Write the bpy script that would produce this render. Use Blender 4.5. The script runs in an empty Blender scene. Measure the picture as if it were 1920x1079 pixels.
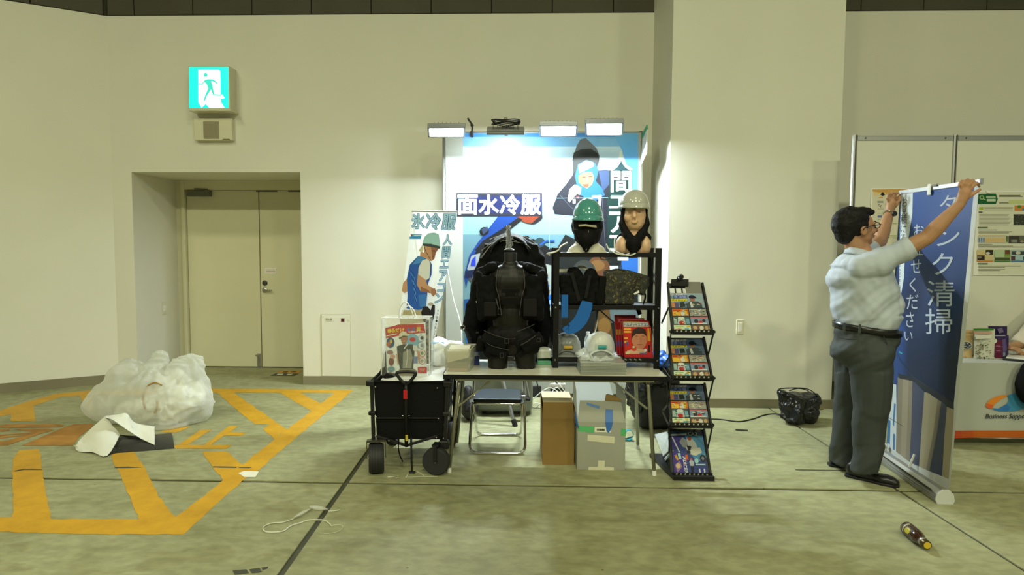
import bpy, bmesh, math, random
import numpy as np
from mathutils import Vector, Matrix, noise, Euler
from mathutils.geometry import tessellate_polygon

SC = bpy.context.scene
COL = SC.collection
PI = math.pi
R = math.radians
random.seed(7)

# ------------------------------------------------------------------ camera
FPX, CX, CY, YAW, PITCH, ROLL, EYE = 1204.0, 928.7, 539.5, 0.0287, 0.0644, 0.0040, 1.6
_f = Vector((-math.sin(YAW)*math.cos(PITCH), math.cos(YAW)*math.cos(PITCH), -math.sin(PITCH)))
_r = Vector((math.cos(YAW), math.sin(YAW), 0))
_d = _f.cross(_r)
CR = math.cos(ROLL)*_r - math.sin(ROLL)*_d
CD = math.cos(ROLL)*_d + math.sin(ROLL)*_r
EYEV = Vector((0, 0, EYE))
cam_data = bpy.data.cameras.new('camera')
cam = bpy.data.objects.new('camera', cam_data); COL.objects.link(cam)
cam.matrix_world = Matrix(((CR.x, -CD.x, -_f.x, 0), (CR.y, -CD.y, -_f.y, 0), (CR.z, -CD.z, -_f.z, EYE), (0, 0, 0, 1)))
cam_data.sensor_width = 36.0
cam_data.lens = FPX*36.0/1920.0
cam_data.shift_x = (960-CX)/1920.0
cam_data.clip_start = 0.05
SC.camera = cam

# ------------------------------------------------------------------ world, hall lights, exposure
W = bpy.data.worlds.new('hall_air'); SC.world = W; W.use_nodes = True
W.node_tree.nodes['Background'].inputs[0].default_value = (0.98, 1.0, 0.76, 1)
W.node_tree.nodes['Background'].inputs[1].default_value = 0.08
HALL = (0.995, 1.0, 0.66)
def hall_lamp(x, y, z, power, size):
    l = bpy.data.lights.new('hall_light', 'AREA'); l.energy = power; l.color = HALL; l.shape = 'DISK'; l.size = size
    o = bpy.data.objects.new('hall_light', l); COL.objects.link(o); o.location = (x, y, z)
    o.rotation_euler = (0, 0, 0)
for hx in (-6.5, 0.0, 6.5):
    for hy, hp in ((-6.5, 640), (0.0, 175)):
        hall_lamp(hx+0.8, hy, 7.6, hp*(0.55 if hx > 3 and hy > -1 else 0.93 if hx > 3 else 1.08 if hx < -3 else 1.0), 1.1)
SC.view_settings.view_transform = 'Standard'
SC.view_settings.look = 'None'
SC.view_settings.gamma = 1.0
SC.view_settings.use_curve_mapping = False
SC.view_settings.exposure = 0.0
SC.cycles.use_denoising = True
SC.cycles.max_bounces = 8
SC.cycles.transparent_max_bounces = 24
SC.cycles.sample_clamp_indirect = 6.0

# ------------------------------------------------------------------ measuring helpers (picture position + a real depth -> place in the hall)
def ray(px, py):
    return CR*((px-CX)/FPX) + CD*((py-CY)/FPX) + _f
def atY(px, py, y):
    d = ray(px, py); return EYEV + d*(y/d.y)
def atX(px, py, x):
    d = ray(px, py); return EYEV + d*(x/d.x)
def atZ(px, py, z=0.0):
    d = ray(px, py); return EYEV + d*((z-EYE)/d.z)
def on_plane(px, py, p0, n):
    d = ray(px, py); return EYEV + d*((Vector(p0)-EYEV).dot(n)/d.dot(n))
def pix(P):
    v = Vector(P)-EYEV; z = v.dot(_f); return (CX+FPX*v.dot(CR)/z, CY+FPX*v.dot(CD)/z)
def pxm(y):            # metres covered by one pixel at depth y
    return y/FPX

# ------------------------------------------------------------------ materials
def lin(c):
    c = c/255.0
    return c/12.92 if c <= 0.04045 else ((c+0.055)/1.055)**2.4
def S(r, g, b):
    return (lin(r), lin(g), lin(b))
MATS = {}
def mat(name, col=None, rough=0.6, metal=0.0, var=0.0, scale=8.0, bump=0.0, bscale=60.0, spec=0.5, coat=0.0, emit=None, estr=0.0, alpha=1.0, sheen=0.0, trans=0.0, ior=1.45):
    if name in MATS: return MATS[name]
    m = bpy.data.materials.new(name); m.use_nodes = True
    nt = m.node_tree; b = nt.nodes['Principled BSDF']
    b.inputs['Roughness'].default_value = rough
    b.inputs['Metallic'].default_value = metal
    b.inputs['Specular IOR Level'].default_value = spec
    b.inputs['Coat Weight'].default_value = coat
    b.inputs['IOR'].default_value = ior
    b.inputs['Transmission Weight'].default_value = trans
    if sheen: b.inputs['Sheen Weight'].default_value = sheen
    b.inputs['Alpha'].default_value = alpha
    b.inputs['Base Color'].default_value = (*col, 1)
    tc = nt.nodes.new('ShaderNodeTexCoord')
    if var > 0:
        nz = nt.nodes.new('ShaderNodeTexNoise'); nz.inputs['Scale'].default_value = scale; nz.inputs['Detail'].default_value = 4
        rp = nt.nodes.new('ShaderNodeValToRGB')
        rp.color_ramp.elements[0].position = 0.3; rp.color_ramp.elements[1].position = 0.7
        rp.color_ramp.elements[0].color = (*[max(0, c*(1-var)) for c in col], 1)
        rp.color_ramp.elements[1].color = (*[min(1, c*(1+var)) for c in col], 1)
        nt.links.new(tc.outputs['Object'], nz.inputs['Vector']); nt.links.new(nz.outputs['Fac'], rp.inputs['Fac'])
        nt.links.new(rp.outputs['Color'], b.inputs['Base Color'])
    if bump > 0:
        n2 = nt.nodes.new('ShaderNodeTexNoise'); n2.inputs['Scale'].default_value = bscale; n2.inputs['Detail'].default_value = 3
        bp = nt.nodes.new('ShaderNodeBump'); bp.inputs['Strength'].default_value = bump; bp.inputs['Distance'].default_value = 0.01
        nt.links.new(tc.outputs['Object'], n2.inputs['Vector']); nt.links.new(n2.outputs['Fac'], bp.inputs['Height'])
        nt.links.new(bp.outputs['Normal'], b.inputs['Normal'])
    if emit:
        b.inputs['Emission Color'].default_value = (*emit, 1); b.inputs['Emission Strength'].default_value = estr
    MATS[name] = m
    return m

def print_mat(name, rough=0.55, spec=0.4, emit=0.0, bump=0.0, coat=0.0, thru=0.0):
    """flat print: each polygon of the artwork carries its ink colour in a face attribute"""
    if name in MATS: return MATS[name]
    m = bpy.data.materials.new(name); m.use_nodes = True
    nt = m.node_tree; b = nt.nodes['Principled BSDF']
    at = nt.nodes.new('ShaderNodeAttribute'); at.attribute_name = 'ink'
    nt.links.new(at.outputs['Color'], b.inputs['Base Color'])
    b.inputs['Roughness'].default_value = rough; b.inputs['Specular IOR Level'].default_value = spec
    b.inputs['Coat Weight'].default_value = coat
    if thru:      # thin cloth lets light from behind through
        tl = nt.nodes.new('ShaderNodeBsdfTranslucent'); nt.links.new(at.outputs['Color'], tl.inputs['Color'])
        mx = nt.nodes.new('ShaderNodeMixShader'); mx.inputs['Fac'].default_value = thru; out = nt.nodes['Material Output']
        nt.links.new(b.outputs[0], mx.inputs[1]); nt.links.new(tl.outputs[0], mx.inputs[2]); nt.links.new(mx.outputs[0], out.inputs['Surface'])
    if emit:
        nt.links.new(at.outputs['Color'], b.inputs['Emission Color']); b.inputs['Emission Strength'].default_value = emit
    if bump:
        tc = nt.nodes.new('ShaderNodeTexCoord')
        n2 = nt.nodes.new('ShaderNodeTexNoise'); n2.inputs['Scale'].default_value = 5; n2.inputs['Detail'].default_value = 2
        bp = nt.nodes.new('ShaderNodeBump'); bp.inputs['Strength'].default_value = bump; bp.inputs['Distance'].default_value = 0.05
        nt.links.new(tc.outputs['Object'], n2.inputs['Vector']); nt.links.new(n2.outputs['Fac'], bp.inputs['Height'])
        nt.links.new(bp.outputs['Normal'], b.inputs['Normal'])
    MATS[name] = m
    return m

def translucent(name, col, mix):
    m = mat(name, col, rough=.45, var=.04, scale=6); nt = m.node_tree; b = nt.nodes['Principled BSDF']; out = nt.nodes['Material Output']
    tl = nt.nodes.new('ShaderNodeBsdfTranslucent'); tl.inputs['Color'].default_value = (*col, 1); mx = nt.nodes.new('ShaderNodeMixShader'); mx.inputs['Fac'].default_value = mix
    nt.links.new(b.outputs[0], mx.inputs[1]); nt.links.new(tl.outputs[0], mx.inputs[2]); nt.links.new(mx.outputs[0], out.inputs['Surface']); return m

def film_mat(name, col, thin=0.35, rough=0.15, edge=0.6, bump=0.4, bscale=14.0):
    """thin clear plastic film: mostly see-through, glossy highlights, denser where seen edge-on"""
    if name in MATS: return MATS[name]
    m = bpy.data.materials.new(name); m.use_nodes = True
    nt = m.node_tree; nt.nodes.clear()
    out = nt.nodes.new('ShaderNodeOutputMaterial')
    tr = nt.nodes.new('ShaderNodeBsdfTransparent')
    pr = nt.nodes.new('ShaderNodeBsdfPrincipled'); pr.inputs['Base Color'].default_value = (*col, 1); pr.inputs['Roughness'].default_value = rough
    lw = nt.nodes.new('ShaderNodeLayerWeight'); lw.inputs['Blend'].default_value = 0.35
    mr = nt.nodes.new('ShaderNodeMapRange'); mr.inputs['To Min'].default_value = thin; mr.inputs['To Max'].default_value = edge
    mx = nt.nodes.new('ShaderNodeMixShader')
    nz = nt.nodes.new('ShaderNodeTexNoise'); nz.inputs['Scale'].default_value = bscale; nz.inputs['Detail'].default_value = 3; nz.inputs['Distortion'].default_value = 1.0
    bp = nt.nodes.new('ShaderNodeBump'); bp.inputs['Strength'].default_value = bump; bp.inputs['Distance'].default_value = 0.02
    tc = nt.nodes.new('ShaderNodeTexCoord')
    L = nt.links.new
    L(tc.outputs['Object'], nz.inputs['Vector']); L(nz.outputs['Fac'], bp.inputs['Height'])
    L(bp.outputs['Normal'], pr.inputs['Normal']); L(bp.outputs['Normal'], lw.inputs['Normal'])
    L(lw.outputs['Facing'], mr.inputs['Value']); L(mr.outputs['Result'], mx.inputs['Fac'])
    L(tr.outputs[0], mx.inputs[1]); L(pr.outputs[0], mx.inputs[2]); L(mx.outputs[0], out.inputs['Surface'])
    MATS[name] = m
    return m

# ------------------------------------------------------------------ objects
ROOTPOS = {}
def link(o):
    COL.objects.link(o); return o
def rootpos(o):
    while o.parent is not None: o = o.parent
    return o.location.copy()
def tag(o, label=None, cat=None, group=None, kind=None):
    if label: o['label'] = label
    if cat: o['category'] = cat
    if group: o['group'] = group
    if kind: o['kind'] = kind
    return o
def thing(name, label, cat, loc, group=None):
    o = link(bpy.data.objects.new(name, None)); o.empty_display_size = 0.05
    o.location = Vector(loc)
    return tag(o, label, cat, group)
def dup(root, loc, rotz=0.0, label=None, group=None):
    def cp(o, par):
        c = o.copy(); COL.objects.link(c); c.parent = par
        for ch in list(o.children): cp(ch, c)
        return c
    r = cp(root, None); r.location = Vector(loc); r.rotation_euler = (0, 0, rotz)
    if label: r['label'] = label
    if group: r['group'] = group
    return r

def frame_of(axis):
    a = Vector(axis).normalized()
    t = Vector((0, 0, 1)) if abs(a.z) < 0.9 else Vector((1, 0, 0))
    u = t.cross(a).normalized(); return u, a.cross(u).normalized(), a

class MB:
    """collects shapes in hall coordinates; build() links them as ONE mesh object"""
    def __init__(self): self.v = []; self.f = []; self.m = []; self.c = []; self.cur = 0; self.ink = (1, 1, 1)
    def add(self, verts, faces, ink=None):
        n = len(self.v); self.v += [Vector(p) for p in verts]
        for f in faces:
            self.f.append([i+n for i in f]); self.m.append(self.cur); self.c.append(ink or self.ink)
        return self
    def box(self, c, s, rot=None, taper=1.0):
        x, y, z = s[0]/2, s[1]/2, s[2]/2
        P = [Vector((sx*x*(taper if sz > 0 else 1), sy*y*(taper if sz > 0 else 1), sz*z)) for sz in (-1, 1) for sy in (-1, 1) for sx in (-1, 1)]
        if rot is not None:
            M = rot if isinstance(rot, Matrix) else Euler(rot).to_matrix()
            P = [M @ p for p in P]
        c = Vector(c)
        return self.add([p+c for p in P], [(0, 2, 3, 1), (4, 5, 7, 6), (0, 1, 5, 4), (2, 6, 7, 3), (0, 4, 6, 2), (1, 3, 7, 5)])
    def mm(self, a, b):
        a, b = Vector(a), Vector(b); return self.box((a+b)/2, b-a)
    def hexa(self, P):      # 8 corners: bottom 4 around, top 4 around
        return self.add(P, [(3, 2, 1, 0), (4, 5, 6, 7), (0, 1, 5, 4), (1, 2, 6, 5), (2, 3, 7, 6), (3, 0, 4, 7)])
    def beam(self, p0, p1, w, h, up=(0, 0, 1)):
        p0, p1 = Vector(p0), Vector(p1); a = (p1-p0).normalized(); upv = Vector(up)
        s = a.cross(upv)
        if s.length < 1e-4: s = a.cross(Vector((1, 0, 0)))
        s.normalize(); t = s.cross(a)
        P = []
        for p in (p0, p1):
            for i, j in ((-1, -1), (1, -1), (1, 1), (-1, 1)): P.append(p+s*(i*w/2)+t*(j*h/2))
        return self.hexa(P)
    def cyl(self, p0, p1, r0, r1=None, n=14, caps=True):
        p0, p1 = Vector(p0), Vector(p1); r1 = r0 if r1 is None else r1
        u, w, a = frame_of(p1-p0); V = []
        for p, r in ((p0, r0), (p1, r1)):
            for k in range(n):
                t = 2*PI*k/n; V.append(p+(u*math.cos(t)+w*math.sin(t))*r)
        F = [(k, (k+1) % n, n+(k+1) % n, n+k) for k in range(n)]
        if caps: F += [tuple(reversed(range(n))), tuple(range(n, 2*n))]
        return self.add(V, F)
    def tube(self, pts, r, n=8, closed=False, caps=True, flat=1.0):
        pts = [Vector(p) for p in pts]; N = len(pts); V = []; prev = None
        for i, p in enumerate(pts):
            if closed: d = pts[(i+1) % N]-pts[i-1]
            else: d = pts[min(i+1, N-1)]-pts[max(i-1, 0)]
            d.normalize()
            if prev is None: u, w, _ = frame_of(d)
            else:
                u = (prev-d*prev.dot(d))
                if u.length < 1e-6: u, w, _ = frame_of(d)
                u.normalize(); w = d.cross(u)
            prev = u; rr = r[i] if isinstance(r, (list, tuple)) else r
            for k in range(n):
                t = 2*PI*k/n; V.append(p+u*(math.cos(t)*rr)+w*(math.sin(t)*rr*flat))
        F = []
        for i in range(N if closed else N-1):
            j = (i+1) % N
            for k in range(n): F.append((i*n+k, i*n+(k+1) % n, j*n+(k+1) % n, j*n+k))
        if caps and not closed: F += [tuple(reversed(range(n))), tuple(range((N-1)*n, N*n))]
        return self.add(V, F)
    def lathe(self, prof, c, n=24, axis=(0, 0, 1), sx=1.0, sy=1.0):
        c = Vector(c); a = Vector(axis).normalized()
        if abs(a.z) > 0.999: u, w = Vector((1, 0, 0)), Vector((0, 1, 0))*(1 if a.z > 0 else -1)
        else: u, w, a = frame_of(a)
        V = []; F = []
        for r, z in prof:
            for k in range(n):
                t = 2*PI*k/n; V.append(c+a*z+u*(math.cos(t)*r*sx)+w*(math.sin(t)*r*sy))
        for i in range(len(prof)-1):
            for k in range(n): F.append((i*n+k, i*n+(k+1) % n, (i+1)*n+(k+1) % n, (i+1)*n+k))
        if prof[0][0] > 1e-5: F.append(tuple(reversed(range(n))))
        if prof[-1][0] > 1e-5: F.append(tuple(range((len(prof)-1)*n, len(prof)*n)))
        return self.add(V, F)
    def poly(self, pts, ink=None, nrm=None):
        pts = [Vector(p) for p in pts]
        T = tessellate_polygon([pts])
        fs = []
        for t in T:
            t = tuple(t)
            if nrm is not None:
                nn = (pts[t[1]]-pts[t[0]]).cross(pts[t[2]]-pts[t[0]])
                if nn.dot(nrm) < 0: t = t[::-1]
            fs.append(t)
        return self.add(pts, fs, ink)
    def prism(self, pts, vec):
        """closed outline pushed along vec"""
        pts = [Vector(p) for p in pts]; vec = Vector(vec); n = len(pts)
        T = [tuple(t) for t in tessellate_polygon([pts])]
        F = list(T)+[tuple(i+n for i in reversed(t)) for t in T]+[(k, (k+1) % n, n+(k+1) % n, n+k) for k in range(n)]
        return self.add(pts+[p+vec for p in pts], F)
    def ball(self, c, r, n=12, rot=None):
        c = Vector(c); r = Vector(r) if hasattr(r, '__len__') else Vector((r, r, r)); V = []; F = []; k2 = n//2+1
        for i in range(k2):
            ph = PI*i/(k2-1)
            for k in range(n):
                t = 2*PI*k/n; p = Vector((r.x*math.sin(ph)*math.cos(t), r.y*math.sin(ph)*math.sin(t), r.z*math.cos(ph)))
                if rot is not None: p = (rot if isinstance(rot, Matrix) else Euler(rot).to_matrix()) @ p
                V.append(c+p)
        for i in range(k2-1):
            for k in range(n): F.append((i*n+k, (i+1)*n+k, (i+1)*n+(k+1) % n, i*n+(k+1) % n))
        return self.add(V, F)
    def grid(self, fn, nu, nv, ink=None):
        V = [fn(i/nu, j/nv) for j in range(nv+1) for i in range(nu+1)]
        F = [(j*(nu+1)+i, j*(nu+1)+i+1, (j+1)*(nu+1)+i+1, (j+1)*(nu+1)+i) for j in range(nv) for i in range(nu)]
        return self.add(V, F, ink)
    def build(self, name, mats, parent=None, smooth=False, bevel=0.0, bseg=2, weld=True, loc=None, ink=False, solid=0.0, subsurf=0, fixn=True, angle=None):
        mats = mats if isinstance(mats, (list, tuple)) else [mats]
        off = rootpos(parent) if parent is not None else (Vector(loc) if loc is not None else self.base())
        me = bpy.data.meshes.new(name)
        me.from_pydata([tuple(p-off) for p in self.v], [], self.f)
        for m in mats: me.materials.append(m)
        me.polygons.foreach_set('material_index', [min(i, len(mats)-1) for i in self.m])
        if ink:
            at = me.attributes.new('ink', 'FLOAT_COLOR', 'FACE')
            at.data.foreach_set('color', np.array([(*c, 1) for c in self.c], dtype=np.float32).ravel())
        if fixn or weld:
            bm = bmesh.new(); bm.from_mesh(me)
            bmesh.ops.remove_doubles(bm, verts=bm.verts, dist=1e-5) if weld else None
            if fixn: bmesh.ops.recalc_face_normals(bm, faces=bm.faces)
            bm.to_mesh(me); bm.free()
        if smooth: me.polygons.foreach_set('use_smooth', [True]*len(me.polygons))
        o = link(bpy.data.objects.new(name, me))
        if parent is not None: o.parent = parent
        else: o.location = off
        if solid: md = o.modifiers.new('solid', 'SOLIDIFY'); md.thickness = solid; md.offset = 0
        if bevel: md = o.modifiers.new('bevel', 'BEVEL'); md.width = bevel; md.segments = bseg; md.limit_method = 'ANGLE'; md.angle_limit = R(40); md.harden_normals = False
        if subsurf: md = o.modifiers.new('sub', 'SUBSURF'); md.levels = subsurf; md.render_levels = subsurf
        if smooth and angle:
            try: me.set_sharp_from_angle(angle=R(angle))
            except Exception: pass
        return o
    def base(self):
        xs = [p.x for p in self.v]; ys = [p.y for p in self.v]; zs = [p.z for p in self.v]
        return Vector(((min(xs)+max(xs))/2, (min(ys)+max(ys))/2, min(zs)))

def struct(o):
    o['kind'] = 'structure'; return o

def part(name, mats, parent, fn, **kw):
    mb = MB(); fn(mb); return mb.build(name, mats, parent, **kw)

# ---- soft shapes: union of balls and tapered limbs, remeshed into one skin
def blob(name, prims, voxel, mats, parent=None, it=4, noise_amp=0.0, noise_scale=6.0, loc=None, seed=0, post=None, cut=None, ridged=False):
    mb = MB()
    for p in prims:
        if p[0] == 's': mb.ball(p[1], p[2], 16, p[3] if len(p) > 3 else None)
        elif p[0] == 'c':
            _, a, b, r0, r1 = p; a, b = Vector(a), Vector(b)
            mb.ball(a, r0, 14); mb.ball(b, r1, 14); mb.cyl(a, b, r0, r1, 14)
        elif p[0] == 'l':     # flattened limb: two section radii at each end and a side direction
            _, a, b, (ra, rb), (sa, sb), side = p; a, b = Vector(a), Vector(b)
            ax = (b-a).normalized(); s = Vector(side); s = (s-ax*s.dot(ax)).normalized(); t = ax.cross(s); V = []; n = 16
            rings = [(-0.35, .75), (0, 1), (1, 1), (1.35, .75)]
            for k2, (q, w) in enumerate(rings):
                if q <= 0: c = a+ax*(q*min(ra, sa)); x, y = ra*w, sa*w
                else: c = b+ax*((q-1)*min(rb, sb)); x, y = rb*w, sb*w
                for k in range(n):
                    th = 2*PI*k/n; V.append(c+s*(x*math.cos(th))+t*(y*math.sin(th)))
            F = [(i*n+k, i*n+(k+1) % n, (i+1)*n+(k+1) % n, (i+1)*n+k) for i in range(3) for k in range(n)]
            F += [tuple(reversed(range(n))), tuple(range(3*n, 4*n))]
            mb.add(V, F)
        elif p[0] == 'y':     # elliptical tube with flat ends
            _, a, b, (ra, sa), (rb, sb), side = p; a, b = Vector(a), Vector(b)
            ax = (b-a).normalized(); s = Vector(side); s = (s-ax*s.dot(ax)).normalized(); t = ax.cross(s); V = []; n = 18
            for c, x, y in ((a, ra, sa), (b, rb, sb)):
                for k in range(n): th = 2*PI*k/n; V.append(c+s*(x*math.cos(th))+t*(y*math.sin(th)))
            mb.add(V, [(k, (k+1) % n, n+(k+1) % n, n+k) for k in range(n)]+[tuple(reversed(range(n))), tuple(range(n, 2*n))])
        elif p[0] == 'b': mb.box(p[1], p[2], p[3] if len(p) > 3 else None)
        elif p[0] == 'h': mb.hexa(p[1])
    tmp = mb.build('tmp', [], None, loc=(0, 0, 0), weld=False, fixn=False)
    md = tmp.modifiers.new('r', 'REMESH'); md.mode = 'VOXEL'; md.voxel_size = voxel
    if it: md2 = tmp.modifiers.new('s', 'SMOOTH'); md2.iterations = it; md2.factor = 0.5
    dg = bpy.context.evaluated_depsgraph_get(); dg.update()
    ev = tmp.evaluated_get(dg); me = bpy.data.meshes.new_from_object(ev)
    bpy.data.objects.remove(tmp)
    if noise_amp or post:
        nr = [Vector(v.normal) for v in me.vertices]
        for v, n in zip(me.vertices, nr):
            p = v.co.copy()
            if noise_amp:
                q = p*noise_scale+Vector((seed*3.1, seed*1.7, seed))
                h = noise.fractal(q, 0.9, 2.0, 3)
                if ridged: h = (0.35-abs(h))*1.6
                p = p+n*(h*noise_amp)
            if post: p = post(p, n)
            v.co = p
    if cut:
        bm = bmesh.new(); bm.from_mesh(me)
        for (co, no) in cut:
            bmesh.ops.bisect_plane(bm, geom=bm.verts[:]+bm.edges[:]+bm.faces[:], plane_co=co, plane_no=no, clear_outer=True)
        bm.to_mesh(me); bm.free()
    me.materials.clear()
    for m in (mats if isinstance(mats, (list, tuple)) else [mats]): me.materials.append(m)
    me.polygons.foreach_set('use_smooth', [True]*len(me.polygons))
    xs = np.empty(len(me.vertices)*3, np.float32); me.vertices.foreach_get('co', xs); xs = xs.reshape(-1, 3)
    off = rootpos(parent) if parent is not None else Vector(loc) if loc is not None else Vector(((xs[:, 0].min()+xs[:, 0].max())/2, (xs[:, 1].min()+xs[:, 1].max())/2, xs[:, 2].min()))
    xs -= np.array(off, np.float32); me.vertices.foreach_set('co', xs.ravel()); me.update()
    o = link(bpy.data.objects.new(name, me)); me.name = name
    if parent is not None: o.parent = parent
    else: o.location = off
    return o

# ---- lettering
_TX = {}
def glyph(s, bold=0.0, res=3):
    k = (s, bold)
    if k in _TX: return _TX[k]
    cu = bpy.data.curves.new('t', 'FONT'); cu.body = s; cu.size = 1.0; cu.offset = bold; cu.resolution_u = res; cu.fill_mode = 'FRONT'
    ob = bpy.data.objects.new('t', cu); COL.objects.link(ob)
    dg = bpy.context.evaluated_depsgraph_get(); dg.update()
    me = bpy.data.meshes.new_from_object(ob.evaluated_get(dg))
    V = [(v.co.x, v.co.y) for v in me.vertices]; F = [tuple(p.vertices) for p in me.polygons]
    bpy.data.objects.remove(ob); bpy.data.curves.remove(cu); bpy.data.meshes.remove(me)
    if V:
        x0, x1 = min(v[0] for v in V), max(v[0] for v in V); y0, y1 = min(v[1] for v in V), max(v[1] for v in V)
    else: x0 = y0 = 0; x1 = y1 = 1
    _TX[k] = (V, F, x0, x1, y0, y1); return _TX[k]
def letter(mb, s, quad, bold=0.0, ink=None, lift=None, shear=0.0, n=None, fn=None):
    """stretch text s over the quad (top-left, top-right, bottom-right, bottom-left)"""
    V, F, x0, x1, y0, y1 = glyph(s, 0.0)
    if not V: return
    tl, tr, br, bl = [Vector(q) for q in quad]
    nn = (tr-tl).cross(bl-tl).normalized() if fn is None else Vector((0, 0, 0))
    if nn.dot(EYEV-tl) < 0: nn = -nn
    lf = nn*(lift or 0.0)
    d = bold*0.62
    x0, x1, y0, y1 = x0-d, x1+d, y0-d, y1+d
    sh = [(0, 0)] if d == 0 else [(d*math.cos(t), d*math.sin(t)) for t in [2*PI*k/8 for k in range(8)]]
    for i_, (dx, dy) in enumerate(sh):
        P = []; up_ = lf+nn*(i_*3e-5)
        for x, y in V:
            a = (x+dx-x0)/max(1e-6, x1-x0); b = (y1-y-dy)/max(1e-6, y1-y0); a += shear*(0.5-b)
            q = tl*(1-a)*(1-b)+tr*a*(1-b)+br*a*b+bl*(1-a)*b
            P.append(fn(q) if fn else q+up_)
        mb.add(P, F, ink)

class Art:
    """flat print on one plane: outlines given as picture positions, carried onto the real surface"""
    def __init__(self, p0, n, lift=0.00006, start=0.0005):
        self.p0 = Vector(p0); self.n = Vector(n).normalized()
        if self.n.dot(EYEV-self.p0) < 0: self.n = -self.n
        self.mb = MB(); self.k = start; self.step = lift
    def P(self, x, y): return on_plane(x, y, self.p0, self.n)+self.n*self.k
    def poly(self, pts, rgb):
        self.mb.poly([self.P(*p) for p in pts], S(*rgb), self.n); self.k += self.step; return self
    def rect(self, x0, y0, x1, y1, rgb): return self.poly([(x0, y0), (x1, y0), (x1, y1), (x0, y1)], rgb)
    def ell(self, cx, cy, rx, ry, rgb, n=18, rot=0.0):
        c, s = math.cos(rot), math.sin(rot)
        return self.poly([(cx+rx*math.cos(2*PI*k/n)*c-ry*math.sin(2*PI*k/n)*s, cy+rx*math.cos(2*PI*k/n)*s+ry*math.sin(2*PI*k/n)*c) for k in range(n)], rgb)
    def text(self, s, quad, rgb, bold=0.0, shear=0.0):
        letter(self.mb, s, [self.P(*q) for q in quad], bold, S(*rgb), 0.0, shear); self.k += self.step+3e-4; return self
    def trect(self, s, x0, y0, x1, y1, rgb, bold=0.0):
        return self.text(s, [(x0, y0), (x1, y0), (x1, y1), (x0, y1)], rgb, bold)
    def line(self, pts, w, rgb):
        for (a, b) in zip(pts[:-1], pts[1:]):
            dx, dy = b[0]-a[0], b[1]-a[1]; L = math.hypot(dx, dy) or 1; ox, oy = -dy/L*w/2, dx/L*w/2
            self.mb.poly([self.P(a[0]+ox, a[1]+oy), self.P(b[0]+ox, b[1]+oy), self.P(b[0]-ox, b[1]-oy), self.P(a[0]-ox, a[1]-oy)], S(*rgb), self.n)
        self.k += self.step; return self
    def build(self, name, mat_, parent): return self.mb.build(name, mat_, parent, ink=True, weld=False, fixn=False)

def arc(c, r, a0, a1, n, u, v):
    c, u, v = Vector(c), Vector(u), Vector(v)
    return [c+u*(r*math.cos(a0+(a1-a0)*k/n))+v*(r*math.sin(a0+(a1-a0)*k/n)) for k in range(n+1)]
def bez(p0, p1, p2, p3, n=12):
    p0, p1, p2, p3 = map(Vector, (p0, p1, p2, p3)); out = []
    for k in range(n+1):
        t = k/n; s = 1-t; out.append(p0*s**3+p1*3*s*s*t+p2*3*s*t*t+p3*t**3)
    return out
def spline(pts, n=6):
    pts = [Vector(p) for p in pts]; out = []
    for i in range(len(pts)-1):
        p0 = pts[max(i-1, 0)]; p1 = pts[i]; p2 = pts[i+1]; p3 = pts[min(i+2, len(pts)-1)]
        for k in range(n):
            t = k/n; out.append(0.5*((2*p1)+(p2-p0)*t+(2*p0-5*p1+4*p2-p3)*t*t+(3*p1-p0-3*p2+p3)*t**3))
    out.append(pts[-1]); return out
def rounded(pts, r, n=4):
    """round the corners of a 3D path"""
    pts = [Vector(p) for p in pts]; out = [pts[0]]
    for i in range(1, len(pts)-1):
        a = (pts[i-1]-pts[i]); b = (pts[i+1]-pts[i]); ra = min(r, a.length*.49); rb = min(r, b.length*.49)
        A = pts[i]+a.normalized()*ra; B = pts[i]+b.normalized()*rb
        for k in range(n+1):
            t = k/n; out.append(A*(1-t)**2+pts[i]*2*t*(1-t)+B*t*t)
    out.append(pts[-1]); return out

class QArt:
    def __init__(self, F, n, step=.00005): self.F = F; self.n = n; self.mb = MB(); self.k = .0008; self.step = step
    def P(self, u, v): return self.F(u, v)+self.n*self.k
    def q(self, pts, rgb): self.mb.poly([self.P(*p) for p in pts], S(*rgb), self.n); self.k += self.step
    def e(self, u, v, ru, rv, rgb): self.q([(u+ru*math.cos(2*PI*t/14), v+rv*math.sin(2*PI*t/14)) for t in range(14)], rgb)
    def t(self, s, u0, v0, u1, v1, rgb, vert=False):
        Q = [(u0, v0), (u1, v0), (u1, v1), (u0, v1)]
        if vert: Q = [(u1, v0), (u1, v1), (u0, v1), (u0, v0)]
        letter(self.mb, s, [self.P(*p) for p in Q], .03, S(*rgb), 0.0); self.k += self.step+3e-4
# ================================================================== SETTING
YW = 7.24        # back wall plane
YD = 8.22        # door plane, at the back of the recess
YP = 6.38        # pillar face
def wall_mat(name, col):
    m = mat(name, col, rough=0.62, var=0.025, scale=1.3, bump=0.04, bscale=180, spec=0.3)
    return m
M_wall = wall_mat('wall_paint', (0.70, 0.69, 0.59))
M_base = mat('vinyl_baseboard', (0.205, 0.185, 0.115), rough=0.45, var=0.10, scale=1.5)
M_dark = mat('dark_wall_panel', (0.062, 0.058, 0.036), rough=0.7, var=0.10, scale=2.0)
M_door = mat('door_paint', (0.66, 0.64, 0.46), rough=0.45, var=0.02, scale=2)
M_steel = mat('brushed_steel', (0.45, 0.45, 0.43), rough=0.35, metal=1.0)
M_dsteel = mat('dark_steel', (0.10, 0.095, 0.08), rough=0.4, metal=0.8)
M_black = mat('black_plastic', (0.012, 0.012, 0.013), rough=0.45)
M_cream = mat('cream_plastic', (0.66, 0.63, 0.47), rough=0.4)
M_white = mat('white_plastic', (0.78, 0.78, 0.74), rough=0.4)

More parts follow.
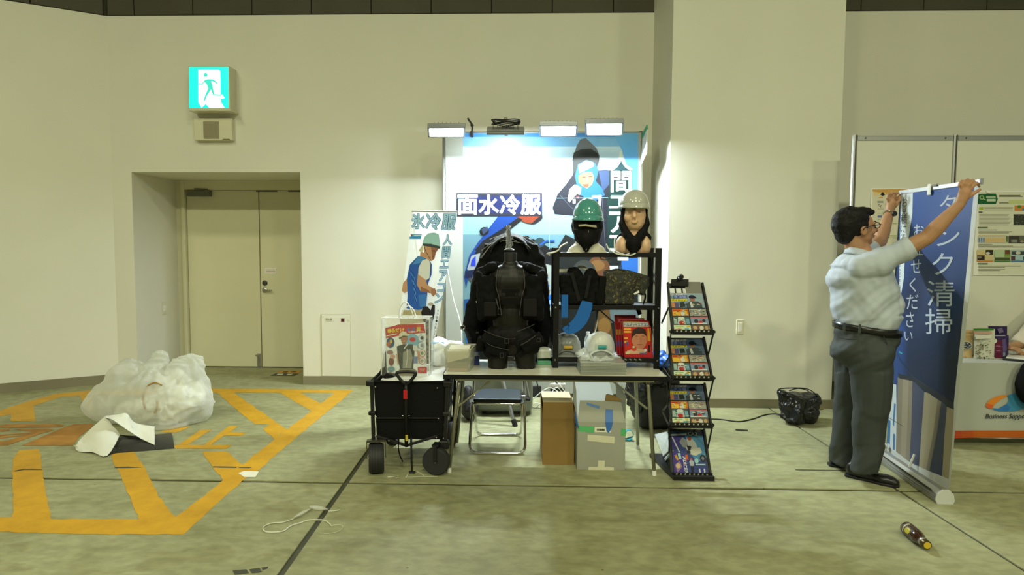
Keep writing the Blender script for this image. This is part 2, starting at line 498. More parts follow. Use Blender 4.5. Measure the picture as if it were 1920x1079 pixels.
# ---- concrete floor material
def concrete():
    m = bpy.data.materials.new('concrete'); m.use_nodes = True; nt = m.node_tree; b = nt.nodes['Principled BSDF']
    L = nt.links.new; N = nt.nodes.new
    geo = N('ShaderNodeNewGeometry')
    mp = N('ShaderNodeMapping'); mp.inputs['Scale'].default_value = (0.8, 1.25, 1); L(geo.outputs['Position'], mp.inputs['Vector'])
    n1 = N('ShaderNodeTexNoise'); n1.inputs['Scale'].default_value = 1.1; n1.inputs['Detail'].default_value = 6; n1.inputs['Roughness'].default_value = 0.6; L(mp.outputs[0], n1.inputs['Vector'])
    n2 = N('ShaderNodeTexNoise'); n2.inputs['Scale'].default_value = 14; n2.inputs['Detail'].default_value = 5; L(mp.outputs[0], n2.inputs['Vector'])
    n3 = N('ShaderNodeTexNoise'); n3.inputs['Scale'].default_value = 3.2; n3.inputs['Detail'].default_value = 3; n3.inputs['Distortion'].default_value = 1.5; L(mp.outputs[0], n3.inputs['Vector'])
    r1 = N('ShaderNodeValToRGB'); e = r1.color_ramp.elements
    e[0].position = 0.30; e[0].color = (0.235, 0.235, 0.122, 1); e[1].position = 0.72; e[1].color = (0.362, 0.360, 0.206, 1)
    L(n1.outputs['Fac'], r1.inputs['Fac'])
    r2 = N('ShaderNodeValToRGB'); e = r2.color_ramp.elements; e[0].position = 0.38; e[0].color = (0.86, 0.86, 0.84, 1); e[1].position = 0.62; e[1].color = (1.08, 1.08, 1.06, 1)
    L(n2.outputs['Fac'], r2.inputs['Fac'])
    r3 = N('ShaderNodeValToRGB'); e = r3.color_ramp.elements; e[0].position = 0.36; e[0].color = (0.80, 0.78, 0.70, 1); e[1].position = 0.47; e[1].color = (1, 1, 1, 1)
    L(n3.outputs['Fac'], r3.inputs['Fac'])
    m1 = N('ShaderNodeMix'); m1.data_type = 'RGBA'; m1.blend_type = 'MULTIPLY'; m1.inputs['Factor'].default_value = 1
    m2 = N('ShaderNodeMix'); m2.data_type = 'RGBA'; m2.blend_type = 'MULTIPLY'; m2.inputs['Factor'].default_value = 0.8
    L(r1.outputs[0], m1.inputs['A']); L(r2.outputs[0], m1.inputs['B']); L(m1.outputs['Result'], m2.inputs['A']); L(r3.outputs[0], m2.inputs['B'])
    # fine dark specks and scuffs
    vo = N('ShaderNodeTexVoronoi'); vo.inputs['Scale'].default_value = 3.0; L(geo.outputs['Position'], vo.inputs['Vector'])
    r4 = N('ShaderNodeValToRGB'); e = r4.color_ramp.elements; e[0].position = 0.018; e[0].color = (0.35, 0.33, 0.28, 1); e[1].position = 0.028; e[1].color = (1, 1, 1, 1)
    L(vo.outputs['Distance'], r4.inputs['Fac'])
    m3 = N('ShaderNodeMix'); m3.data_type = 'RGBA'; m3.blend_type = 'MULTIPLY'; m3.inputs['Factor'].default_value = 0.8
    L(m2.outputs['Result'], m3.inputs['A']); L(r4.outputs[0], m3.inputs['B']); L(m3.outputs['Result'], b.inputs['Base Color'])
    rr = N('ShaderNodeMapRange'); rr.inputs['To Min'].default_value = 0.42; rr.inputs['To Max'].default_value = 0.62; L(n3.outputs['Fac'], rr.inputs['Value']); L(rr.outputs[0], b.inputs['Roughness'])
    bp = N('ShaderNodeBump'); bp.inputs['Strength'].default_value = 0.12; bp.inputs['Distance'].default_value = 0.01; L(n2.outputs['Fac'], bp.inputs['Height']); L(bp.outputs[0], b.inputs['Normal'])
    b.inputs['Specular IOR Level'].default_value = 0.35
    return m
M_con = concrete()
M_joint = mat('joint_filler', (0.06, 0.06, 0.035), rough=0.8, var=0.2, scale=6)

# ---- floor: one bed with the joint filler, the slabs on it as pieces
mb = MB(); mb.mm((-10, -7, -0.30), (11, 8.4, -0.012))
floor = struct(mb.build('floor', M_joint, None, loc=(0, 0, 0)))
xs = [(-10, -8.90), (-8.888, -5.02), (-5.008, -1.1435), (-1.1085, 2.537), (2.557, 6.21), (6.222, 11)]
ysl = [(-7, -3.36), (-3.345, 0.43), (0.445, 4.195), (4.231, 8.4)]
for (a, b) in xs:
    for (c, d) in ysl:
        mb = MB(); mb.mm((a, c, -0.011), (b, d, 0.0)); mb.build('slab', M_con, floor, bevel=0.002, bseg=1)

# ---- painted no-parking marking, worn edges
def paint_mat():
    m = bpy.data.materials.new('orange_road_paint'); m.use_nodes = True; nt = m.node_tree; b = nt.nodes['Principled BSDF']
    L = nt.links.new; N = nt.nodes.new; geo = N('ShaderNodeNewGeometry')
    n1 = N('ShaderNodeTexNoise'); n1.inputs['Scale'].default_value = 5; n1.inputs['Detail'].default_value = 6; n1.inputs['Roughness'].default_value = .7; L(geo.outputs['Position'], n1.inputs['Vector'])
    r1 = N('ShaderNodeValToRGB'); e = r1.color_ramp.elements
    e[0].position = 0.30; e[0].color = (0.46, 0.235, 0.006, 1); e[1].position = 0.70; e[1].color = (0.62, 0.335, 0.008, 1); L(n1.outputs['Fac'], r1.inputs['Fac'])
    mp = N('ShaderNodeMapping'); mp.inputs['Scale'].default_value = (2.2, 9, 1); L(geo.outputs['Position'], mp.inputs['Vector'])
    n2 = N('ShaderNodeTexNoise'); n2.inputs['Scale'].default_value = 2.2; n2.inputs['Detail'].default_value = 8; n2.inputs['Roughness'].default_value = .75; L(mp.outputs[0], n2.inputs['Vector'])
    r2 = N('ShaderNodeValToRGB'); e = r2.color_ramp.elements; e[0].position = 0.29; e[0].color = (0.22, 0.2, 0.15, 1); e[1].position = 0.33; e[1].color = (1, 1, 1, 1); L(n2.outputs['Fac'], r2.inputs['Fac'])
    mx = N('ShaderNodeMix'); mx.data_type = 'RGBA'; mx.blend_type = 'MULTIPLY'; mx.inputs['Factor'].default_value = 0.8
    L(r1.outputs[0], mx.inputs['A']); L(r2.outputs[0], mx.inputs['B']); L(mx.outputs['Result'], b.inputs['Base Color'])
    b.inputs['Roughness'].default_value = 0.55
    return m
M_paint = paint_mat()
M_paint2 = mat('faded_orange_road_paint', (0.36, 0.165, 0.022), rough=0.6, var=0.25, scale=7)
ca = lambda x, y: (380+x/5.993, 720+y/5.993)
cb = lambda x, y: (x/5.993, 720+y/5.993)
rs = random.Random(3)
def ragged(pts, amp=0.006, step=0.05):
    P = [atZ(*p) for p in pts]; out = []
    for a, b in zip(P, P[1:]+P[:1]):
        L = (b-a).length; n = max(1, int(L/step)); nn = Vector((-(b-a).y, (b-a).x, 0)).normalized() if L > 0 else Vector((0, 0, 0))
        for k in range(n):
            out.append(a+(b-a)*(k/n)+(nn*rs.uniform(-amp, amp) if k else Vector((0, 0, 0))))
    return out
mk = [0.0012]
def marking(pts, m=None, name='painted_stripe', amp=0.006):
    mb = MB(); z = mk[0]; mk[0] += 0.00005
    mb.poly([p+Vector((0, 0, z)) for p in ragged(pts, amp)], None, Vector((0, 0, 1)))
    o = mb.build(name, m or M_paint, floor, fixn=False, weld=False); return o
marking([(-90, 977), (0, 971), (25, 971), (95, 974), (175, 974), (260, 975), (330, 970), (345, 1003), (200, 1003), (0, 998), (-90, 997)])
marking([ca(1690, 75), ca(920, 715), ca(640, 970), (465, 893), (400, 951), (344, 1003), (328, 971), (375, 936), (419, 901), ca(445, 912), ca(810, 625), ca(945, 515), ca(1220, 310), ca(1325, 225), ca(1475, 108), ca(1640, 72)])
marking([ca(1690, 72), ca(800, 62), ca(115, 55), (280, 731), cb(1040, 72), cb(620, 115), cb(300, 205), cb(0, 300), (-90, 800), (-90, 818), cb(0, 370), cb(120, 345), cb(400, 240), cb(700, 145), cb(900, 135), (280, 741), ca(330, 97), ca(1640, 107)])
marking([cb(120, 335), cb(125, 420), cb(395, 425), cb(378, 240)])
marking([cb(890, 125), cb(1045, 95), cb(1030, 300), cb(945, 240)])
marking([ca(115, 60), ca(330, 90), ca(945, 515), ca(810, 625), ca(680, 515), ca(745, 455), ca(590, 455), ca(450, 350)])
marking([ca(850, 92), ca(1090, 100), ca(1330, 225), ca(1225, 312)])
marking([ca(-10, 765), ca(270, 765), ca(460, 925), ca(330, 1040), ca(238, 1090), ca(110, 930)])
marking([(208, 851), (228, 845), (249, 846), (272, 878), (295, 928), (331, 973), (262, 977), (245, 935), (233, 908), (212, 867)])
marking([(27, 857), (36, 845), (74, 843), (83, 901), (97, 976), (24, 973), (23, 877)])
for p in ([(303, 839), (312, 834.5), (435, 835), (424, 842.5), (303, 841)], [ca(0, 700), ca(300, 475), ca(400, 478), ca(85, 692)], [ca(310, 545), ca(490, 555), ca(440, 587), ca(235, 580)], [(334, 834.6), (376, 807), (397, 806.5), (352, 834.6)],
          [(300, 811), (320, 803), (356, 801), (346, 806), (330, 812)], [(270, 836), (296, 834), (292, 840), (268, 841)]):
    marking(p, M_paint, 'painted_letter', 0.003)
for p in ([cb(240, 698), cb(815, 697), cb(900, 590), cb(1050, 470), cb(1050, 455), cb(840, 455), cb(700, 500)], [cb(60, 460), cb(360, 450), cb(420, 462), cb(560, 450), cb(720, 465), cb(690, 490), cb(-60, 500), cb(-60, 480)],
          [cb(-60, 520), cb(110, 508), cb(110, 530), cb(-60, 548)], [cb(150, 515), cb(560, 505), cb(600, 525), cb(470, 562), cb(100, 575), cb(-60, 600), cb(-60, 580), cb(380, 545)],
          [cb(-60, 598), cb(470, 560), cb(330, 610), cb(90, 695), cb(-60, 700), cb(-60, 650), cb(60, 645), cb(290, 582), cb(-60, 625)]):
    marking(p, M_paint2, 'painted_letter', 0.003)
for p in ([cb(140, 985), cb(260, 962), cb(470, 966), cb(470, 974), cb(270, 972), cb(180, 990)], [cb(1280, 940), cb(1440, 935), cb(1620, 945), cb(1500, 950), cb(1300, 952)], [ca(115, 932), ca(380, 938), ca(380, 950), ca(120, 946)], [ca(400, 942), ca(560, 944), ca(520, 954), ca(410, 950)],
          [(436, 1071), (462, 1069), (467, 1076), (440, 1079)], [(467, 1069), (487, 1066.5), (491, 1074), (472, 1076)], [(490, 1066), (503, 1064), (502, 1067), (492, 1070)]):
    marking(p, mat('black_scuff', (0.05, 0.05, 0.035), rough=.8), 'floor_scuff', 0.003)
marking([ca(400, 1010), ca(460, 985), ca(630, 990), ca(590, 1055), ca(470, 1055)], mat('pale_dried_spill', (.72, .70, .55), rough=.5), 'floor_stain', 0.002)
# hairline slab crack between the rack and the man, chalk tick marks by the wagon
marking([(1491, 881), (1600, 883), (1640, 884.5), (1600, 884.3), (1491, 882.6)], M_joint, 'floor_crack', 0.001)
for p in ([(760, 897), (768, 884), (769.2, 884), (761.5, 897)], [(780, 884), (796, 893), (795, 893.6), (779, 884.4)], [(760, 895.5), (820, 894.5), (820, 895.3), (760, 896.3)], [(726, 895), (748, 893.4), (748, 894), (727, 896.5), (748, 897.4), (746, 898)]):
    marking(p, mat('chalk', (.7, .7, .55), rough=.8), 'chalk_mark', 0.001)

# ---- walls
xl = atY(249, 400, YW).x; xr = atY(566, 520, YW).x; zt = atY(410, 323, YW).z
xjb = atY(344, 450, YD).x
cornerL = atY(209, 300, YW).x
zf = atY(700, 27, YW).z
pl = atY(1252, 520, YP).x; pr = 3.155
mb = MB()
mb.mm((cornerL-0.6, YW, 0), (xl, YD+0.25, zf)); mb.mm((xr, YW, 0), (9.5, YD+0.25, zf)); mb.mm((xl, YW, zt), (xr, YD+0.25, zf))
wall_back = struct(mb.build('wall_back', M_wall, None, loc=(0, YW, 0)))
# left wall runs towards the camera at an angle
lw0 = Vector((cornerL, YW, 0)); lwd = (Vector((-5.43, 6.56, 0))-Vector((-4.46, 7.157, 0))).normalized(); lw1 = lw0+lwd*6.0
lwn = Vector((-lwd.y, lwd.x, 0));  lwn = lwn if lwn.y > 0 else -lwn
def left_slab(z0, z1, t0, t1, s0=0.0, s1=6.0):
    a, b = lw0+lwd*s0, lw0+lwd*s1
    P = [a+lwn*t0, b+lwn*t0, b+lwn*t1, a+lwn*t1]
    return [Vector((p.x, p.y, z0)) for p in P]+[Vector((p.x, p.y, z1)) for p in P]
mb = MB(); mb.hexa(left_slab(0, zf, 0, 0.9)); struct(mb.build('wall_left', M_wall, None, loc=lw0))
mb = MB(); mb.mm((pl, YP, 0), (pr, YW+0.05, 6.4)); struct(mb.build('wall_pillar', M_wall, None, loc=(pl, YP, 0)))
# dark panelled upper wall, each panel a piece
mb = MB(); mb.mm((cornerL-0.6, YW+0.06, zf), (9.5, YD+0.25, 6.4)); tr = struct(mb.build('trim_1', M_joint, None, loc=(0, YW, zf)))
x = cornerL+0.02; k = 0
x0 = atY(360, 15, YW).x
edges = [x0+0.668*i for i in range(-3, 21)]
for a, b in zip(edges[:-1], edges[1:]):
    a2, b2 = max(a, cornerL)+0.004, b-0.004
    if b2 <= a2: continue
    mb = MB(); mb.mm((a2, YW+0.012, zf+0.012), (b2, YW+0.06, 6.4)); mb.build('panel', M_dark, tr, bevel=0.004, bseg=1)
mb = MB(); mb.hexa(left_slab(zf, 6.4, 0.06, 0.9)); tr2 = struct(mb.build('trim_2', M_joint, None, loc=lw0))
for i in range(9):
    mb = MB(); mb.hexa(left_slab(zf+0.012, 6.4, 0.012, 0.06, 0.03+i*0.668+0.004, 0.03+(i+1)*0.668-0.004)); mb.build('panel', M_dark, tr2, bevel=0.004, bseg=1)
# baseboards
mb = MB(); mb.mm((xr, YW-0.012, 0), (pl, YW, 0.10)); struct(mb.build('baseboard_back', M_base))
mb = MB(); mb.mm((cornerL, YW-0.012, 0), (xl, YW, 0.10)); mb.mm((pr, YW-.012, 0), (9.4, YW, 0.10)); struct(mb.build('baseboard_back', M_base))
mb = MB(); mb.hexa(left_slab(0, 0.104, -0.012, 0.0, 0.015, 6)); struct(mb.build('baseboard_left', M_base))
mb = MB(); mb.mm((pl-.012, YP-0.012, 0), (pr+.012, YP, 0.092)); mb.mm((pl-.012, YP, 0), (pl, YW-.012, .092)); struct(mb.build('baseboard_pillar', M_base))

# ---- steel double door at the back of the recess
YDf = YD
door = struct(part('door_1', M_door, None, lambda m: (m.mm((xjb, YD-0.05, 0), (xjb+0.05, YD+0.1, zt)), m.mm((xjb+.05, YD-0.05, atY(420, 357, YD).z), (xr, YD+0.1, zt)), m.mm((xr, YD-0.05, 0), (xr+0.05, YD+.1, zt)), m.mm((xl-.02, YD-.03, 0), (xjb, YD+.2, zt))), loc=(xjb, YD, 0), bevel=0.004))
zd = atY(420, 357, YD).z; xs_ = atY(488, 520, YD).x
mb = MB(); mb.mm((xjb+0.055, YD, 0.012), (xs_-0.006, YD+0.04, zd-0.006)); mb.build('door_leaf', M_door, door, bevel=0.004)
mb = MB(); mb.mm((xs_+0.006, YD, 0.012), (xr-0.01, YD+0.04, zd-0.006)); mb.build('door_leaf', M_door, door, bevel=0.004)
mb = MB(); mb.mm((xs_-.006, YD+.03, .012), (xs_+.006, YD+.05, zd)); mb.build('leaf_gap', M_dsteel, door)
def dP(x, y, o=0): return atY(x, y, YD)-Vector((0, o, 0))
c0 = dP(355, 357); c1 = dP(398, 369)
mb = MB(); mb.mm((c0.x, YD-0.07, c1.z), (c1.x, YD, c0.z)); dc = mb.build('door_closer', mat('closer_paint', (.16, .16, .13), rough=.4, metal=.5), door, bevel=0.008)
mb = MB(); mb.beam((c0.x+.1, YD-.075, c0.z+.012), (c0.x+.36, YD-.02, c0.z+.012), .02, .012); mb.build('closer_arm', M_dsteel, dc)
for (u0, u1) in ((481, 520), (541, 564)):
    a, b = dP(u0, 356), dP(u1, 360); mb = MB(); mb.mm((a.x, YD-.02, b.z), (b.x, YD-.003, a.z)); mb.build('head_stop', M_dsteel, door, bevel=.002)
lk = dP(497, 531)
mb = MB(); mb.lathe([(0.032, 0), (0.034, .012), (.028, .02), (.012, .022), (.01, .018), (0, .018)], lk, 24, (0, -1, 0)); mb.build('lock', M_dsteel, door, smooth=True, angle=40)
hd = dP(497, 544)
def handle(m):
    m.lathe([(.036, 0), (.036, .01), (.03, .016), (.014, .018), (.014, .05), (0, .05)], hd, 20, (0, -1, 0))
    m.tube(rounded([hd+Vector((0, -.045, 0)), hd+Vector((.03, -.055, 0)), hd+Vector((.105, -.05, -.004))], .02), .011, 10)
part('handle', M_steel, door, handle, smooth=True, angle=40)
a, b = dP(497, 503), dP(518, 514)
mb = MB(); mb.mm((a.x, YD-.004, b.z), (b.x, YD, a.z)); pt = mb.build('notice_plate', M_white, door, bevel=.001)
A = Art((0, YD-.0045, 0), (0, -1, 0)); A.rect(499, 505.8, 515, 507.2, (170, 110, 90)); A.rect(499, 509, 516, 510.4, (165, 110, 90)); A.build('notice_lines', print_mat('print_matte'), pt)
fb = dP(487, 678)
mb = MB(); mb.mm((fb.x-.03, YD-.012, .02), (fb.x+.02, YD, .19)); mb.tube([(fb.x-.012, YD-.02, .16), (fb.x-.012, YD-.02, .04)], .006); mb.mm((fb.x-.05, YD-.02, .16), (fb.x-.01, YD-.004, .175)); mb.build('flush_bolt', M_steel, door, bevel=.002)

# ---- stickers on the recess floor
st = thing('floor_sticker', 'black and yellow caution sticker on the floor of the door recess', 'sticker', atZ(538, 701))
A = Art((0, 0, .002), (0, 0, 1))
A.poly([(506.6, 705), (552, 705.4), (559.5, 700.7), (518, 700)], (45, 45, 35))
A.poly([(519, 699.9), (559.5, 700.7), (568.5, 695), (525, 696)], (190, 140, 25))
A.poly([(518, 703.5), (529, 703.7), (532, 701.2), (521, 701)], (205, 205, 180)); A.poly([(537, 703.8), (546, 703.8), (549, 701.6), (540, 701.4)], (205, 205, 180))
A.poly([(529, 699), (538, 699.3), (542, 696.6), (533, 696.4)], (75, 65, 20)); A.poly([(544, 698.6), (554, 698.8), (557, 696.6), (548, 696.4)], (75, 65, 20))
A.build('sticker_print', print_mat('print_matte'), st)

# ---- exit sign and guide speaker over the door
a, b = atY(354, 125, 7.06), atY(429, 203, 7.06)
es = thing('exit_sign', 'lit green and white running figure exit sign high on the wall above the door', 'sign', ((a.x+b.x)/2, YW, b.z-.03))
mb = MB(); mb.mm((a.x-.008, 7.065, b.z-.012), (b.x+.012, YW, a.z+.012)); mb.build('housing', M_cream, es, bevel=.006)
M_sign = print_mat('lit_sign_print', rough=.3, emit=1.15)
A = Art((0, 7.064, 0), (0, -1, 0))
G, Wt = (24, 222, 200), (255, 255, 255)
A.rect(354.5, 125.5, 428.5, 202.5, G)
A.poly([(371.5, 131), (410, 131), (413, 134), (413.5, 170), (413.5, 178), (417, 177), (421, 184), (414, 186), (415, 193), (421, 202), (392, 202), (386, 195), (378, 202), (372, 192)], Wt)
g2 = (50, 188, 172)
A.ell(385.5, 140.5, 3.6, 3.8, g2)
A.poly([(384, 150), (390, 148.5), (400, 149), (404, 152), (408.5, 156), (406.5, 157.5), (401.5, 153.5), (396, 152), (398, 159), (399.5, 166), (402, 177), (414.5, 177.4), (414.5, 179.8), (400, 179.5), (395.5, 168), (388, 180), (384.5, 189), (381.8, 188.4), (385, 178), (390.5, 166), (387, 157), (383, 154), (380, 158.5), (372, 158), (372, 156.2), (379, 156.4)], g2)
A.build('pictogram', M_sign, es)
part('lower_lip', M_cream, es, lambda m: m.mm((a.x-.012, 7.05, b.z-.03), (b.x+.03, YW, b.z-.013)), bevel=.004)
a, b = atY(363, 222, 7.17), atY(435, 263, 7.17)
sp = thing('guide_speaker', 'cream wall speaker box with square grille under the exit sign', 'speaker', ((a.x+b.x)/2, YW, b.z))
mb = MB(); mb.mm((a.x, 7.17, b.z), (b.x, YW, a.z)); mb.build('housing', M_cream, sp, bevel=.006)
g0, g1 = atY(381, 228, 7.168), atY(411, 260, 7.168)
def grille(m):
    n = 12
    for i in range(n):
        x = g0.x+(g1.x-g0.x)*(i+.5)/n; m.mm((x-(g1.x-g0.x)/n*.3, 7.163, g1.z), (x+(g1.x-g0.x)/n*.3, 7.1695, g0.z))
    m.mm((g0.x, 7.1655, g1.z), (g1.x, 7.1697, g0.z))
part('grille', mat('speaker_grille', (.30, .27, .17), rough=.7), sp, grille)
A = Art((0, 7.1695, 0), (0, -1, 0)); A.poly([(416, 262.4), (419, 260.5), (430, 260.5), (432, 262.4)], (110, 105, 70)); A.build('badge', print_mat('print_matte'), sp)

# ---- extinguisher cupboard door flush in the wall
a, b = atY(603, 590, YW), atY(657, 706.5, YW)
fh = thing('extinguisher_cabinet', 'cream flush wall cupboard door with small lettering and red square right of the door', 'cabinet', ((a.x+b.x)/2, YW, b.z))
mb = MB(); mb.mm((a.x-.007, YW-.004, b.z), (b.x+.007, YW+.001, a.z+.007)); mb.build('gap_trim', mat('cabinet_gap', (.48, .46, .33), rough=.6), fh)
mb = MB(); mb.mm((a.x, YW-.012, b.z+.004), (b.x, YW, a.z)); mb.build('cabinet_door', M_wall, fh, bevel=.003)
A = Art((0, YW-.0125, 0), (0, -1, 0))
A.trect('消火器', 610.3, 597, 622.8, 601.2, (85, 82, 50), .01); A.trect('Fire Extinguisher', 610.5, 602, 627, 603.8, (120, 118, 80)); A.build('lettering', print_mat('print_matte'), fh)
A = Art((0, YW-.0125, 0), (0, -1, 0)); A.rect(639.3, 597.2, 645.8, 603.8, (70, 16, 12)); A.build('red_square', print_mat('print_matte'), fh)
A = Art((0, YW-.0125, 0), (0, -1, 0))
A.poly([(648.8, 599), (656, 598), (657, 601), (655.5, 604), (652, 605.5), (650, 602.5)], (215, 215, 185)); A.rect(650, 600.6, 655.5, 601.4, (150, 148, 110)); A.rect(652, 603.6, 654.6, 604.4, (150, 148, 110))
A.build('sticker', print_mat('print_matte'), fh)

# ---- plates
o = thing('switch_plate', 'cream switch plate on the left side wall of the door recess', 'switch', atX(307, 590, xl))
pc = [atX(u, v, xl+.001) for u, v in ((303.6, 567), (310.5, 567))]
mb = MB(); mb.mm((xl, pc[0].y, atX(307, 590, xl).z), (xl+.008, pc[1].y, pc[0].z)); mb.build('plate', M_cream, o, bevel=.003)
mb = MB(); mb.box(((xl+.010), (pc[0].y+pc[1].y)/2, atX(307, 578, xl).z), (.006, .05, .07)); mb.build('rocker', M_white, o, bevel=.002)
a, b = atY(1380.5, 599.5, YP), atY(1393.5, 627.5, YP)
o = thing('outlet_plate', 'cream outlet plate on the face of the wide pillar', 'outlet', ((a.x+b.x)/2, YP, b.z))
mb = MB(); mb.mm((a.x, YP-.009, b.z), (b.x, YP, a.z)); mb.build('plate', M_cream, o, bevel=.003)
mb = MB(); mb.mm((a.x+.018, YP-.012, b.z+.03), (b.x-.018, YP-.008, a.z-.03)); mb.build('cover', M_white, o, bevel=.002)
# ================================================================== BACKDROP, FLOODLIGHTS, LEANING BANNER
YB = 6.75
M_chrome = mat('chrome', (0.72, 0.72, 0.70), rough=0.12, metal=1.0)
M_alu = mat('aluminium', (0.44, 0.45, 0.44), rough=0.42, metal=0.85)
M_sheet = mat('white_sheet', (0.80, 0.82, 0.80), rough=0.7, bump=.05, bscale=8)
M_print = print_mat('print_satin', rough=.45, spec=.35)
M_matte = print_mat('print_matte')
M_wire = mat('white_cable', (.72, .72, .64), rough=.45)
M_bcable = mat('black_cable', (.012, .012, .012), rough=.5)
b0, b1 = atY(832, 249, YB), atY(1198, 690, YB)
bx0, bx1, bzt = b0.x, b1.x, atY(1100, 249, YB).z
bd = thing('backdrop_banner', 'tall lit booth backdrop printed with a hooded worker, a blue motorbike and big white lettering', 'banner', ((bx0+bx1)/2, YB, 0))
part('sheet', mat('grey_white_backing', (.34, .36, .33), rough=.7), bd, lambda m: m.mm((bx0+.02, YB, 0.04), (bx1-.02, YB+.012, bzt)))
for x in (bx0, bx1-.02):
    part('pole', M_alu, bd, lambda m: m.tube([(x, YB+.02, 0.02), (x, YB+.02, bzt+.02)], .016, 10), smooth=True)
part('top_rail', M_alu, bd, lambda m: m.tube([(bx0, YB+.02, bzt), (bx1, YB+.02, bzt)], .014, 10), smooth=True)
for x in (bx0+.02, bx1-.04):
    part('foot', M_black, bd, lambda m: m.mm((x-.03, YB-.18, 0.0), (x+.03, YB+.2, .022)), bevel=.004)
A = Art((0, YB, 0), (0, -1, 0))
sky_lit = [(58, 128, 205), (110, 165, 210), (172, 200, 215), (166, 192, 203), (112, 146, 160), (84, 118, 132), (92, 128, 140), (100, 132, 140)]  # printed sky, rows below the lamps whitened: lamp glare painted into the print
ys_ = [250, 257, 275, 310, 380, 440, 520, 600, 700]
for i in range(8): A.rect(868, ys_[i], 1196, ys_[i+1], sky_lit[i])
A.k += .0006
A.poly([(1150, 250), (1196, 250), (1196, 480), (1178, 480), (1190, 400), (1182, 330), (1165, 280)], (90, 160, 215))  # bluer right side, weaker lamp light there painted into the print
# dark photograph in the lower right of the print
A.poly([(1042, 470), (1060, 440), (1140, 480), (1196, 478), (1196, 700), (1030, 700)], (18, 23, 24))
A.poly([(1165, 486), (1196, 484), (1196, 545), (1165, 545)], (38, 92, 170)); A.rect(1150, 498, 1166, 545, (30, 45, 60))
A.rect(1158, 482, 1178, 489, (190, 240, 235)); A.rect(1140, 499, 1159, 506, (190, 240, 235))
A.ell(1122, 506, 22, 26, (84, 54, 32)); A.ell(1120, 498, 14, 10, (110, 80, 46)); A.ell(1134, 520, 9, 12, (88, 55, 38)); A.ell(1095, 510, 22, 22, (46, 50, 48))
A.poly([(1120, 585), (1142, 580), (1150, 640), (1150, 690), (1118, 690), (1112, 630)], (92, 68, 34)); A.ell(1133, 612, 12, 16, (128, 96, 50)); A.ell(1131, 640, 10, 8, (70, 46, 28))
A.poly([(1142, 578), (1196, 576), (1196, 600), (1146, 606)], (88, 104, 112))
# the hooded worker
A.poly([(1076, 292), (1081, 274), (1088, 262), (1098, 259), (1108, 268), (1118, 278), (1124, 292), (1122, 330), (1078, 330)], (86, 92, 98))
A.poly([(1073, 300), (1076, 286), (1090, 280), (1108, 279), (1121, 288), (1124, 300), (1118, 316), (1112, 325), (1090, 322), (1074, 330)], (40, 44, 44))
A.poly([(1062, 345), (1078, 322), (1112, 318), (1128, 322), (1143, 345), (1150, 400), (1152, 478), (1112, 480), (1078, 405), (1040, 402), (1036, 390), (1045, 365)], (22, 24, 34))
A.poly([(1122, 320), (1136, 318), (1148, 322), (1143, 345), (1130, 360)], (44, 60, 92))
A.poly([(1078, 330), (1084, 308), (1100, 300), (1116, 306), (1122, 322), (1117, 340), (1128, 352), (1134, 366), (1112, 380), (1092, 376), (1082, 352)], (28, 82, 160))
A.poly([(1084, 310), (1098, 301), (1112, 304), (1114, 312), (1086, 326)], (110, 175, 225))
A.poly([(1084, 330), (1094, 324), (1110, 323), (1114, 334), (1110, 346), (1101, 354), (1090, 348)], (150, 100, 74))
A.poly([(1084, 332), (1092, 326), (1092, 346), (1086, 344)], (165, 92, 62)); A.poly([(1092, 346), (1104, 345), (1102, 352), (1095, 351)], (150, 60, 40)); A.rect(1092, 331.5, 1098, 333, (50, 35, 30)); A.rect(1104, 330.5, 1110, 332, (50, 35, 30)); A.poly([(1100, 333), (1103, 341), (1098, 341)], (170, 112, 84))
A.poly([(1064, 376), (1068, 355), (1078, 346), (1090, 352), (1088, 365), (1076, 370), (1068, 380)], (190, 205, 210))
A.poly([(1074, 372), (1082, 364), (1094, 368), (1094, 382), (1078, 384)], (28, 28, 34)); A.rect(1081, 369, 1086, 372, (190, 60, 60)); A.rect(1074, 374, 1079, 382, (210, 215, 225))
A.poly([(1110, 367), (1128, 366), (1126, 386), (1122, 386), (1122, 372), (1110, 372)], (215, 218, 215))
A.line([(1050, 366), (1066, 384), (1084, 402)], 1.2, (60, 66, 80)); A.line([(1128, 360), (1132, 420), (1136, 476)], 1.2, (60, 66, 80))
# vertical lettering with dark shadow
for s, x0, y0, x1, y1 in (('人', 1143, 284, 1186, 321), ('間', 1145, 321, 1184, 361), ('エ', 1142, 368, 1184, 391), ('ア', 1142, 397, 1182, 437), ('コ', 1142, 441, 1182, 474)):
    if s != '人': A.rect(x0-3, y0-1, x1+1, y1+5, (10, 40, 38))
    else: A.poly([(1146, 316), (1164, 296), (1184, 318), (1180, 322), (1150, 322)], (30, 60, 66))
    A.trect(s, x0, y0, x1, y1, (200, 215, 210), .035)
# title board
A.rect(856, 362.5, 1016.5, 405.5, (30, 32, 42)); A.rect(858, 368, 1015, 400, (20, 28, 72))
for i, s in enumerate('面水冷服'): A.trect(s, 857.5+i*39.6, 365.5, 896+i*39.6, 403, (248, 250, 250), .045)
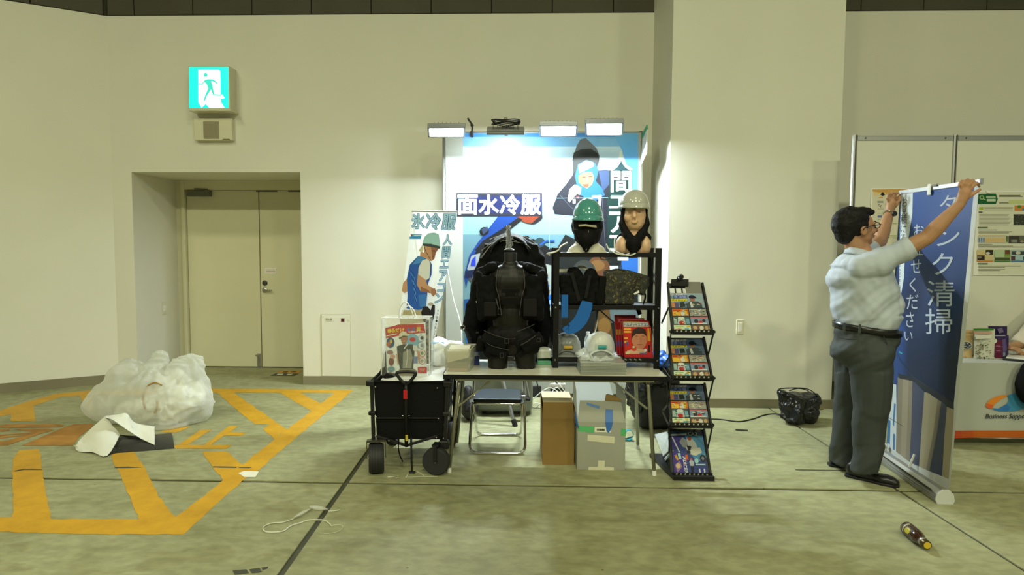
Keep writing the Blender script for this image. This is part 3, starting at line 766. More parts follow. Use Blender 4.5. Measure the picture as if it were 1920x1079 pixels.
# motorbike
bl, dk, nv, wh = (14, 50, 118), (13, 15, 20), (11, 22, 58), (130, 138, 142)
A.poly([(966, 406), (1016, 406), (1012, 415), (1000, 420), (985, 418), (972, 412)], (110, 46, 30)); A.poly([(1010, 407), (1017, 405), (1017, 410), (1005, 419), (995, 421)], (20, 20, 30))
A.poly([(934, 406), (972, 406), (955, 425), (930, 440), (900, 468), (885, 492), (874, 540), (870, 520), (880, 480), (896, 455)], bl)
A.poly([(972, 408), (980, 412), (955, 432), (925, 452), (905, 470), (890, 470), (905, 452), (940, 430)], dk)
A.ell(908, 434, 9, 8, dk, rot=-.4); A.poly([(903, 430), (914, 425), (916, 432), (906, 440)], (40, 52, 78))
A.poly([(893, 470), (1000, 448), (1040, 470), (1042, 500), (960, 560), (890, 520), (884, 500)], dk)
A.poly([(884, 480), (900, 475), (905, 500), (880, 510), (876, 505)], wh); A.poly([(880, 505), (905, 495), (904, 515), (876, 518)], wh); A.poly([(884, 488), (892, 480), (892, 500), (882, 500)], (30, 50, 160))
A.poly([(872, 508), (890, 506), (885, 522), (872, 522)], nv); A.poly([(878, 522), (905, 520), (895, 540), (885, 532)], (60, 62, 64))
A.poly([(1008, 492), (1042, 500), (1042, 700), (1010, 700)], (140, 150, 148)); A.poly([(1016, 522), (1028, 520), (1028, 523), (1016, 525)], (40, 110, 200)); A.ell(1022, 536, 8, 5, (30, 90, 190)); A.poly([(1010, 562), (1042, 548), (1042, 572), (1012, 578)], (24, 100, 190)); A.trect('Ca', 1018, 560, 1036, 571, (180, 215, 240), .01)
A.line([(1012, 552), (1042, 541)], 1.2, (90, 100, 104))
A.ell(985, 447, 8, 5, dk); A.ell(1012, 455, 10, 9, (34, 52, 58)); A.line([(1012, 460), (1024, 452), (1040, 452)], 3, (24, 70, 170))
A.poly([(870, 562), (886, 560), (884, 580), (872, 590)], (26, 70, 130)); A.poly([(872, 590), (905, 560), (900, 640), (874, 655)], (44, 110, 190)); A.ell(876, 612, 6, 10, (150, 190, 215)); A.poly([(985, 620), (1042, 600), (1042, 690), (985, 690)], (40, 44, 46)); A.line([(1010, 648), (1042, 640)], 1.5, (190, 180, 90))
# creases of the folded print
for p in ([(893, 300), (893, 360)], [(982, 320), (982, 372)], [(1030, 390), (1030, 468)], [(1036, 372), (1140, 371)], [(870, 372), (856, 372)]): A.line(p, .6, (140, 190, 205))
A.build('artwork', M_print, bd)
# loose white return on the right side, with green tape at its top
def flap(m):
    P = [atY(1205, 252, YB-.02), atY(1213, 236, YB-.32), atY(1212, 288, YB-.32), atY(1201, 312, YB-.06), atY(1199, 640, YB-.02)]
    m.prism(P, (.006, 0, 0))
part('side_flap', M_sheet, bd, flap)
part('green_tape', mat('green_tape', (.02, .34, .16), rough=.4), bd, lambda m: m.prism([atY(1203, 254, YB-.03)-Vector((.004, 0, 0)), atY(1213, 234, YB-.33)-Vector((.004, 0, 0)), atY(1213.5, 242, YB-.33)-Vector((.004, 0, 0)), atY(1206, 259, YB-.05)-Vector((.004, 0, 0))], (.012, 0, 0)))

# ---- floodlights on arms over the backdrop
LED = (0.87, 0.98, 1.0)
M_led = mat('led_lens', (0.9, 0.9, 0.9), emit=LED, estr=16.0)
M_led1 = mat('led_lens_left', (0.9, 0.9, 0.9), emit=LED, estr=14.0)
M_led2 = mat('led_lens_dim', (0.9, 0.9, 0.9), emit=LED, estr=10.0)
FLUX = 0.33*0.21/(0.20*0.05)
M_arr = mat('led_array', (0.9, 0.9, 0.9), emit=LED, estr=265.0*FLUX); M_arr1 = mat('led_array_left', (0.9, 0.9, 0.9), emit=LED, estr=150.0*FLUX); M_arr2 = mat('led_array_back', (0.9, 0.9, 0.9), emit=LED, estr=105.0*FLUX)
M_lampbody = mat('lamp_housing', (.22, .23, .24), rough=.35, metal=.7)
def floodlight(cx, y0, y1, tilt_pts, label, w=.36, back=False):
    """near edge / far edge of the glass given as picture rows at their depths"""
    (ny, nY), (fy, fY) = tilt_pts
    n = atY(cx, ny, nY); f = atY(cx, fy, fY)
    cen = (n+f)/2; ax = (n-f).normalized(); L = (n-f).length
    sx = Vector((1, 0, 0)); up = sx.cross(-ax).normalized()
    if up.z < 0: up = -up
    if back: up = up
    M = Matrix((sx, ax, up)).transposed()
    t = thing('clamp_floodlight', label, 'lamp', (cen.x, YB, bzt-.05), 'floodlights over the backdrop')
    def body(m):
        m.box(cen+up*.022, (w, L, .03), M); 
        for k in range(7): m.box(cen+up*.05+sx*((k-3)*w*.11), (.006, L*.7, .03), M)
    part('housing', M_lampbody, t, body, bevel=.004)
    def rim(m):
        for s in (-1, 1):
            m.box(cen+sx*(s*(w/2-.008)), (.018, L, .022), M); m.box(cen+ax*(s*(L/2-.008)), (w, .018, .022), M)
    part('rim', M_lampbody, t, rim, bevel=.003)
    part('lens', M_led2 if back else M_led1 if cx < 900 else M_led, t, lambda m: m.box(cen+up*.004, (w-.03, L-.03, .006), M))
    part('led_array', M_arr2 if back else M_arr1 if cx < 900 else M_arr, t, lambda m: m.box(cen-up*.001, (.20, .05, .004), M))
    a = cen+up*.05; b = Vector((cen.x, YB+.02, bzt+.0))
    part('arm', M_black, t, lambda m: m.tube(rounded([b, b+Vector((0, 0, .05)), a+Vector((0, .12, .03)), a], .04), .009, 8), smooth=True)
    part('clamp', M_black, t, lambda m: (m.box(b, (.035, .05, .06)), m.cyl(b+Vector((0, -.06, 0)), b+Vector((0, -.02, 0)), .008)), bevel=.004)
    return t
floodlight(837, 0, 0, ((238, 6.14), (256, 6.36)), 'lit floodlight at the left end of the backdrop top, sticking out past its edge')
floodlight(1047, 0, 0, ((234, 6.14), (255, 6.36)), 'lit floodlight over the backdrop just left of the rightmost one')
floodlight(1133, 0, 0, ((229, 6.12), (253, 6.36)), 'rightmost lit floodlight over the backdrop, nearest the pillar')
t2 = floodlight(948, 0, 0, ((251, 6.16), (244.5, 6.40)), 'floodlight seen edge on with a coiled black cable on its back', back=True)
lc = atY(948, 243, 6.28)
part('cable_coil', M_bcable, t2, lambda m: [m.tube([lc+Vector((math.cos(k*.26)*(.13+.012*math.sin(k*1.3+j)), math.sin(k*.26)*.09, .052+.01*j+.006*math.sin(k*.8+j))) for k in range(24)], .005, 6, closed=True) for j in range(4)]+[m.tube(arc(lc+Vector((0, 0, .09)), .02, 0, PI, 8, (1, 0, 0), (0, 0, 1)), .003, 6)])
# unlit clip arm standing on the rail
q = atY(885, 252, YB)
cl = thing('clip_arm', 'small black clip arm standing up from the backdrop rail beside the left floodlight', 'clamp', q)
part('clip', M_black, cl, lambda m: m.box(q+Vector((0, 0, .0)), (.03, .05, .06)), bevel=.004)
part('post', M_black, cl, lambda m: m.tube([atY(885, 250, YB-.02), atY(885.5, 236, YB-.02)], .010, 8))
part('head', M_black, cl, lambda m: (m.beam(atY(887, 237, YB-.02), atY(877, 222, YB-.02), .035, .02), m.ball(atY(885, 235, YB-.02), .018, 10)), bevel=.003)

# ---- leaning printed banner
YL = 5.62
PT = [(773, 396), (858, 397), (800, 724), (733, 724)]
lb = thing('leaning_banner', 'narrow white banner printed with a worker in a blue vest, leaning left of the backdrop', 'banner', Vector((atY(775, 700, YL).x, YL, 0)))
Pq = [atY(x, y, YL) for x, y in PT]
part('sheet', translucent('banner_film', (.84, .86, .84), .3), lb, lambda m: m.add([p+Vector((0, .004, 0)) for p in Pq], [(0, 1, 2, 3)]))
def lstand(m):
    c = atY(800, 560, YL+.06)
    for q in (Pq[0], Pq[1]): m.tube([c, q+Vector((0, .012, 0))], .006, 6)
    for dx in (-.28, .30): m.tube([c, Vector((c.x+dx-.02, YL+.02, 0.012))], .008, 6)
    m.tube([c, Vector((c.x, YL+.5, .012))], .008, 6); m.box(c, (.05, .03, .06))
part('stand', M_black, lb, lstand)
part('top_bar', M_alu, lb, lambda m: m.tube([Pq[0]+Vector((0, .004, 0)), Pq[1]+Vector((0, .004, 0))], .006, 8))
A = Art((0, YL, 0), (0, -1, 0))
cz = lambda x, y: (760+x/6.745, 385+y/6.745)
zz = lambda x, y: (660+x/3.175, 380+y/3.175)
def outlined(s, quad, c1, c2, bold):
    A.text(s, quad, (30, 72, 150), bold+.05); A.text(s, quad, c1, bold)
ot = [[(771, 399), (798, 400), (797, 431), (771, 430)], [(798, 399), (829, 399), (826, 433), (797, 431)], [(829, 400), (858, 400), (854, 433), (826, 432)]]
for s, qd in zip('氷冷服', ot):
    A.text(s, qd, (36, 92, 180), .085)
    A.text(s, [(a+ (.8 if i in (0, 3) else -.8), b+(.7 if i < 2 else -.7)) for i, (a, b) in enumerate(qd)], (168, 212, 240), .035)
# red dot and blue tag
A.poly([cz(75, 367), cz(210, 368), cz(198, 402), cz(70, 400)], (70, 165, 225)); A.poly([cz(55, 398), cz(200, 402), cz(195, 428), cz(52, 424)], (60, 150, 215)); A.ell(*cz(80, 378), 1.6, 1.6, (190, 60, 30)); A.rect(*cz(110, 378), *cz(195, 388), (215, 235, 245))
# vertical lettering
vt = [((541, 188), (600, 188), (598, 255), (538, 258)), ((538, 260), (592, 260), (582, 335), (530, 335)), ((524, 340), (580, 340), (574, 395), (518, 395)), ((520, 402), (572, 402), (562, 472), (512, 472)), ((508, 478), (558, 478), (550, 535), (504, 535)), ((500, 540), (550, 540), (540, 602), (488, 602))]
for s, qd in zip('人間エアコン', vt):
    qq = [zz(*p) for p in qd]; A.text(s, qq, (38, 94, 180), .085); A.text(s, [(a+(.5 if i in (0, 3) else -.5), b+(.5 if i < 2 else -.5)) for i, (a, b) in enumerate(qq)], (168, 212, 240), .03)
for i, s in enumerate('水冷服・冷風システム'):
    y = 636+i*20; x = 507-i*3.2; A.text(s, [zz(x, y), zz(x+13, y), zz(x+12, y+17), zz(x-1, y+17)], (40, 44, 48), .01)
# worker: trousers, vest, arm, sleeve, head, helmet, glove
sk, sk2 = (196, 150, 116), (150, 104, 78)
A.poly([zz(300, 640), zz(420, 640), zz(440, 720), zz(300, 800), zz(285, 700)], (176, 166, 130))
A.poly([zz(330, 450), zz(335, 530), zz(312, 540), zz(298, 525), zz(305, 480)], sk)
A.poly([zz(395, 318), zz(345, 370), zz(328, 450), zz(332, 560), zz(325, 630), zz(400, 640), zz(440, 625), zz(448, 560), zz(455, 480), zz(474, 430), zz(477, 370), zz(455, 330)], (40, 92, 180))
A.poly([zz(395, 320), zz(440, 328), zz(410, 360), zz(360, 370)], (74, 140, 205))
for k in range(9): A.line([zz(345+4*k, 395+22*k), zz(372+2*k, 430+22*k), zz(362+3*k, 470+18*k)], .9, (90, 160, 225) if k % 2 else (22, 52, 130))
A.poly([zz(395, 550), zz(440, 545), zz(448, 560), zz(442, 622), zz(405, 620)], (62, 120, 195))
A.poly([zz(420, 345), zz(455, 332), zz(468, 365), zz(462, 450), zz(438, 465), zz(395, 430), zz(398, 385)], (222, 226, 222))
A.poly([zz(393, 425), zz(440, 460), zz(450, 490), zz(500, 520), zz(503, 545), zz(485, 558), zz(470, 540), zz(410, 530), zz(388, 490)], sk); A.poly([zz(410, 500), zz(455, 520), zz(470, 540), zz(412, 530)], sk2)
A.poly([zz(472, 515), zz(495, 510), zz(503, 540), zz(485, 560), zz(472, 545)], (170, 120, 92))
A.poly([zz(410, 288), zz(430, 300), zz(470, 350), zz(440, 332), zz(405, 318)], sk)
A.poly([zz(430, 245), zz(520, 262), zz(510, 275), zz(500, 300), zz(492, 335), zz(474, 350), zz(455, 335), zz(430, 300)], sk); A.poly([zz(470, 262), zz(520, 270), zz(500, 300), zz(492, 335), zz(480, 345), zz(476, 300)], sk2)
A.line([zz(480, 287), zz(497, 290)], 1.0, (40, 30, 26)); A.line([zz(478, 321), zz(492, 322)], 1.0, (110, 56, 48))
A.poly([zz(398, 285), zz(424, 246), zz(428, 280), zz(412, 300)], (205, 200, 165))
A.poly([zz(420, 240), zz(432, 205), zz(455, 184), zz(490, 178), zz(518, 190), zz(526, 250), zz(522, 262), zz(425, 246)], (160, 208, 210)); A.poly([zz(420, 244), zz(470, 246), zz(527, 262), zz(524, 276), zz(480, 266), zz(424, 258)], (60, 74, 78))
A.line([zz(430, 255), zz(440, 290), zz(470, 345)], .9, (44, 40, 36))
A.poly([zz(412, 655), zz(425, 620), zz(450, 618), zz(470, 640), zz(480, 605), zz(495, 612), zz(494, 660), zz(478, 720), zz(470, 780), zz(430, 720)], (26, 26, 26)); A.ell(*zz(470, 605), 4.8, 3.2, (176, 170, 150))
A.build('artwork', M_print, lb)
# white cable hanging from the backdrop down to the table
cb_ = MB(); cb_.tube(spline([atY(838, 500, 6.3), atY(850, 560, 6.2), atY(862, 600, 6.0), atY(866, 640, 5.6), atY(862, 668, 5.2)], 5), .004, 6)
tag(cb_.build('hanging_cable', M_wire, None, smooth=True), 'thin white cable hanging down between the leaning banner and the backdrop', 'cable')
# ================================================================== TABLE AND WHAT STANDS UNDER IT
YT0, YT1 = 4.39, 4.99
ZT = atY(1040, 704.2, YT0).z                     # table surface
tx0, tx1 = atY(830.5, 706, YT0).x, atY(1252, 708, YT0).x
M_top = mat('table_laminate', (.70, .68, .56), rough=.28, var=.02, scale=3)
M_edge = mat('table_edge', (.006, .006, .006), rough=.6, spec=.2)
M_leg = mat('grey_tube', (.36, .35, .27), rough=.35, metal=.75)
tb = thing('folding_table', 'long folding table with pale laminate top, black edge and grey tube legs', 'table', ((tx0+tx1)/2, (YT0+YT1)/2, 0))
part('tabletop', M_top, tb, lambda m: m.mm((tx0+.003, YT0+.003, ZT-.02), (tx1-.003, YT1-.003, ZT)), bevel=.004)
def edge(m):
    for z0, z1 in ((ZT-.034, ZT-.0015),):
        m.mm((tx0, YT0, z0), (tx1, YT0+.012, z1)); m.mm((tx0, YT1-.012, z0), (tx1, YT1, z1)); m.mm((tx0, YT0+.012, z0), (tx0+.012, YT1-.012, z1)); m.mm((tx1-.012, YT0+.012, z0), (tx1, YT1-.012, z1))
part('edge_band', M_edge, tb, edge, bevel=.003)
part('apron', M_leg, tb, lambda m: (m.mm((tx0+.08, YT0+.05, ZT-.055), (tx1-.08, YT0+.075, ZT-.034)), m.mm((tx0+.08, YT1-.075, ZT-.055), (tx1-.08, YT1-.05, ZT-.034))))
legs = []
for (x0, x1, side) in ((atY(861, 716, 4.45).x, -.449, -1), (atY(1216, 716, 4.45).x, .992, 1)):
    for (ya, yb) in ((4.47, 4.44), (4.93, 5.03)):
        l = part('leg', M_leg, tb, lambda m: m.tube(rounded([Vector((x0-side*.0, (ya+4.7)/2, ZT-.05)), Vector((x0, ya, ZT-.05)), Vector((x1, yb, .02))], .05), .0135, 10), smooth=True)
        part('foot_cap', M_white, l, lambda m: m.cyl((x1, yb, 0.0), (x1-side*.0006, yb, .035), .0165, .0155, 12))
    part('crossbar', M_leg, tb, lambda m: m.tube([Vector((x0+(x1-x0)*.62, 4.455, ZT*.42)), Vector((x0+(x1-x0)*.62, 4.985, ZT*.42))], .009, 8)) if False else None
    part('brace', M_leg, tb, lambda m: m.beam((x0+(x1-x0)*.35, 4.56, ZT*.62), (x0-side*.27, 4.6, ZT-.045), .024, .012), bevel=.002)
    part('hinge_bracket', M_steel, tb, lambda m: m.mm((x0-.03, 4.52, ZT-.07), (x0+.03, 4.88, ZT-.034)), bevel=.003)

# ---- folding chair pushed under the table
M_pad = mat('dark_vinyl_pad', (.018, .023, .028), rough=.4, var=.1, scale=20)
ch = thing('folding_chair', 'chrome folding chair with dark padded seat under the table', 'chair', (-.02, 5.05, 0))
cxl, cxr = atZ(880, 852).x, atZ(985, 852).x
xin0, xin1 = cxl+.025, cxr-.02
Ya, Yb = 4.84, 5.33
part('front_frame', M_chrome, ch, lambda m: m.tube(rounded([(cxl+.03, 5.36, .74), (cxl+.012, 5.22, .55), (cxl, Ya, .012), (cxr, Ya, .012), (cxr-.012, 5.22, .55), (cxr-.03, 5.36, .74)], .07, 5), .0115, 10), smooth=True)
part('rear_frame', M_chrome, ch, lambda m: m.tube(rounded([(xin0, 4.88, .40), (xin0+.01, Yb, .012), (xin1-.01, Yb, .012), (xin1, 4.88, .40)], .06, 5), .0115, 10), smooth=True)
part('stretcher', M_chrome, ch, lambda m: m.tube([(cxl+.004, Ya+.06, .09), (cxr-.004, Ya+.06, .09)], .006, 8)) if False else None
def pad(m):
    m.mm((cxl+.03, 4.83, .405), (cxr-.03, 5.20, .435))
part('seat', M_pad, ch, pad, bevel=.02, bseg=4, smooth=True, angle=50)
part('seat_rail', M_chrome, ch, lambda m: m.tube(rounded([(cxl+.02, 5.2, .40), (cxl+.025, 4.835, .398), (cxr-.025, 4.835, .398), (cxr-.02, 5.2, .40)], .04), .010, 8), smooth=True)
part('backrest', M_pad, ch, lambda m: m.mm((cxl+.04, 5.335, .60), (cxr-.04, 5.375, .735)), bevel=.012, bseg=3)
for x in (cxl+.02, cxr-.02):
    part('pivot', M_steel, ch, lambda m: m.cyl((x-.018, 5.05, .40), (x+.018, 5.05, .40), .016, None, 12), smooth=True, angle=40)

# ---- grey hard case behind the chair and a folded step stool leaning on it
M_case = mat('grey_case', (.27, .29, .25), rough=.4, var=.05)
gc = thing('hard_case', 'grey hard case with rounded corners on the floor behind the folding chair', 'case', (.12, 6.15, 0))
xa, xb = atZ(893, 764).x, atZ(997, 764).x
part('shell', M_case, gc, lambda m: m.mm((xa, 5.98, .03), (xb, 6.3, .50)), bevel=.05, bseg=5, smooth=True, angle=60)
part('seam', M_black, gc, lambda m: m.mm((xa-.003, 6.13, .05), (xb+.003, 6.145, .48)), bevel=.002)
for x in (xa+.09, xb-.09):
    part('caster', M_black, gc, lambda m: m.cyl((x-.02, 6.05, .022), (x+.02, 6.05, .022), .022, None, 12))
part('grip', M_black, gc, lambda m: m.tube(rounded([(xb-.16, 5.975, .44), (xb-.16, 5.94, .44), (xb-.08, 5.94, .44), (xb-.08, 5.975, .44)], .02), .009, 8))
ss = thing('step_stool', 'grey folded step stool leaning between the folding chair and the grey case', 'step stool', (-.08, 5.8, 0))
def rail(dx):
    return lambda m: m.beam((.02+dx, 5.62, .012), (-.16+dx, 5.86, .60), .022, .03)
r1 = part('rail', M_alu, ss, rail(-.005), bevel=.003); r2 = part('rail', M_alu, ss, rail(.20) if False else (lambda m: m.beam((.03+.12, 5.86, .17), (-.16+.22, 5.9, .60), .02, .028)), bevel=.003)
part('rubber_foot', M_black, r1, lambda m: m.beam((.022, 5.617, 0.0), (.004, 5.641, .055), .03, .036))
part('tread', M_case, ss, lambda m: m.hexa([(-.045, 5.80, .22), (.13, 5.84, .22), (.13, 5.86, .23), (-.045, 5.82, .23), (-.15, 5.87, .58), (.05, 5.89, .58), (.05, 5.91, .585), (-.15, 5.89, .585)]), bevel=.002)
part('step', M_black, ss, lambda m: m.box((.05, 5.83, .20), (.22, .06, .025)), bevel=.004)

# ---- brown cardboard carton, flaps folded to a ridge
def tent(x0, x1, y0, y1, zb, ridge):
    pass
M_card = mat('cardboard', (.24, .145, .038), rough=.75, var=.06, scale=5)
M_card_lit = mat('cardboard_lit', (.62, .50, .28), rough=.8, var=.05, scale=5)  # paler copy of the cardboard, lamp light on the flaps put into its colour
Yc = 4.63
c00, c10 = atZ(1017, 872), atZ(1076, 872)
zs, zr = atY(1045, 786, Yc).z, atY(1045, 756, Yc+.02).z
cbx = thing('carton', 'tall narrow brown cardboard carton with folded top flaps under the table', 'box', ((c00.x+c10.x)/2, Yc+.12, 0))
X0, X1, D = c00.x, c10.x, .40
zr = .445
yr = atZ(1045, 755, zr).y
part('front_panel', M_card, cbx, lambda m: m.mm((X0, Yc, 0), (X1, Yc+.006, zs)), bevel=.001)
part('back_panel', M_card, cbx, lambda m: m.mm((X0, Yc+D-.006, 0), (X1, Yc+D, zs)))
part('side_panel', M_card, cbx, lambda m: m.mm((X0, Yc+.006, 0), (X0+.006, Yc+D-.006, zs)))
part('side_panel', M_card, cbx, lambda m: m.mm((X1-.006, Yc+.006, 0), (X1, Yc+D-.006, zs)))
part('bottom_panel', M_card, cbx, lambda m: m.mm((X0+.006, Yc+.006, 0), (X1-.006, Yc+D-.006, .006)))
part('front_flap', M_card, cbx, lambda m: m.hexa([(X0, Yc, zs), (X1, Yc, zs), (X1, Yc+.005, zs), (X0, Yc+.005, zs), (X0+.004, yr, zr), (X1-.006, yr, zr), (X1-.006, yr+.005, zr), (X0+.004, yr+.005, zr)]))
part('top_flap', M_card_lit, cbx, lambda m: m.hexa([(X0+.004, yr+.005, zr-.006), (X1-.006, yr+.005, zr-.006), (X1-.008, Yc+D, zr+.002), (X0+.004, Yc+D, zr+.002), (X0+.004, yr+.005, zr), (X1-.006, yr+.005, zr), (X1-.008, Yc+D, zr+.008), (X0+.004, Yc+D, zr+.008)]))
part('back_flap', M_card, cbx, lambda m: m.hexa([(X0, Yc+D-.005, zs), (X1, Yc+D-.005, zs), (X1, Yc+D, zs), (X0, Yc+D, zs), (X0+.004, Yc+D-.005, zr), (X1-.008, Yc+D-.005, zr), (X1-.008, Yc+D, zr), (X0+.004, Yc+D, zr)]))
for sx, xx in ((-1, X0), (1, X1)):
    part('side_flap', M_card, cbx, lambda m: m.hexa([(xx, Yc+.03, zs), (xx, Yc+D-.01, zs), (xx-sx*.004, Yc+D-.01, zs), (xx-sx*.004, Yc+.03, zs), (xx+sx*.008, yr-.02, zr-.03), (xx+sx*.006, Yc+D-.03, zr-.01), (xx+sx*.003, Yc+D-.03, zr-.01), (xx+sx*.005, yr-.02, zr-.03)]))

# ---- translucent corrugated plastic box with tape
def milky(name, col, alpha):
    m = mat(name, col, rough=.45, alpha=alpha, var=.05, scale=6); return m
M_pp = translucent('milky_plastic', (.64, .64, .55), .58); M_pp_lit = translucent('milky_plastic_lit', (.92, .94, .92), .72)  # second one a whiter copy for back-lit flaps, lamp light put into its colour
Yp = 4.53
p0, p1 = atZ(1082, 882), atZ(1172, 883.5)
X0, X1, D = p0.x, p1.x, .37
zs = atY(1128, 793, Yp).z; zf_ = atY(1128, 752, Yp+.05).z; zbk = atY(1125, 717, Yp+D+.01).z
pb = thing('plastic_box', 'milky translucent plastic box with blue and green tape and open flaps under the table', 'box', ((X0+X1)/2, Yp+.15, 0))
part('front_panel', M_pp, pb, lambda m: m.mm((X0, Yp, 0), (X1, Yp+.005, zs)))
part('back_panel', M_pp_lit, pb, lambda m: m.mm((X0, Yp+D-.005, 0), (X1, Yp+D, zs)))
part('side_panel', M_pp, pb, lambda m: m.mm((X0, Yp+.005, 0), (X0+.005, Yp+D-.005, zs)))
part('side_panel', M_pp, pb, lambda m: m.mm((X1-.005, Yp+.005, 0), (X1, Yp+D-.005, zs)))
part('bottom_panel', M_pp, pb, lambda m: m.mm((X0+.005, Yp+.005, 0), (X1-.005, Yp+D-.005, .005)))
part('front_flap', M_pp, pb, lambda m: m.hexa([(X0, Yp, zs), (X1, Yp, zs), (X1, Yp+.005, zs), (X0, Yp+.005, zs), (X0+.02, Yp+.05, zf_), (X1-.03, Yp+.05, zf_), (X1-.03, Yp+.055, zf_), (X0+.02, Yp+.055, zf_)]))
part('back_flap', M_pp_lit, pb, lambda m: m.hexa([(X0+.002, Yp+D-.006, zs), (X1-.002, Yp+D-.006, zs), (X1-.002, Yp+D-.001, zs), (X0+.002, Yp+D-.001, zs), (X0+.01, Yp+D+.01, zbk), (X1-.06, Yp+D+.01, zbk), (X1-.06, Yp+D+.015, zbk), (X0+.01, Yp+D+.015, zbk)]))
zl = atY(1082, 720, Yp+.2).z
part('side_flap', M_pp_lit, pb, lambda m: m.hexa([(X0, Yp+.01, zs), (X0, Yp+D-.01, zs), (X0-.004, Yp+D-.01, zs), (X0-.004, Yp+.01, zs), (X0-.004, Yp+.05, zl-.03), (X0+.004, Yp+D-.03, zl), (X0-.0, Yp+D-.03, zl), (X0-.008, Yp+.05, zl-.03)]))
part('side_flap', M_pp, pb, lambda m: m.hexa([(X1, Yp+.01, zs), (X1, Yp+D-.01, zs), (X1-.004, Yp+D-.01, zs), (X1-.004, Yp+.01, zs), (X1+.012, Yp+.06, zl-.06), (X1-.02, Yp+D-.03, zl), (X1-.024, Yp+D-.03, zl), (X1+.008, Yp+.06, zl-.06)]))
part('contents', mat('box_contents', (.30, .29, .25), rough=.6, var=.4, scale=12), pb, lambda m: [m.box((X0+.06+.055*k, Yp+.11+.03*(k % 3), .075+.02*((k*7) % 4)), (.06, .07, .13+.03*(k % 2)), (0, 0, .3*k)) for k in range(5)], bevel=.01)
def bx(x, y): return (1000+x/5.679, 700+y/5.679)
ff = (Vector((0, .05, zf_-zs))).normalized(); fn = Vector((0, -ff.z, ff.y))
for pts, c, up in (([bx(480, 562), bx(650, 572), bx(645, 640), bx(475, 618)], (90, 176, 112), 0), ([bx(932, 595), bx(985, 597), bx(985, 672), bx(930, 665)], (84, 170, 104), 0), ([bx(580, 655), bx(868, 678), bx(862, 750), bx(576, 722)], (206, 204, 178), 0),
                   ([bx(690, 932), bx(762, 934), bx(758, 1002), bx(858, 1004), bx(858, 1036), bx(585, 1032), bx(588, 1000), bx(686, 1000)], (204, 202, 176), 0), ([bx(766, 525), bx(847, 525), bx(830, 600), bx(800, 640), bx(778, 620)], (62, 106, 180), 0),
                   ([bx(568, 314), bx(708, 352), bx(700, 382), bx(568, 340)], (84, 126, 190), 1), ([bx(768, 385), bx(845, 390), bx(848, 525), bx(765, 525)], (72, 116, 186), 1)):
    A = Art((0, Yp, zs), fn if up else (0, -1, 0), start=.0012 if c[2] > 180 else .0008); A.poly(pts, c); A.build('tape', M_print, pb)
A = Art((0, Yp, 0), (0, -1, 0)); A.poly([bx(655, 578), bx(830, 580), bx(828, 632), bx(652, 628)], (225, 225, 205)); A.poly([bx(675, 592), bx(762, 594), bx(762, 618), bx(675, 616)], (120, 118, 100)); A.trect('18', *bx(712, 595), *bx(752, 617), (20, 20, 18), .02)
A.build('label_slot', M_print, pb)
part('tape', mat('blue_tape', (.02, .10, .33), rough=.4), pb, lambda m: m.hexa([(X0-.008, Yp-.004, zs-.02), (X0+.012, Yp-.004, zs-.05), (X0-.006, Yp+.1, zs-.05), (X0-.006, Yp+.1, zs-.02), (X0-.02, Yp-.002, zs+.06), (X0-.014, Yp-.002, zs+.06), (X0-.01, Yp+.1, zs+.06), (X0-.012, Yp+.1, zs+.06)]))
part('card_scrap', M_card, pb, lambda m: m.hexa([atY(1134, 752, Yp+.045), atY(1167, 752.5, Yp+.03), atY(1165, 751, Yp+.15), atY(1137, 750, Yp+.15), atY(1136, 740, Yp+.06), atY(1158, 745, Yp+.05), atY(1156, 743, Yp+.15), atY(1138, 739, Yp+.15)]))

# ---- brown box at the very back
o = thing('carton', 'brown cardboard carton standing behind the milky plastic box', 'box', (.95, 6.1, 0))
xa, xb = atY(1101, 712, 5.9).x, atY(1139, 712, 5.9).x
part('body', M_card, o, lambda m: m.mm((xa, 5.9, 0), (xb, 6.1, .47)), bevel=.003)
part('flap', M_card_lit, o, lambda m: m.hexa([(xa, 5.9, .47), (xb, 5.9, .47), (xb, 5.904, .472), (xa, 5.904, .472), (xa, 5.86, .55), (xb, 5.86, .55), (xb, 5.864, .55), (xa, 5.864, .55)]))

# ---- big black holdall with loose film cover, right of the boxes
M_nylon = mat('black_nylon', (.010, .010, .011), rough=.5, bump=.25, bscale=40)
M_gloss = mat('black_vinyl', (.012, .013, .014), rough=.22, bump=.2, bscale=14)
hx0, hx1 = atZ(1180, 790).x, atZ(1268, 797).x
hb = thing('holdall', 'large black holdall on the floor behind the right table legs', 'bag', ((hx0+hx1)/2, 5.7, 0))
hw = (hx1-hx0)/2; hc = (hx0+hx1)/2
blob('body', [('b', (hc, 5.72, .24), (hw*2-.06, .40, .44)), ('s', (hc, 5.72, .46), (hw*.9, .2, .08)), ('s', (hc-hw+.06, 5.72, .27), (.09, .18, .2)), ('s', (hc+hw-.06, 5.72, .27), (.08, .18, .2))], .018, M_nylon, hb, it=6, noise_amp=.02, noise_scale=7, seed=2, post=lambda p, n: Vector((p.x, p.y, max(0, p.z))))
for sx_ in (-.09, .09):
    part('strap', M_nylon, hb, lambda m: m.tube([(hc+sx_, 5.50, .05), (hc+sx_, 5.495, .46)], .012, 6))
part('handle', M_nylon, hb, lambda m: (m.tube(arc((hc, 5.6, .5), .1, 0, PI, 10, (1, 0, 0), (0, -.2, .6)), .012, 6),))
blob('film_cover', [('s', (hc-.02, 5.69, .50), (hw*.98, .22, .06)), ('s', (hc-hw*.8, 5.66, .34), (.1, .2, .2)), ('s', (hc-hw*.3, 5.65, .46), (.2, .2, .09))], .014, M_gloss, hb, it=2, noise_amp=.04, noise_scale=11, seed=5)
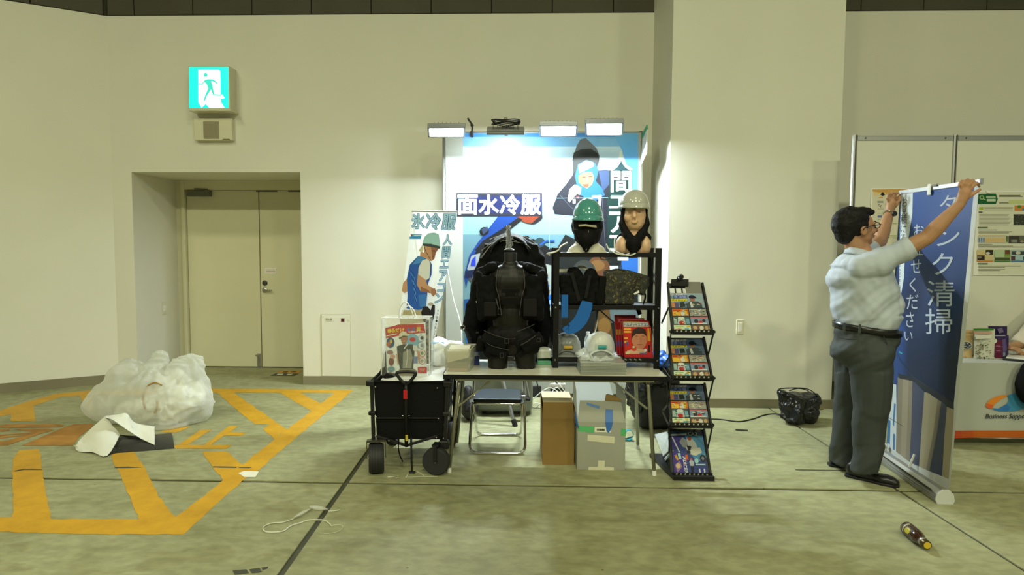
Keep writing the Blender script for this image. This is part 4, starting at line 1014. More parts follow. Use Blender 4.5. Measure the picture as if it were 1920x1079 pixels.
o = blob('blue_bag', [('s', atY(1236, 668, 5.6), (.06, .1, .05)), ('s', atY(1247, 674, 5.55), (.07, .1, .045)), ('s', atY(1222, 672, 5.6), (.1, .1, .06)), ('s', atY(1235, 681, 5.58), (.11, .12, .04))], .01, mat('blue_plastic_film', (.02, .12, .55), rough=.25, bump=.2, bscale=12), None, it=2, noise_amp=.03, noise_scale=12, seed=3)
tag(o, 'crumpled bright blue plastic bag on top of the black holdall', 'bag')
# flat film packet beside the rack foot, teal tape ring on the floor
o = thing('film_packet', 'clear film packet of printed flyers on the floor behind the magazine rack foot', 'packet', atZ(1250, 830))
q0, q1, q2, q3 = atZ(1229, 816, .02), atZ(1250, 812, .16), atZ(1262, 848, .16), atZ(1246, 866, .02)
part('flyers', mat('flyer_stack', (.42, .45, .46), rough=.5, var=.5, scale=25), o, lambda m: m.prism([q0, q1, q2, q3], (.02, .03, -.02)))
part('film', film_mat('clear_film', (.85, .9, .88), thin=.25), o, lambda m: m.prism([q0+Vector((-.01, -.012, .008)), q1+Vector((0, -.012, .012)), q2+Vector((0, -.012, .012)), q3+Vector((0, -.012, .004))], (.0, .002, 0)))
o = thing('tape_ring', 'teal loop of strapping tape on the floor beside the plastic box', 'tape', atZ(1178, 826))
rc = atZ(1179, 826)+Vector((0, 0, .045))
part('ring', mat('teal_tape', (.01, .32, .42), rough=.35), o, lambda m: m.grid(lambda u, v: rc+Vector((.035*math.cos(5.6*u), (v-.5)*.03, .042*math.sin(5.6*u)-.001)), 24, 1), solid=.004)
part('tail', mat('teal_tape', (.01, .32, .42), rough=.35), o, lambda m: m.grid(lambda u, v: rc+Vector((-.06+.09*u, -.02+(v-.5)*.03, -.043+.035*u)), 4, 1), solid=.003)
# black bundle between wagon and chair
o = blob('black_bundle', [('s', atZ(878, 792)+Vector((0, .1, .1)), (.08, .12, .12)), ('s', atZ(876, 790)+Vector((0, .1, .2)), (.06, .1, .1))], .012, M_nylon, None, it=4, noise_amp=.02, seed=9, post=lambda p, n: Vector((p.x, p.y, max(0, p.z))))
tag(o, 'small black bundle on the floor between the wagon and the folding chair', 'bundle')
# ---- power strip and tangled cables against the backdrop foot
o = thing('power_strip', 'white power strip with plugs on the floor behind the brown carton', 'power strip', (.46, 6.35, 0))
part('body', M_white, o, lambda m: m.mm((.36, 6.3, .2), (.52, 6.35, .24)), bevel=.005)
part('stand', M_black, o, lambda m: m.mm((.37, 6.29, 0), (.51, 6.36, .2)), bevel=.004)
for k in range(3):
    part('plug', M_black if k == 1 else M_white, o, lambda m: m.box((.385+.05*k, 6.325, .255), (.03, .03, .03)), bevel=.004)
rc_ = random.Random(11)
for k in range(4):
    pts = [Vector((.15+.15*j+rc_.uniform(-.06, .06), 6.25+rc_.uniform(-.1, .12), .01+max(0, rc_.uniform(-.02, .30 if j in (1, 2) else .03)))) for j in range(6)]
    m_ = MB(); m_.tube(spline(pts, 6), .005, 6)
    tag(m_.build('cable', M_wire, None, smooth=True), ['white cable looping over the power strip behind the carton', 'white cable lying in front of the power strip behind the carton', 'white cable running from the grey case to the power strip', 'white cable curling between the carton and the plastic box'][k], 'cable', 'white cables under the table')
m_ = MB(); m_.tube(spline([(.15, 6.3, .42), (.22, 6.28, .30), (.27, 6.27, .14), (.33, 6.3, .03), (.4, 6.33, .26)], 6), .006, 6)
tag(m_.build('cable', M_bcable, None, smooth=True), 'black cable hanging down behind the table toward the power strip', 'cable')
o = thing('adapter_brick', 'small black power adapter on the floor behind the chair', 'adapter', atZ(1004, 748))
part('body', M_black, o, lambda m: m.box(atZ(1005, 746)+Vector((0, .05, .06)), (.11, .08, .12)), bevel=.01)
# ================================================================== ON THE TABLE
def onT(px, py): return atZ(px, py, ZT)
M_bfab = mat('black_fabric', (.0045, .0045, .005), rough=.8, bump=.3, bscale=70, spec=.15)
M_bfab2 = mat('black_fabric_soft', (.0075, .0075, .008), rough=.7, bump=.2, bscale=50, spec=.2)
M_mann = mat('dark_mannequin', (.011, .0095, .008), rough=.42, spec=.35)
M_strap = mat('grey_piping', (.05, .047, .042), rough=.6)
# ---- legless dark mannequin in an open vest and harness shorts
Ym = 4.66
def mP(x, y, d=0.0): return atY(x, y, Ym+d)
mq = thing('mannequin_torso', 'black headless mannequin torso in an open black vest and strapped shorts on the table', 'mannequin', (mP(958, 690).x, Ym, ZT))
u = pxm(Ym)
flat = lambda p, n: Vector((p.x, p.y, max(ZT, p.z)))
def mS(x, y, rx, ry, rz, d=0.0): return ('s', mP(x, y, d), (rx*u, ry*u, rz*u))
blob('body', [mS(957, 496, 15, 15, 12), mS(957, 530, 44, 25, 34), mS(957, 512, 34, 20, 18), mS(957, 555, 42, 26, 34), mS(957, 590, 36, 24, 44), mS(957, 632, 44, 27, 34),
              ('c', mP(934, 645), mP(933, 688), 22*u, 18.5*u), ('c', mP(982, 645), mP(986, 688), 22*u, 18.5*u), ('y', mP(933, 680), mP(933, 699), (18.5*u, 18*u), (17.5*u, 17*u), (1, 0, 0)), ('y', mP(986, 680), mP(986, 699), (18.5*u, 18*u), (17.5*u, 17*u), (1, 0, 0))], .009, M_mann, mq, it=3, post=flat)
def neck(m): m.lathe([(12*u, 0), (12*u, 26*u), (0, 26*u)], mP(957, 500), 20)
part('neck', mat('neck_black', (.012, .012, .016), rough=.5), mq, neck, smooth=True, angle=40)
def hook(m):
    c = mP(955, 469)
    m.lathe([(0, -2*u), (9*u, -1*u), (10*u, 0), (9*u, 1.5*u), (3*u, 3*u), (0, 3*u)], c, 20)
    m.tube([c, mP(953.5, 430)], 2.4*u, 10); m.tube([mP(951, 468), mP(950.5, 432)], 1.0*u, 8); m.tube([mP(957.5, 466), mP(956.5, 432)], 1.0*u, 8)
    m.tube(arc(mP(953, 428), 4*u, 0, PI, 8, (1, 0, 0), (0, 0, 1)), 1.6*u, 8)
hk = part('hook', M_chrome, mq, hook, smooth=True, angle=50)
blob('film_wrap', [('c', mP(953, 428, -.002), mP(955, 462, -.002), 5*u, 6*u)], .005, film_mat('crinkled_film', (.9, .92, .92), thin=.04, edge=.3, bump=.8, bscale=40), hk, it=1, noise_amp=.02, noise_scale=30)
# vest: two front panels over the shoulders, back panel behind
def vest_half(s):
    X = lambda x: 957+s*(x-957)
    return [('c', mP(X(988), 500, -.02), mP(X(1013), 512, .0), 9*u, 10*u), ('l', mP(X(1001), 520, -.08), mP(X(1000), 596, -.085), (17*u, 20*u), (9*u, 10*u), (1, 0, 0)), ('l', mP(X(1012), 525, .02), mP(X(1009), 598, .02), (8*u, 10*u), (26*u, 26*u), (1, 0, 0)), ('b', mP(X(993), 575, -.12), (26*u, 10*u, 34*u)), ('b', mP(X(1016), 520, 0), (14*u, 34*u, 22*u), (0, -s*.25, 0))]
vs = blob('vest', vest_half(1)+vest_half(-1)+[('b', mP(957, 550, .12), (100*u, 10*u, 110*u)), ('c', mP(925, 500, .05), mP(989, 500, .05), 9*u, 9*u)], .011, M_bfab, mq, it=4, noise_amp=.012, noise_scale=14, seed=4)
part('piping', M_strap, vs, lambda m: [m.tube(spline([mP(957+s*24, 505, -.13), mP(957+s*27, 535, -.155), mP(957+s*21, 560, -.17), mP(957+s*17, 592, -.17)], 5), .0025, 5) for s in (-1, 1)])
def buckle_frame(m, x, y, w, h, d):
    m.tube([mP(x-w, y-h, d), mP(x+w, y-h, d), mP(x+w, y+h, d), mP(x-w, y+h, d)], .0022, 5, closed=True)
part('strap_end', M_strap, vs, lambda m: (buckle_frame(m, 937, 585, 3.4, 5, -.175), m.tube([mP(930, 560, -.165), mP(935, 580, -.175)], .004, 5)))
for y in (546, 567):
    part('chest_strap', M_bfab, vs, lambda m: m.beam(mP(940, y, -.148), mP(975, y, -.148), .004, .028))
part('pocket', M_bfab2, vs, lambda m: m.box(mP(994, 577, -.165), (25*u, .02, 32*u)), bevel=.006)
part('pocket', M_bfab2, vs, lambda m: m.box(mP(919, 580, -.165), (22*u, .02, 26*u)), bevel=.006)
# harness shorts
sh = blob('shorts', [mS(957, 628, 47, 31, 26), mS(930, 640, 31, 29, 20), mS(984, 640, 31, 29, 20), ('y', mP(931, 640), mP(931, 669), (28*u, 26*u), (24*u, 24*u), (1, 0, 0)), ('y', mP(986, 640), mP(987, 662), (28*u, 26*u), (24*u, 24*u), (1, 0, 0))], .009, M_bfab2, mq, it=4, noise_amp=.008, noise_scale=16, seed=8)
blob('thigh_pouch', [('b', mP(928, 639, -.14), (46*u, 14*u, 18*u), (0, .32, 0)), ('b', mP(932, 660, -.12), (42*u, 16*u, 13*u), (0, .32, 0)), ('b', mP(997, 642, -.12), (42*u, 18*u, 22*u), (0, -.5, 0)), ('b', mP(992, 656, -.10), (44*u, 14*u, 11*u), (0, -.5, 0)), ('b', mP(902, 645, -.02), (14*u, 30*u, 26*u), (0, .2, 0))], .008, M_bfab, sh, it=3, noise_amp=.005, noise_scale=20)
part('piping', M_strap, sh, lambda m: (m.tube(spline([mP(907, 620, -.16), mP(930, 630, -.19), mP(955, 636, -.2), mP(966, 635, -.19)], 5), .0022, 5), m.tube(spline([mP(908, 640, -.16), mP(925, 650, -.18), mP(955, 657, -.17)], 5), .0022, 5), m.tube(spline([mP(1010, 625, -.14), mP(990, 640, -.19), mP(975, 648, -.19)], 5), .0022, 5), m.tube(spline([mP(970, 622, -.18), mP(988, 615, -.17), mP(1003, 608, -.14)], 5), .0022, 5)))
for bk in ((950, 640, 3.5, 4, -.205), (941, 667, 3.2, 4, -.19), (1010, 638, 3, 3.5, -.16)):
    part('buckle', M_strap, sh, lambda m: buckle_frame(m, *bk))
part('crotch_clip', M_black, sh, lambda m: m.box(mP(958, 672, -.14), (12*u, .03, 8*u)), bevel=.004)

# ---- black jacket on a hanger behind it
Yj = 4.98
def jP(x, y, d=0.0): return atY(x, y, Yj+d)
uj = pxm(Yj)
jk = thing('hanging_jacket', 'black long sleeved jacket hung on a stand behind the mannequin', 'jacket', (jP(960, 600).x, Yj, ZT))
blob('jacket', [('l', jP(957, 476), jP(956, 636), (46*uj, 50*uj), (15*uj, 14*uj), (1, 0, 0)), ('c', jP(930, 463), jP(912, 486), 13*uj, 15*uj), ('c', jP(986, 463), jP(1006, 486), 13*uj, 15*uj), ('c', jP(938, 457), jP(978, 457), 12*uj, 12*uj), ('b', jP(958, 480), (104*uj, 26*uj, 46*uj)),
                ('c', jP(908, 500), jP(899, 560, -.03), 16*uj, 20*uj), ('c', jP(899, 560, -.03), jP(886, 612, -.06), 20*uj, 21*uj), ('c', jP(886, 612, -.06), jP(896, 640, -.06), 20*uj, 15*uj), ('c', jP(1008, 500), jP(1012, 560, -.03), 16*uj, 17*uj), ('c', jP(1012, 560, -.03), jP(1021, 615, -.05), 17*uj, 15*uj), ('c', jP(1021, 615, -.05), jP(1018, 645, -.05), 15*uj, 12*uj)], .012, M_bfab, jk, it=3, noise_amp=.016, noise_scale=9, seed=12)
part('collar', M_bfab2, jk, lambda m: m.grid(lambda a, b: jP(956+(36+4*b)*math.cos(PI*(.04+.92*a)), 478-(26+7*math.sin(PI*a))*math.sin(PI*(.04+.92*a))-8*b, -.1+.12*b), 24, 3), solid=.008, smooth=True)
part('inner_wire', mat('pale_wire', (.34, .34, .30), rough=.4), jk, lambda m: [m.tube(spline([jP(a, b, -.09) for a, b in L], 5), .0014, 5) for L in ([(902, 485), (916, 466), (930, 452), (945, 444)], [(918, 449), (935, 443), (950, 444)], [(938, 454), (952, 446), (970, 453)], [(962, 443), (985, 444), (1002, 455), (1013, 465)], [(903, 470), (925, 455), (952, 452), (985, 458), (995, 467)], [(900, 484), (912, 470), (918, 462)])])
part('white_tube', M_wire, jk, lambda m: m.tube(spline([jP(893, 566, -.12), jP(901, 573, -.16), jP(909, 576, -.15)], 5), .0045, 6))
part('stand', M_black, jk, lambda m: (m.tube([(jP(958, 600).x, Yj+.03, ZT+.01), (jP(958, 460).x, Yj+.03, jP(958, 450).z)], .012, 8), m.box((jP(958, 600).x, Yj-.01, ZT+.006), (.24, .08, .012))))
part('cuff_buckle', M_strap, jk, lambda m: m.box(jP(895, 624, -.13), (.02, .006, .014)))

# ---- steel shelf rack on the table
YS0, YS1 = 4.66, 4.94
sx0, sx1 = atY(1041.5, 690, YS0).x, atY(1231, 688, YS0).x
zt_, zm_, zb_ = atY(1130, 475, YS0).z, atY(1130, 573.5, YS0).z, ZT+.075
ztop = atY(1040, 464.5, YS0).z
M_rack = mat('black_powder_coat', (.006, .006, .0065), rough=.45, spec=.3)
sr = thing('display_shelf', 'black steel three tier display shelf standing on the right half of the table', 'shelf', ((sx0+sx1)/2, (YS0+YS1)/2, ZT))
for x in (sx0, sx1):
    for y in (YS0, YS1):
        q = part('post', M_rack, sr, lambda m: m.mm((x-.021, y-.006 if y == YS0 else y-.02, ZT), (x+.021, y+.02 if y == YS0 else y+.006, ztop)), bevel=.003)
for z in (zt_, zm_, zb_):
    dk_ = part('shelf_board', M_rack, sr, lambda m: (m.mm((sx0-.02, YS0+.005, z-.008), (sx1+.02, YS1-.005, z)), m.mm((sx0-.02, YS0-.002, z-.03), (sx1+.02, YS0+.004, z+.004)), m.mm((sx0-.02, YS1-.004, z-.03), (sx1+.02, YS1+.002, z+.004))), bevel=.002)
part('slots', M_steel, sr, lambda m: [m.box((sx1-.12-.035*k, YS0-.0035, zb_-.008), (.018, .004, .008), (0, .5, 0)) for k in range(5)])
for x in (sx0-.004, sx1+.004):
    for z in (zm_-.015, zb_-.015):
        part('bolt', M_steel, sr, lambda m: m.cyl((x, YS0-.009, z), (x, YS0-.005, z), .006, None, 8))
part('side_wire', M_bcable, sr, lambda m: [m.tube([(sx1, YS0+.01, z0), (sx1, YS1-.01, z1)], .0022, 5) for z0, z1 in ((zb_, zm_), (zm_, zb_), (zm_, zt_), (zt_, zm_))])

# ---- two mannequin heads with helmets on the top board
def hP(x, y, d=0.0): return atY(x, y, 4.80+d)
uh = pxm(4.80)
def helmet(root, cx, cy_rim, rx, ry, h, m_, m_rim, tilt=0):
    c = hP(cx, cy_rim)
    prof = [(rx*uh*math.cos(t), h*uh*math.sin(t)) for t in [k*PI/2/12 for k in range(13)]]
    hm = part('helmet_shell', m_, root, lambda m: m.lathe(prof, c, 32, sy=ry/rx), smooth=True)
    def brim(m):
        P = []; n = 36
        for j, (k, dz) in enumerate(((.94, 6), (1.0, 0), (1.07, -2.5), (1.07, -5), (1.0, -4), (.93, -1))):
            for i in range(n):
                t = 2*PI*i/n; f = max(0, -math.sin(t))
                P.append(c+Vector((rx*uh*k*math.cos(t), ry*uh*math.sin(t)*(k+.16*f*(k-.93)/.14), (dz-3*f*(k > 1))*uh)))
        m.add(P, [(j*n+i, j*n+(i+1) % n, ((j+1) % 6)*n+(i+1) % n, ((j+1) % 6)*n+i) for j in range(6) for i in range(n)])
    part('helmet_brim', m_rim, root, brim, smooth=True)
M_green = mat('green_helmet', (.075, .30, .27), rough=.14, coat=.6)
M_grey = mat('grey_helmet', (.47, .465, .40), rough=.16, coat=.6)
M_skinp = mat('mannequin_skin', (.72, .46, .28), rough=.28, spec=.6)
M_whitep = mat('mannequin_white', (.62, .60, .48), rough=.4)
M_hood = mat('black_hood', (.005, .005, .0055), rough=.75, bump=.2, bscale=60, spec=.2)
zsh = zt_+.003
g = thing('helmet_bust', 'white bust in a black face hood and teal green helmet on the shelf top', 'bust', (hP(1100, 470).x, 4.80, zsh))
flr = lambda p, n: Vector((p.x, p.y, max(zsh, p.z)))
blob('bust', [('c', hP(1100, 440), hP(1100, 460), 20*uh, 22*uh), ('s', hP(1100, 472), (36*uh, 22*uh, 18*uh)), ('s', hP(1100, 478), (40*uh, 24*uh, 16*uh)), ('s', hP(1100, 425), (20*uh, 24*uh, 24*uh))], .009, M_whitep, g, it=5, post=flr)
hd_ = blob('hood', [('s', hP(1101, 424), (30*uh, 31*uh, 30*uh)), ('s', hP(1101, 442, -.03), (25*uh, 26*uh, 22*uh)), ('s', hP(1101, 410), (25*uh, 29*uh, 22*uh)), ('h', [hP(1080, 448, -.11), hP(1121, 448, -.11), hP(1118, 448, .05), hP(1082, 448, .05), hP(1075, 430, -.12), hP(1127, 430, -.12), hP(1125, 430, .05), hP(1077, 430, .05)][::1]), ('c', hP(1099, 448, -.09), hP(1099, 468, -.1), 17*uh, 6*uh)], .008, M_hood, g, it=5, noise_amp=.004, noise_scale=18)
part('eye_slit', mat('slit_skin', (.40, .36, .25), rough=.5), hd_, lambda m: m.prism([hP(a, b, -.150-.0*(a-1100)) for a, b in ((1085, 421.5), (1098, 420.5), (1106, 422), (1118, 423), (1119, 427), (1106, 425.5), (1098, 424.5), (1086, 425))], (0, .03, 0)))
part('zip', M_steel, hd_, lambda m: m.tube(spline([hP(1103.5, 432, -.138), hP(1102.5, 445, -.136), hP(1101, 458, -.122), hP(1099, 470, -.125)], 4), .0025, 5))
for s in (-1, 1):
    part('chin_strap', M_black, hd_, lambda m: m.tube(spline([hP(1101+s*27, 410, -.04), hP(1101+s*25, 430, -.06), hP(1101+s*17, 446, -.08)], 4), .004, 5))
helmet(g, 1102, 408, 27.5, 33, 36, M_green, M_green)
g2 = thing('helmet_bust', 'tan faced bust in a black neck hood and pale grey helmet on the shelf top', 'bust', (hP(1187, 470).x, 4.80, zsh))
blob('bust', [('s', hP(1189, 405), (22*uh, 26*uh, 34*uh)), ('s', hP(1190, 418, -.04), (15*uh, 14*uh, 15*uh)), ('s', hP(1190, 424, -.065), (7*uh, 6*uh, 6*uh)), ('c', hP(1189.5, 394, -.100), hP(1189.5, 406, -.122), 2.6*uh, 4.2*uh), ('s', hP(1189.5, 414.5, -.108), (7*uh, 3*uh, 1.4*uh)), ('s', hP(1189.5, 418, -.106), (6*uh, 3*uh, 1.6*uh)),
               ('s', hP(1179, 408, -.055), (9*uh, 9*uh, 10*uh)), ('s', hP(1200, 408, -.055), (9*uh, 9*uh, 10*uh)), ('c', hP(1188, 425), hP(1187, 460), 13*uh, 17*uh), ('s', hP(1187, 468), (31*uh, 20*uh, 16*uh)), ('s', hP(1166, 462, -.02), (12*uh, 16*uh, 20*uh)), ('s', hP(1208, 462, -.02), (12*uh, 16*uh, 20*uh)), ('s', hP(1187, 474), (30*uh, 18*uh, 12*uh))], .0055, M_skinp, g2, it=3, post=flr)
for s in (-1, 1):
    part('eye', mat('painted_eye', (.30, .17, .10), rough=.3), g2, lambda m: m.ball(hP(1189.5+s*9, 398.5, -.098), (3.2*uh, 1.5*uh, 1.2*uh), 10))
# hood: frames the face, crosses at the throat
def hood2():
    pr_ = []
    for s in (-1, 1):
        X = lambda x: 1189+s*(x-1189)
        pr_ += [('c', hP(X(1208), 396, -.02), hP(X(1211), 420, -.02), 6*uh, 7*uh), ('c', hP(X(1212), 420, -.02), hP(X(1203), 440, -.05), 7*uh, 8*uh), ('c', hP(X(1203), 440, -.05), hP(X(1190), 456, -.10), 9*uh, 8*uh), ('c', hP(X(1205), 438, 0), hP(X(1216), 446, 0), 9*uh, 6*uh), ('c', hP(X(1204), 404, .06), hP(X(1203), 440, .06), 9*uh, 12*uh)]
    return pr_+[('s', hP(1188, 458, -.09), (15*uh, 7*uh, 16*uh)), ('c', hP(1189, 455, -.09), hP(1188, 473, -.10), 13*uh, 7*uh), ('s', hP(1189, 387, -.01), (23*uh, 26*uh, 6*uh)), ('s', hP(1189, 408, .06), (20*uh, 16*uh, 24*uh))]
hd2 = blob('hood', hood2(), .007, M_hood, g2, it=4, noise_amp=.003, noise_scale=18)
for s in (-1, 1):
    part('chin_strap', M_black, hd2, lambda m: m.tube(spline([hP(1189+s*25, 392, -.05), hP(1189+s*24, 415, -.05), hP(1189+s*21, 436, -.04)], 4), .004, 5))
part('side_clip', M_strap, hd2, lambda m: m.box(hP(1213, 430, -.04), (.012, .01, .03)))
helmet(g2, 1189, 385, 27, 31, 29, M_grey, M_grey)
# white hose draped over the top board
def loose(name, pts, r, m_, label, cat, n=6): 
    q = MB(); q.tube(spline(pts, n), r, 7); return tag(q.build(name, m_, None, smooth=True), label, cat)
loose('air_hose', [hP(1153, 447, -.10), hP(1152, 456, -.13), hP(1154, 470, -.16), hP(1168, 477, -.17), hP(1182, 479, -.17), hP(1192, 475, -.16)], .0048, M_wire, 'white hose looping in front of the tan bust over the shelf front', 'hose')
loose('air_hose', [hP(1137, 458, -.08), hP(1142, 468, -.12), hP(1156, 476, -.16), hP(1170, 478.5, -.165), hP(1180, 476, -.16)], .0048, M_wire, 'white hose running from the white bust along the shelf front', 'hose')
loose('air_hose', [hP(1063, 456, -.05), hP(1052, 462, -.1), hP(1046, 470, -.16), hP(1036, 474, -.17), hP(1026, 476, -.17), hP(1030, 479, -.13)], .006, M_wire, 'white hose looping over the left post of the shelf', 'hose')
loose('air_hose', [hP(1124, 480, .12), hP(1128, 487, .10), hP(1138, 488, .10), hP(1145, 486, .11)], .0055, M_wire, 'short white hose end hanging under the shelf top board', 'hose')
# ---- black bag and camouflage bag on the middle board
def sP(x, y, d=0.0): return atY(x, y, 4.76+d)
us = pxm(4.76); zm2 = zm_+.005
fl2 = lambda p, n: Vector((p.x, p.y, max(zm2, p.z)))
kb = thing('black_pouch', 'black folded vest pack on the middle shelf board beside the camouflage one', 'bag', (sP(1088, 570).x, 4.76, zm2))
blob('body', [('b', sP(1092, 545), (60*us, 24*us, 56*us)), ('s', sP(1078, 515), (14*us, 14*us, 14*us)), ('s', sP(1107, 516), (12*us, 14*us, 12*us)), ('b', sP(1062, 545, -.02), (24*us, 20*us, 60*us), (0, -.08, 0)), ('s', sP(1070, 510, .01), (8*us, 8*us, 9*us)), ('b', sP(1090, 560, -.06), (50*us, 10*us, 24*us))], .008, M_bfab, kb, it=4, noise_amp=.01, noise_scale=16, seed=21, post=fl2)
part('strap', M_bfab2, kb, lambda m: m.beam(sP(1072, 512, -.07), sP(1086, 565, -.09), .025, .006, (0, -1, 0)))
part('strap', M_bfab2, kb, lambda m: m.beam(sP(1106, 516, -.07), sP(1098, 560, -.09), .022, .006, (0, -1, 0)))
part('hanger', M_whitep, kb, lambda m: (m.grid(lambda a, b: sP(1048+64*a, 505-7*math.sin(max(0, min(1, (a-.45)*2.4))*PI)+b*6, .06), 20, 1), m.tube(spline([sP(1080, 505, .06), sP(1092, 500, .06), sP(1104, 508, .06)], 5), .004, 6)), solid=.004)
def camo():
    m = bpy.data.materials.new('camouflage_fabric'); m.use_nodes = True; nt = m.node_tree; b = nt.nodes['Principled BSDF']; L = nt.links.new; N = nt.nodes.new
    tc = N('ShaderNodeTexCoord'); n1 = N('ShaderNodeTexNoise'); n1.inputs['Scale'].default_value = 34; n1.inputs['Detail'].default_value = 3; L(tc.outputs['Object'], n1.inputs['Vector'])
    n2 = N('ShaderNodeTexNoise'); n2.inputs['Scale'].default_value = 60; n2.inputs['Detail'].default_value = 1; L(tc.outputs['Object'], n2.inputs['Vector'])
    r1 = N('ShaderNodeValToRGB'); r1.color_ramp.interpolation = 'CONSTANT'; e = r1.color_ramp.elements; e[0].position = 0; e[0].color = (.012, .013, .009, 1); e[1].position = .5; e[1].color = (.025, .024, .012, 1)
    L(n1.outputs['Fac'], r1.inputs['Fac'])
    r2 = N('ShaderNodeValToRGB'); r2.color_ramp.interpolation = 'CONSTANT'; e = r2.color_ramp.elements; e[0].position = 0; e[0].color = (0, 0, 0, 1); e[1].position = .63; e[1].color = (1, 1, 1, 1); L(n2.outputs['Fac'], r2.inputs['Fac'])
    mx = N('ShaderNodeMix'); mx.data_type = 'RGBA'; L(r2.outputs[0], mx.inputs['Factor']); L(r1.outputs[0], mx.inputs['A']); mx.inputs['B'].default_value = (.14, .115, .035, 1); L(mx.outputs['Result'], b.inputs['Base Color']); b.inputs['Roughness'].default_value = .65
    return m
kc = thing('camouflage_pouch', 'dark camouflage vest pack on the middle shelf board', 'bag', (sP(1165, 570).x, 4.76, zm2))
blob('body', [('b', sP(1160, 540), (54*us, 26*us, 64*us)), ('s', sP(1160, 512), (28*us, 14*us, 8*us)), ('b', sP(1190, 530), (46*us, 22*us, 36*us), (0, .28, 0)), ('s', sP(1208, 532), (10*us, 9*us, 11*us))], .008, camo(), kc, it=4, noise_amp=.008, noise_scale=14, seed=31, post=fl2)
part('side_panel', M_bfab, kc, lambda m: m.box(sP(1127, 545, -.01), (14*us, 22*us, 54*us), (0, .1, 0)), bevel=.01)
part('strap', M_bfab, kc, lambda m: (m.tube(spline([sP(1204, 540, -.02), sP(1210, 555, -.02), sP(1206, 571, -.03)], 5), .015, 8, flat=.4), m.beam(sP(1194, 575, -.02), sP(1200, 590, 0), .03, .006, (0, -1, 0))))
part('white_tab', M_white, kc, lambda m: m.prism([sP(1188, 551, -.09), sP(1198, 545, -.09), sP(1199, 549, -.09), sP(1190, 553, -.09)], (0, .01, 0)))
# blue strap hanging under the middle board
M_blue = mat('blue_webbing', (.006, .11, .42), rough=.5, bump=.15, bscale=80)
bs = thing('blue_strap', 'wide blue webbing strap with black buckle hanging below the middle shelf board', 'strap', sP(1075, 600, -.1))
def band(m, L, w):
    C = [sP(a, b, -.105) for a, b in L]; C = spline(C, 6); n = len(C)
    V = []
    for i, p in enumerate(C):
        d = (C[min(i+1, n-1)]-C[max(i-1, 0)]).normalized(); s = d.cross(Vector((0, 1, 0))).normalized(); ww = w if not callable(w) else w(i/(n-1)); V += [p+s*ww, p-s*ww]
    m.add(V, [(2*i, 2*i+1, 2*i+3, 2*i+2) for i in range(n-1)])
part('webbing', M_blue, bs, lambda m: (band(m, [(1059, 553), (1059, 575), (1058.5, 598)], 6*us), band(m, [(1060, 612), (1066, 618), (1078, 612), (1090, 598), (1098, 578), (1101, 566)], lambda t: (6+6*math.sin(PI*min(1, t*.8)))*us)), solid=.004)
part('buckle', M_black, bs, lambda m: (m.box(sP(1059, 604, -.108), (11*us, .014, 12*us)), m.box(sP(1059, 597, -.112), (11*us, .01, 2.5*us))), bevel=.003)
# small tripod behind the shelf
tp = thing('small_tripod', 'small black tripod standing on the table behind the shelf', 'tripod', onT(1120, 680))
def tripod(m):
    c = atY(1120, 578, 4.86)
    m.box(c+Vector((0, 0, -.005)), (.05, .04, .03))
    for q in (atY(1088, 596, 4.84), atY(1152, 606, 4.84)): m.tube([c, q], .006, 6)
    m.tube([c, Vector((c.x, 4.88, ZT+.08))], .008, 6)
part('legs', M_black, tp, tripod)
part('foot_plate', M_black, tp, lambda m: m.lathe([(.06, 0), (.06, .012), (.012, .03), (.012, .1), (0, .1)], Vector((atY(1120, 578, 4.86).x, 4.88, zb_+.004)), 16))
part('pale_rod', M_wire, tp, lambda m: m.tube(spline([atY(1122, 588, 4.84), atY(1119, 610, 4.83), atY(1114, 630, 4.83)], 4), .005, 6))

# ---- helmets in blister packs on the low board
def pack(x, y_top, y_bot, w, m_, lab_col, label, m_label):
    c = atY(x, y_bot, 4.74); uu = pxm(4.74); h = (y_bot-y_top)*uu
    z0 = zb_+.006
    t = thing('helmet_cooler_pack', label, 'pack', (c.x, 4.76, z0), 'blister packs on the low board')
    prof = [(w*uu*.5*k, z) for k, z in ((1.0, 0), (.98, h*.3), (.90, h*.6), (.70, h*.85), (.35, h*.97), (.1, h*1.02), (0, h*1.03))]
    part('cap', m_, t, lambda m: m.lathe(prof, Vector((c.x, 4.79, z0)), 24, sy=.8), smooth=True)
    prof2 = [(r*1.10+.003, z*1.03) for r, z in prof]
    part('blister', film_mat('clear_film', (.85, .9, .88), thin=.12), t, lambda m: m.lathe(prof2, Vector((c.x, 4.79, z0)), 24, sy=.85), smooth=True)
    fy = 4.79-w*uu*.5*.85-.012
    part('card', m_label, t, lambda m: (m.tube(arc((c.x, fy, z0-.05), w*uu*.52, PI*.18, PI*.82, 14, (1, 0, 0), (0, 0, .9)), .008, 6)), smooth=True)
    part('battery', lab_col, t, lambda m: (m.cyl((c.x-.028+.003, fy, z0+h*.42), (c.x+.035, fy, z0+h*.42), .0135, None, 14)), smooth=True, angle=40)
    part('holder', m_label, t, lambda m: m.box((c.x, fy+.012, z0+h*.40), (.085, .014, .055)), bevel=.004)
    part('flange', film_mat('clear_film', (.85, .9, .88), thin=.12), t, lambda m: m.mm((c.x-w*uu*.62, fy-.008, z0-.004), (c.x+w*uu*.62, fy+.16, z0+.004)))
    return t
M_cap1 = mat('dark_cap', (.02, .026, .032), rough=.35); M_cap2 = mat('white_cap', (.62, .62, .56), rough=.5)
M_dk_label = mat('grey_card', (.13, .14, .13), rough=.4)
pack(1063, 624, 664, 50, M_cap1, mat('amber_cell', (.50, .30, .03), rough=.3), 'dark cap in a clear pack with an amber battery on the low shelf board', M_dk_label)
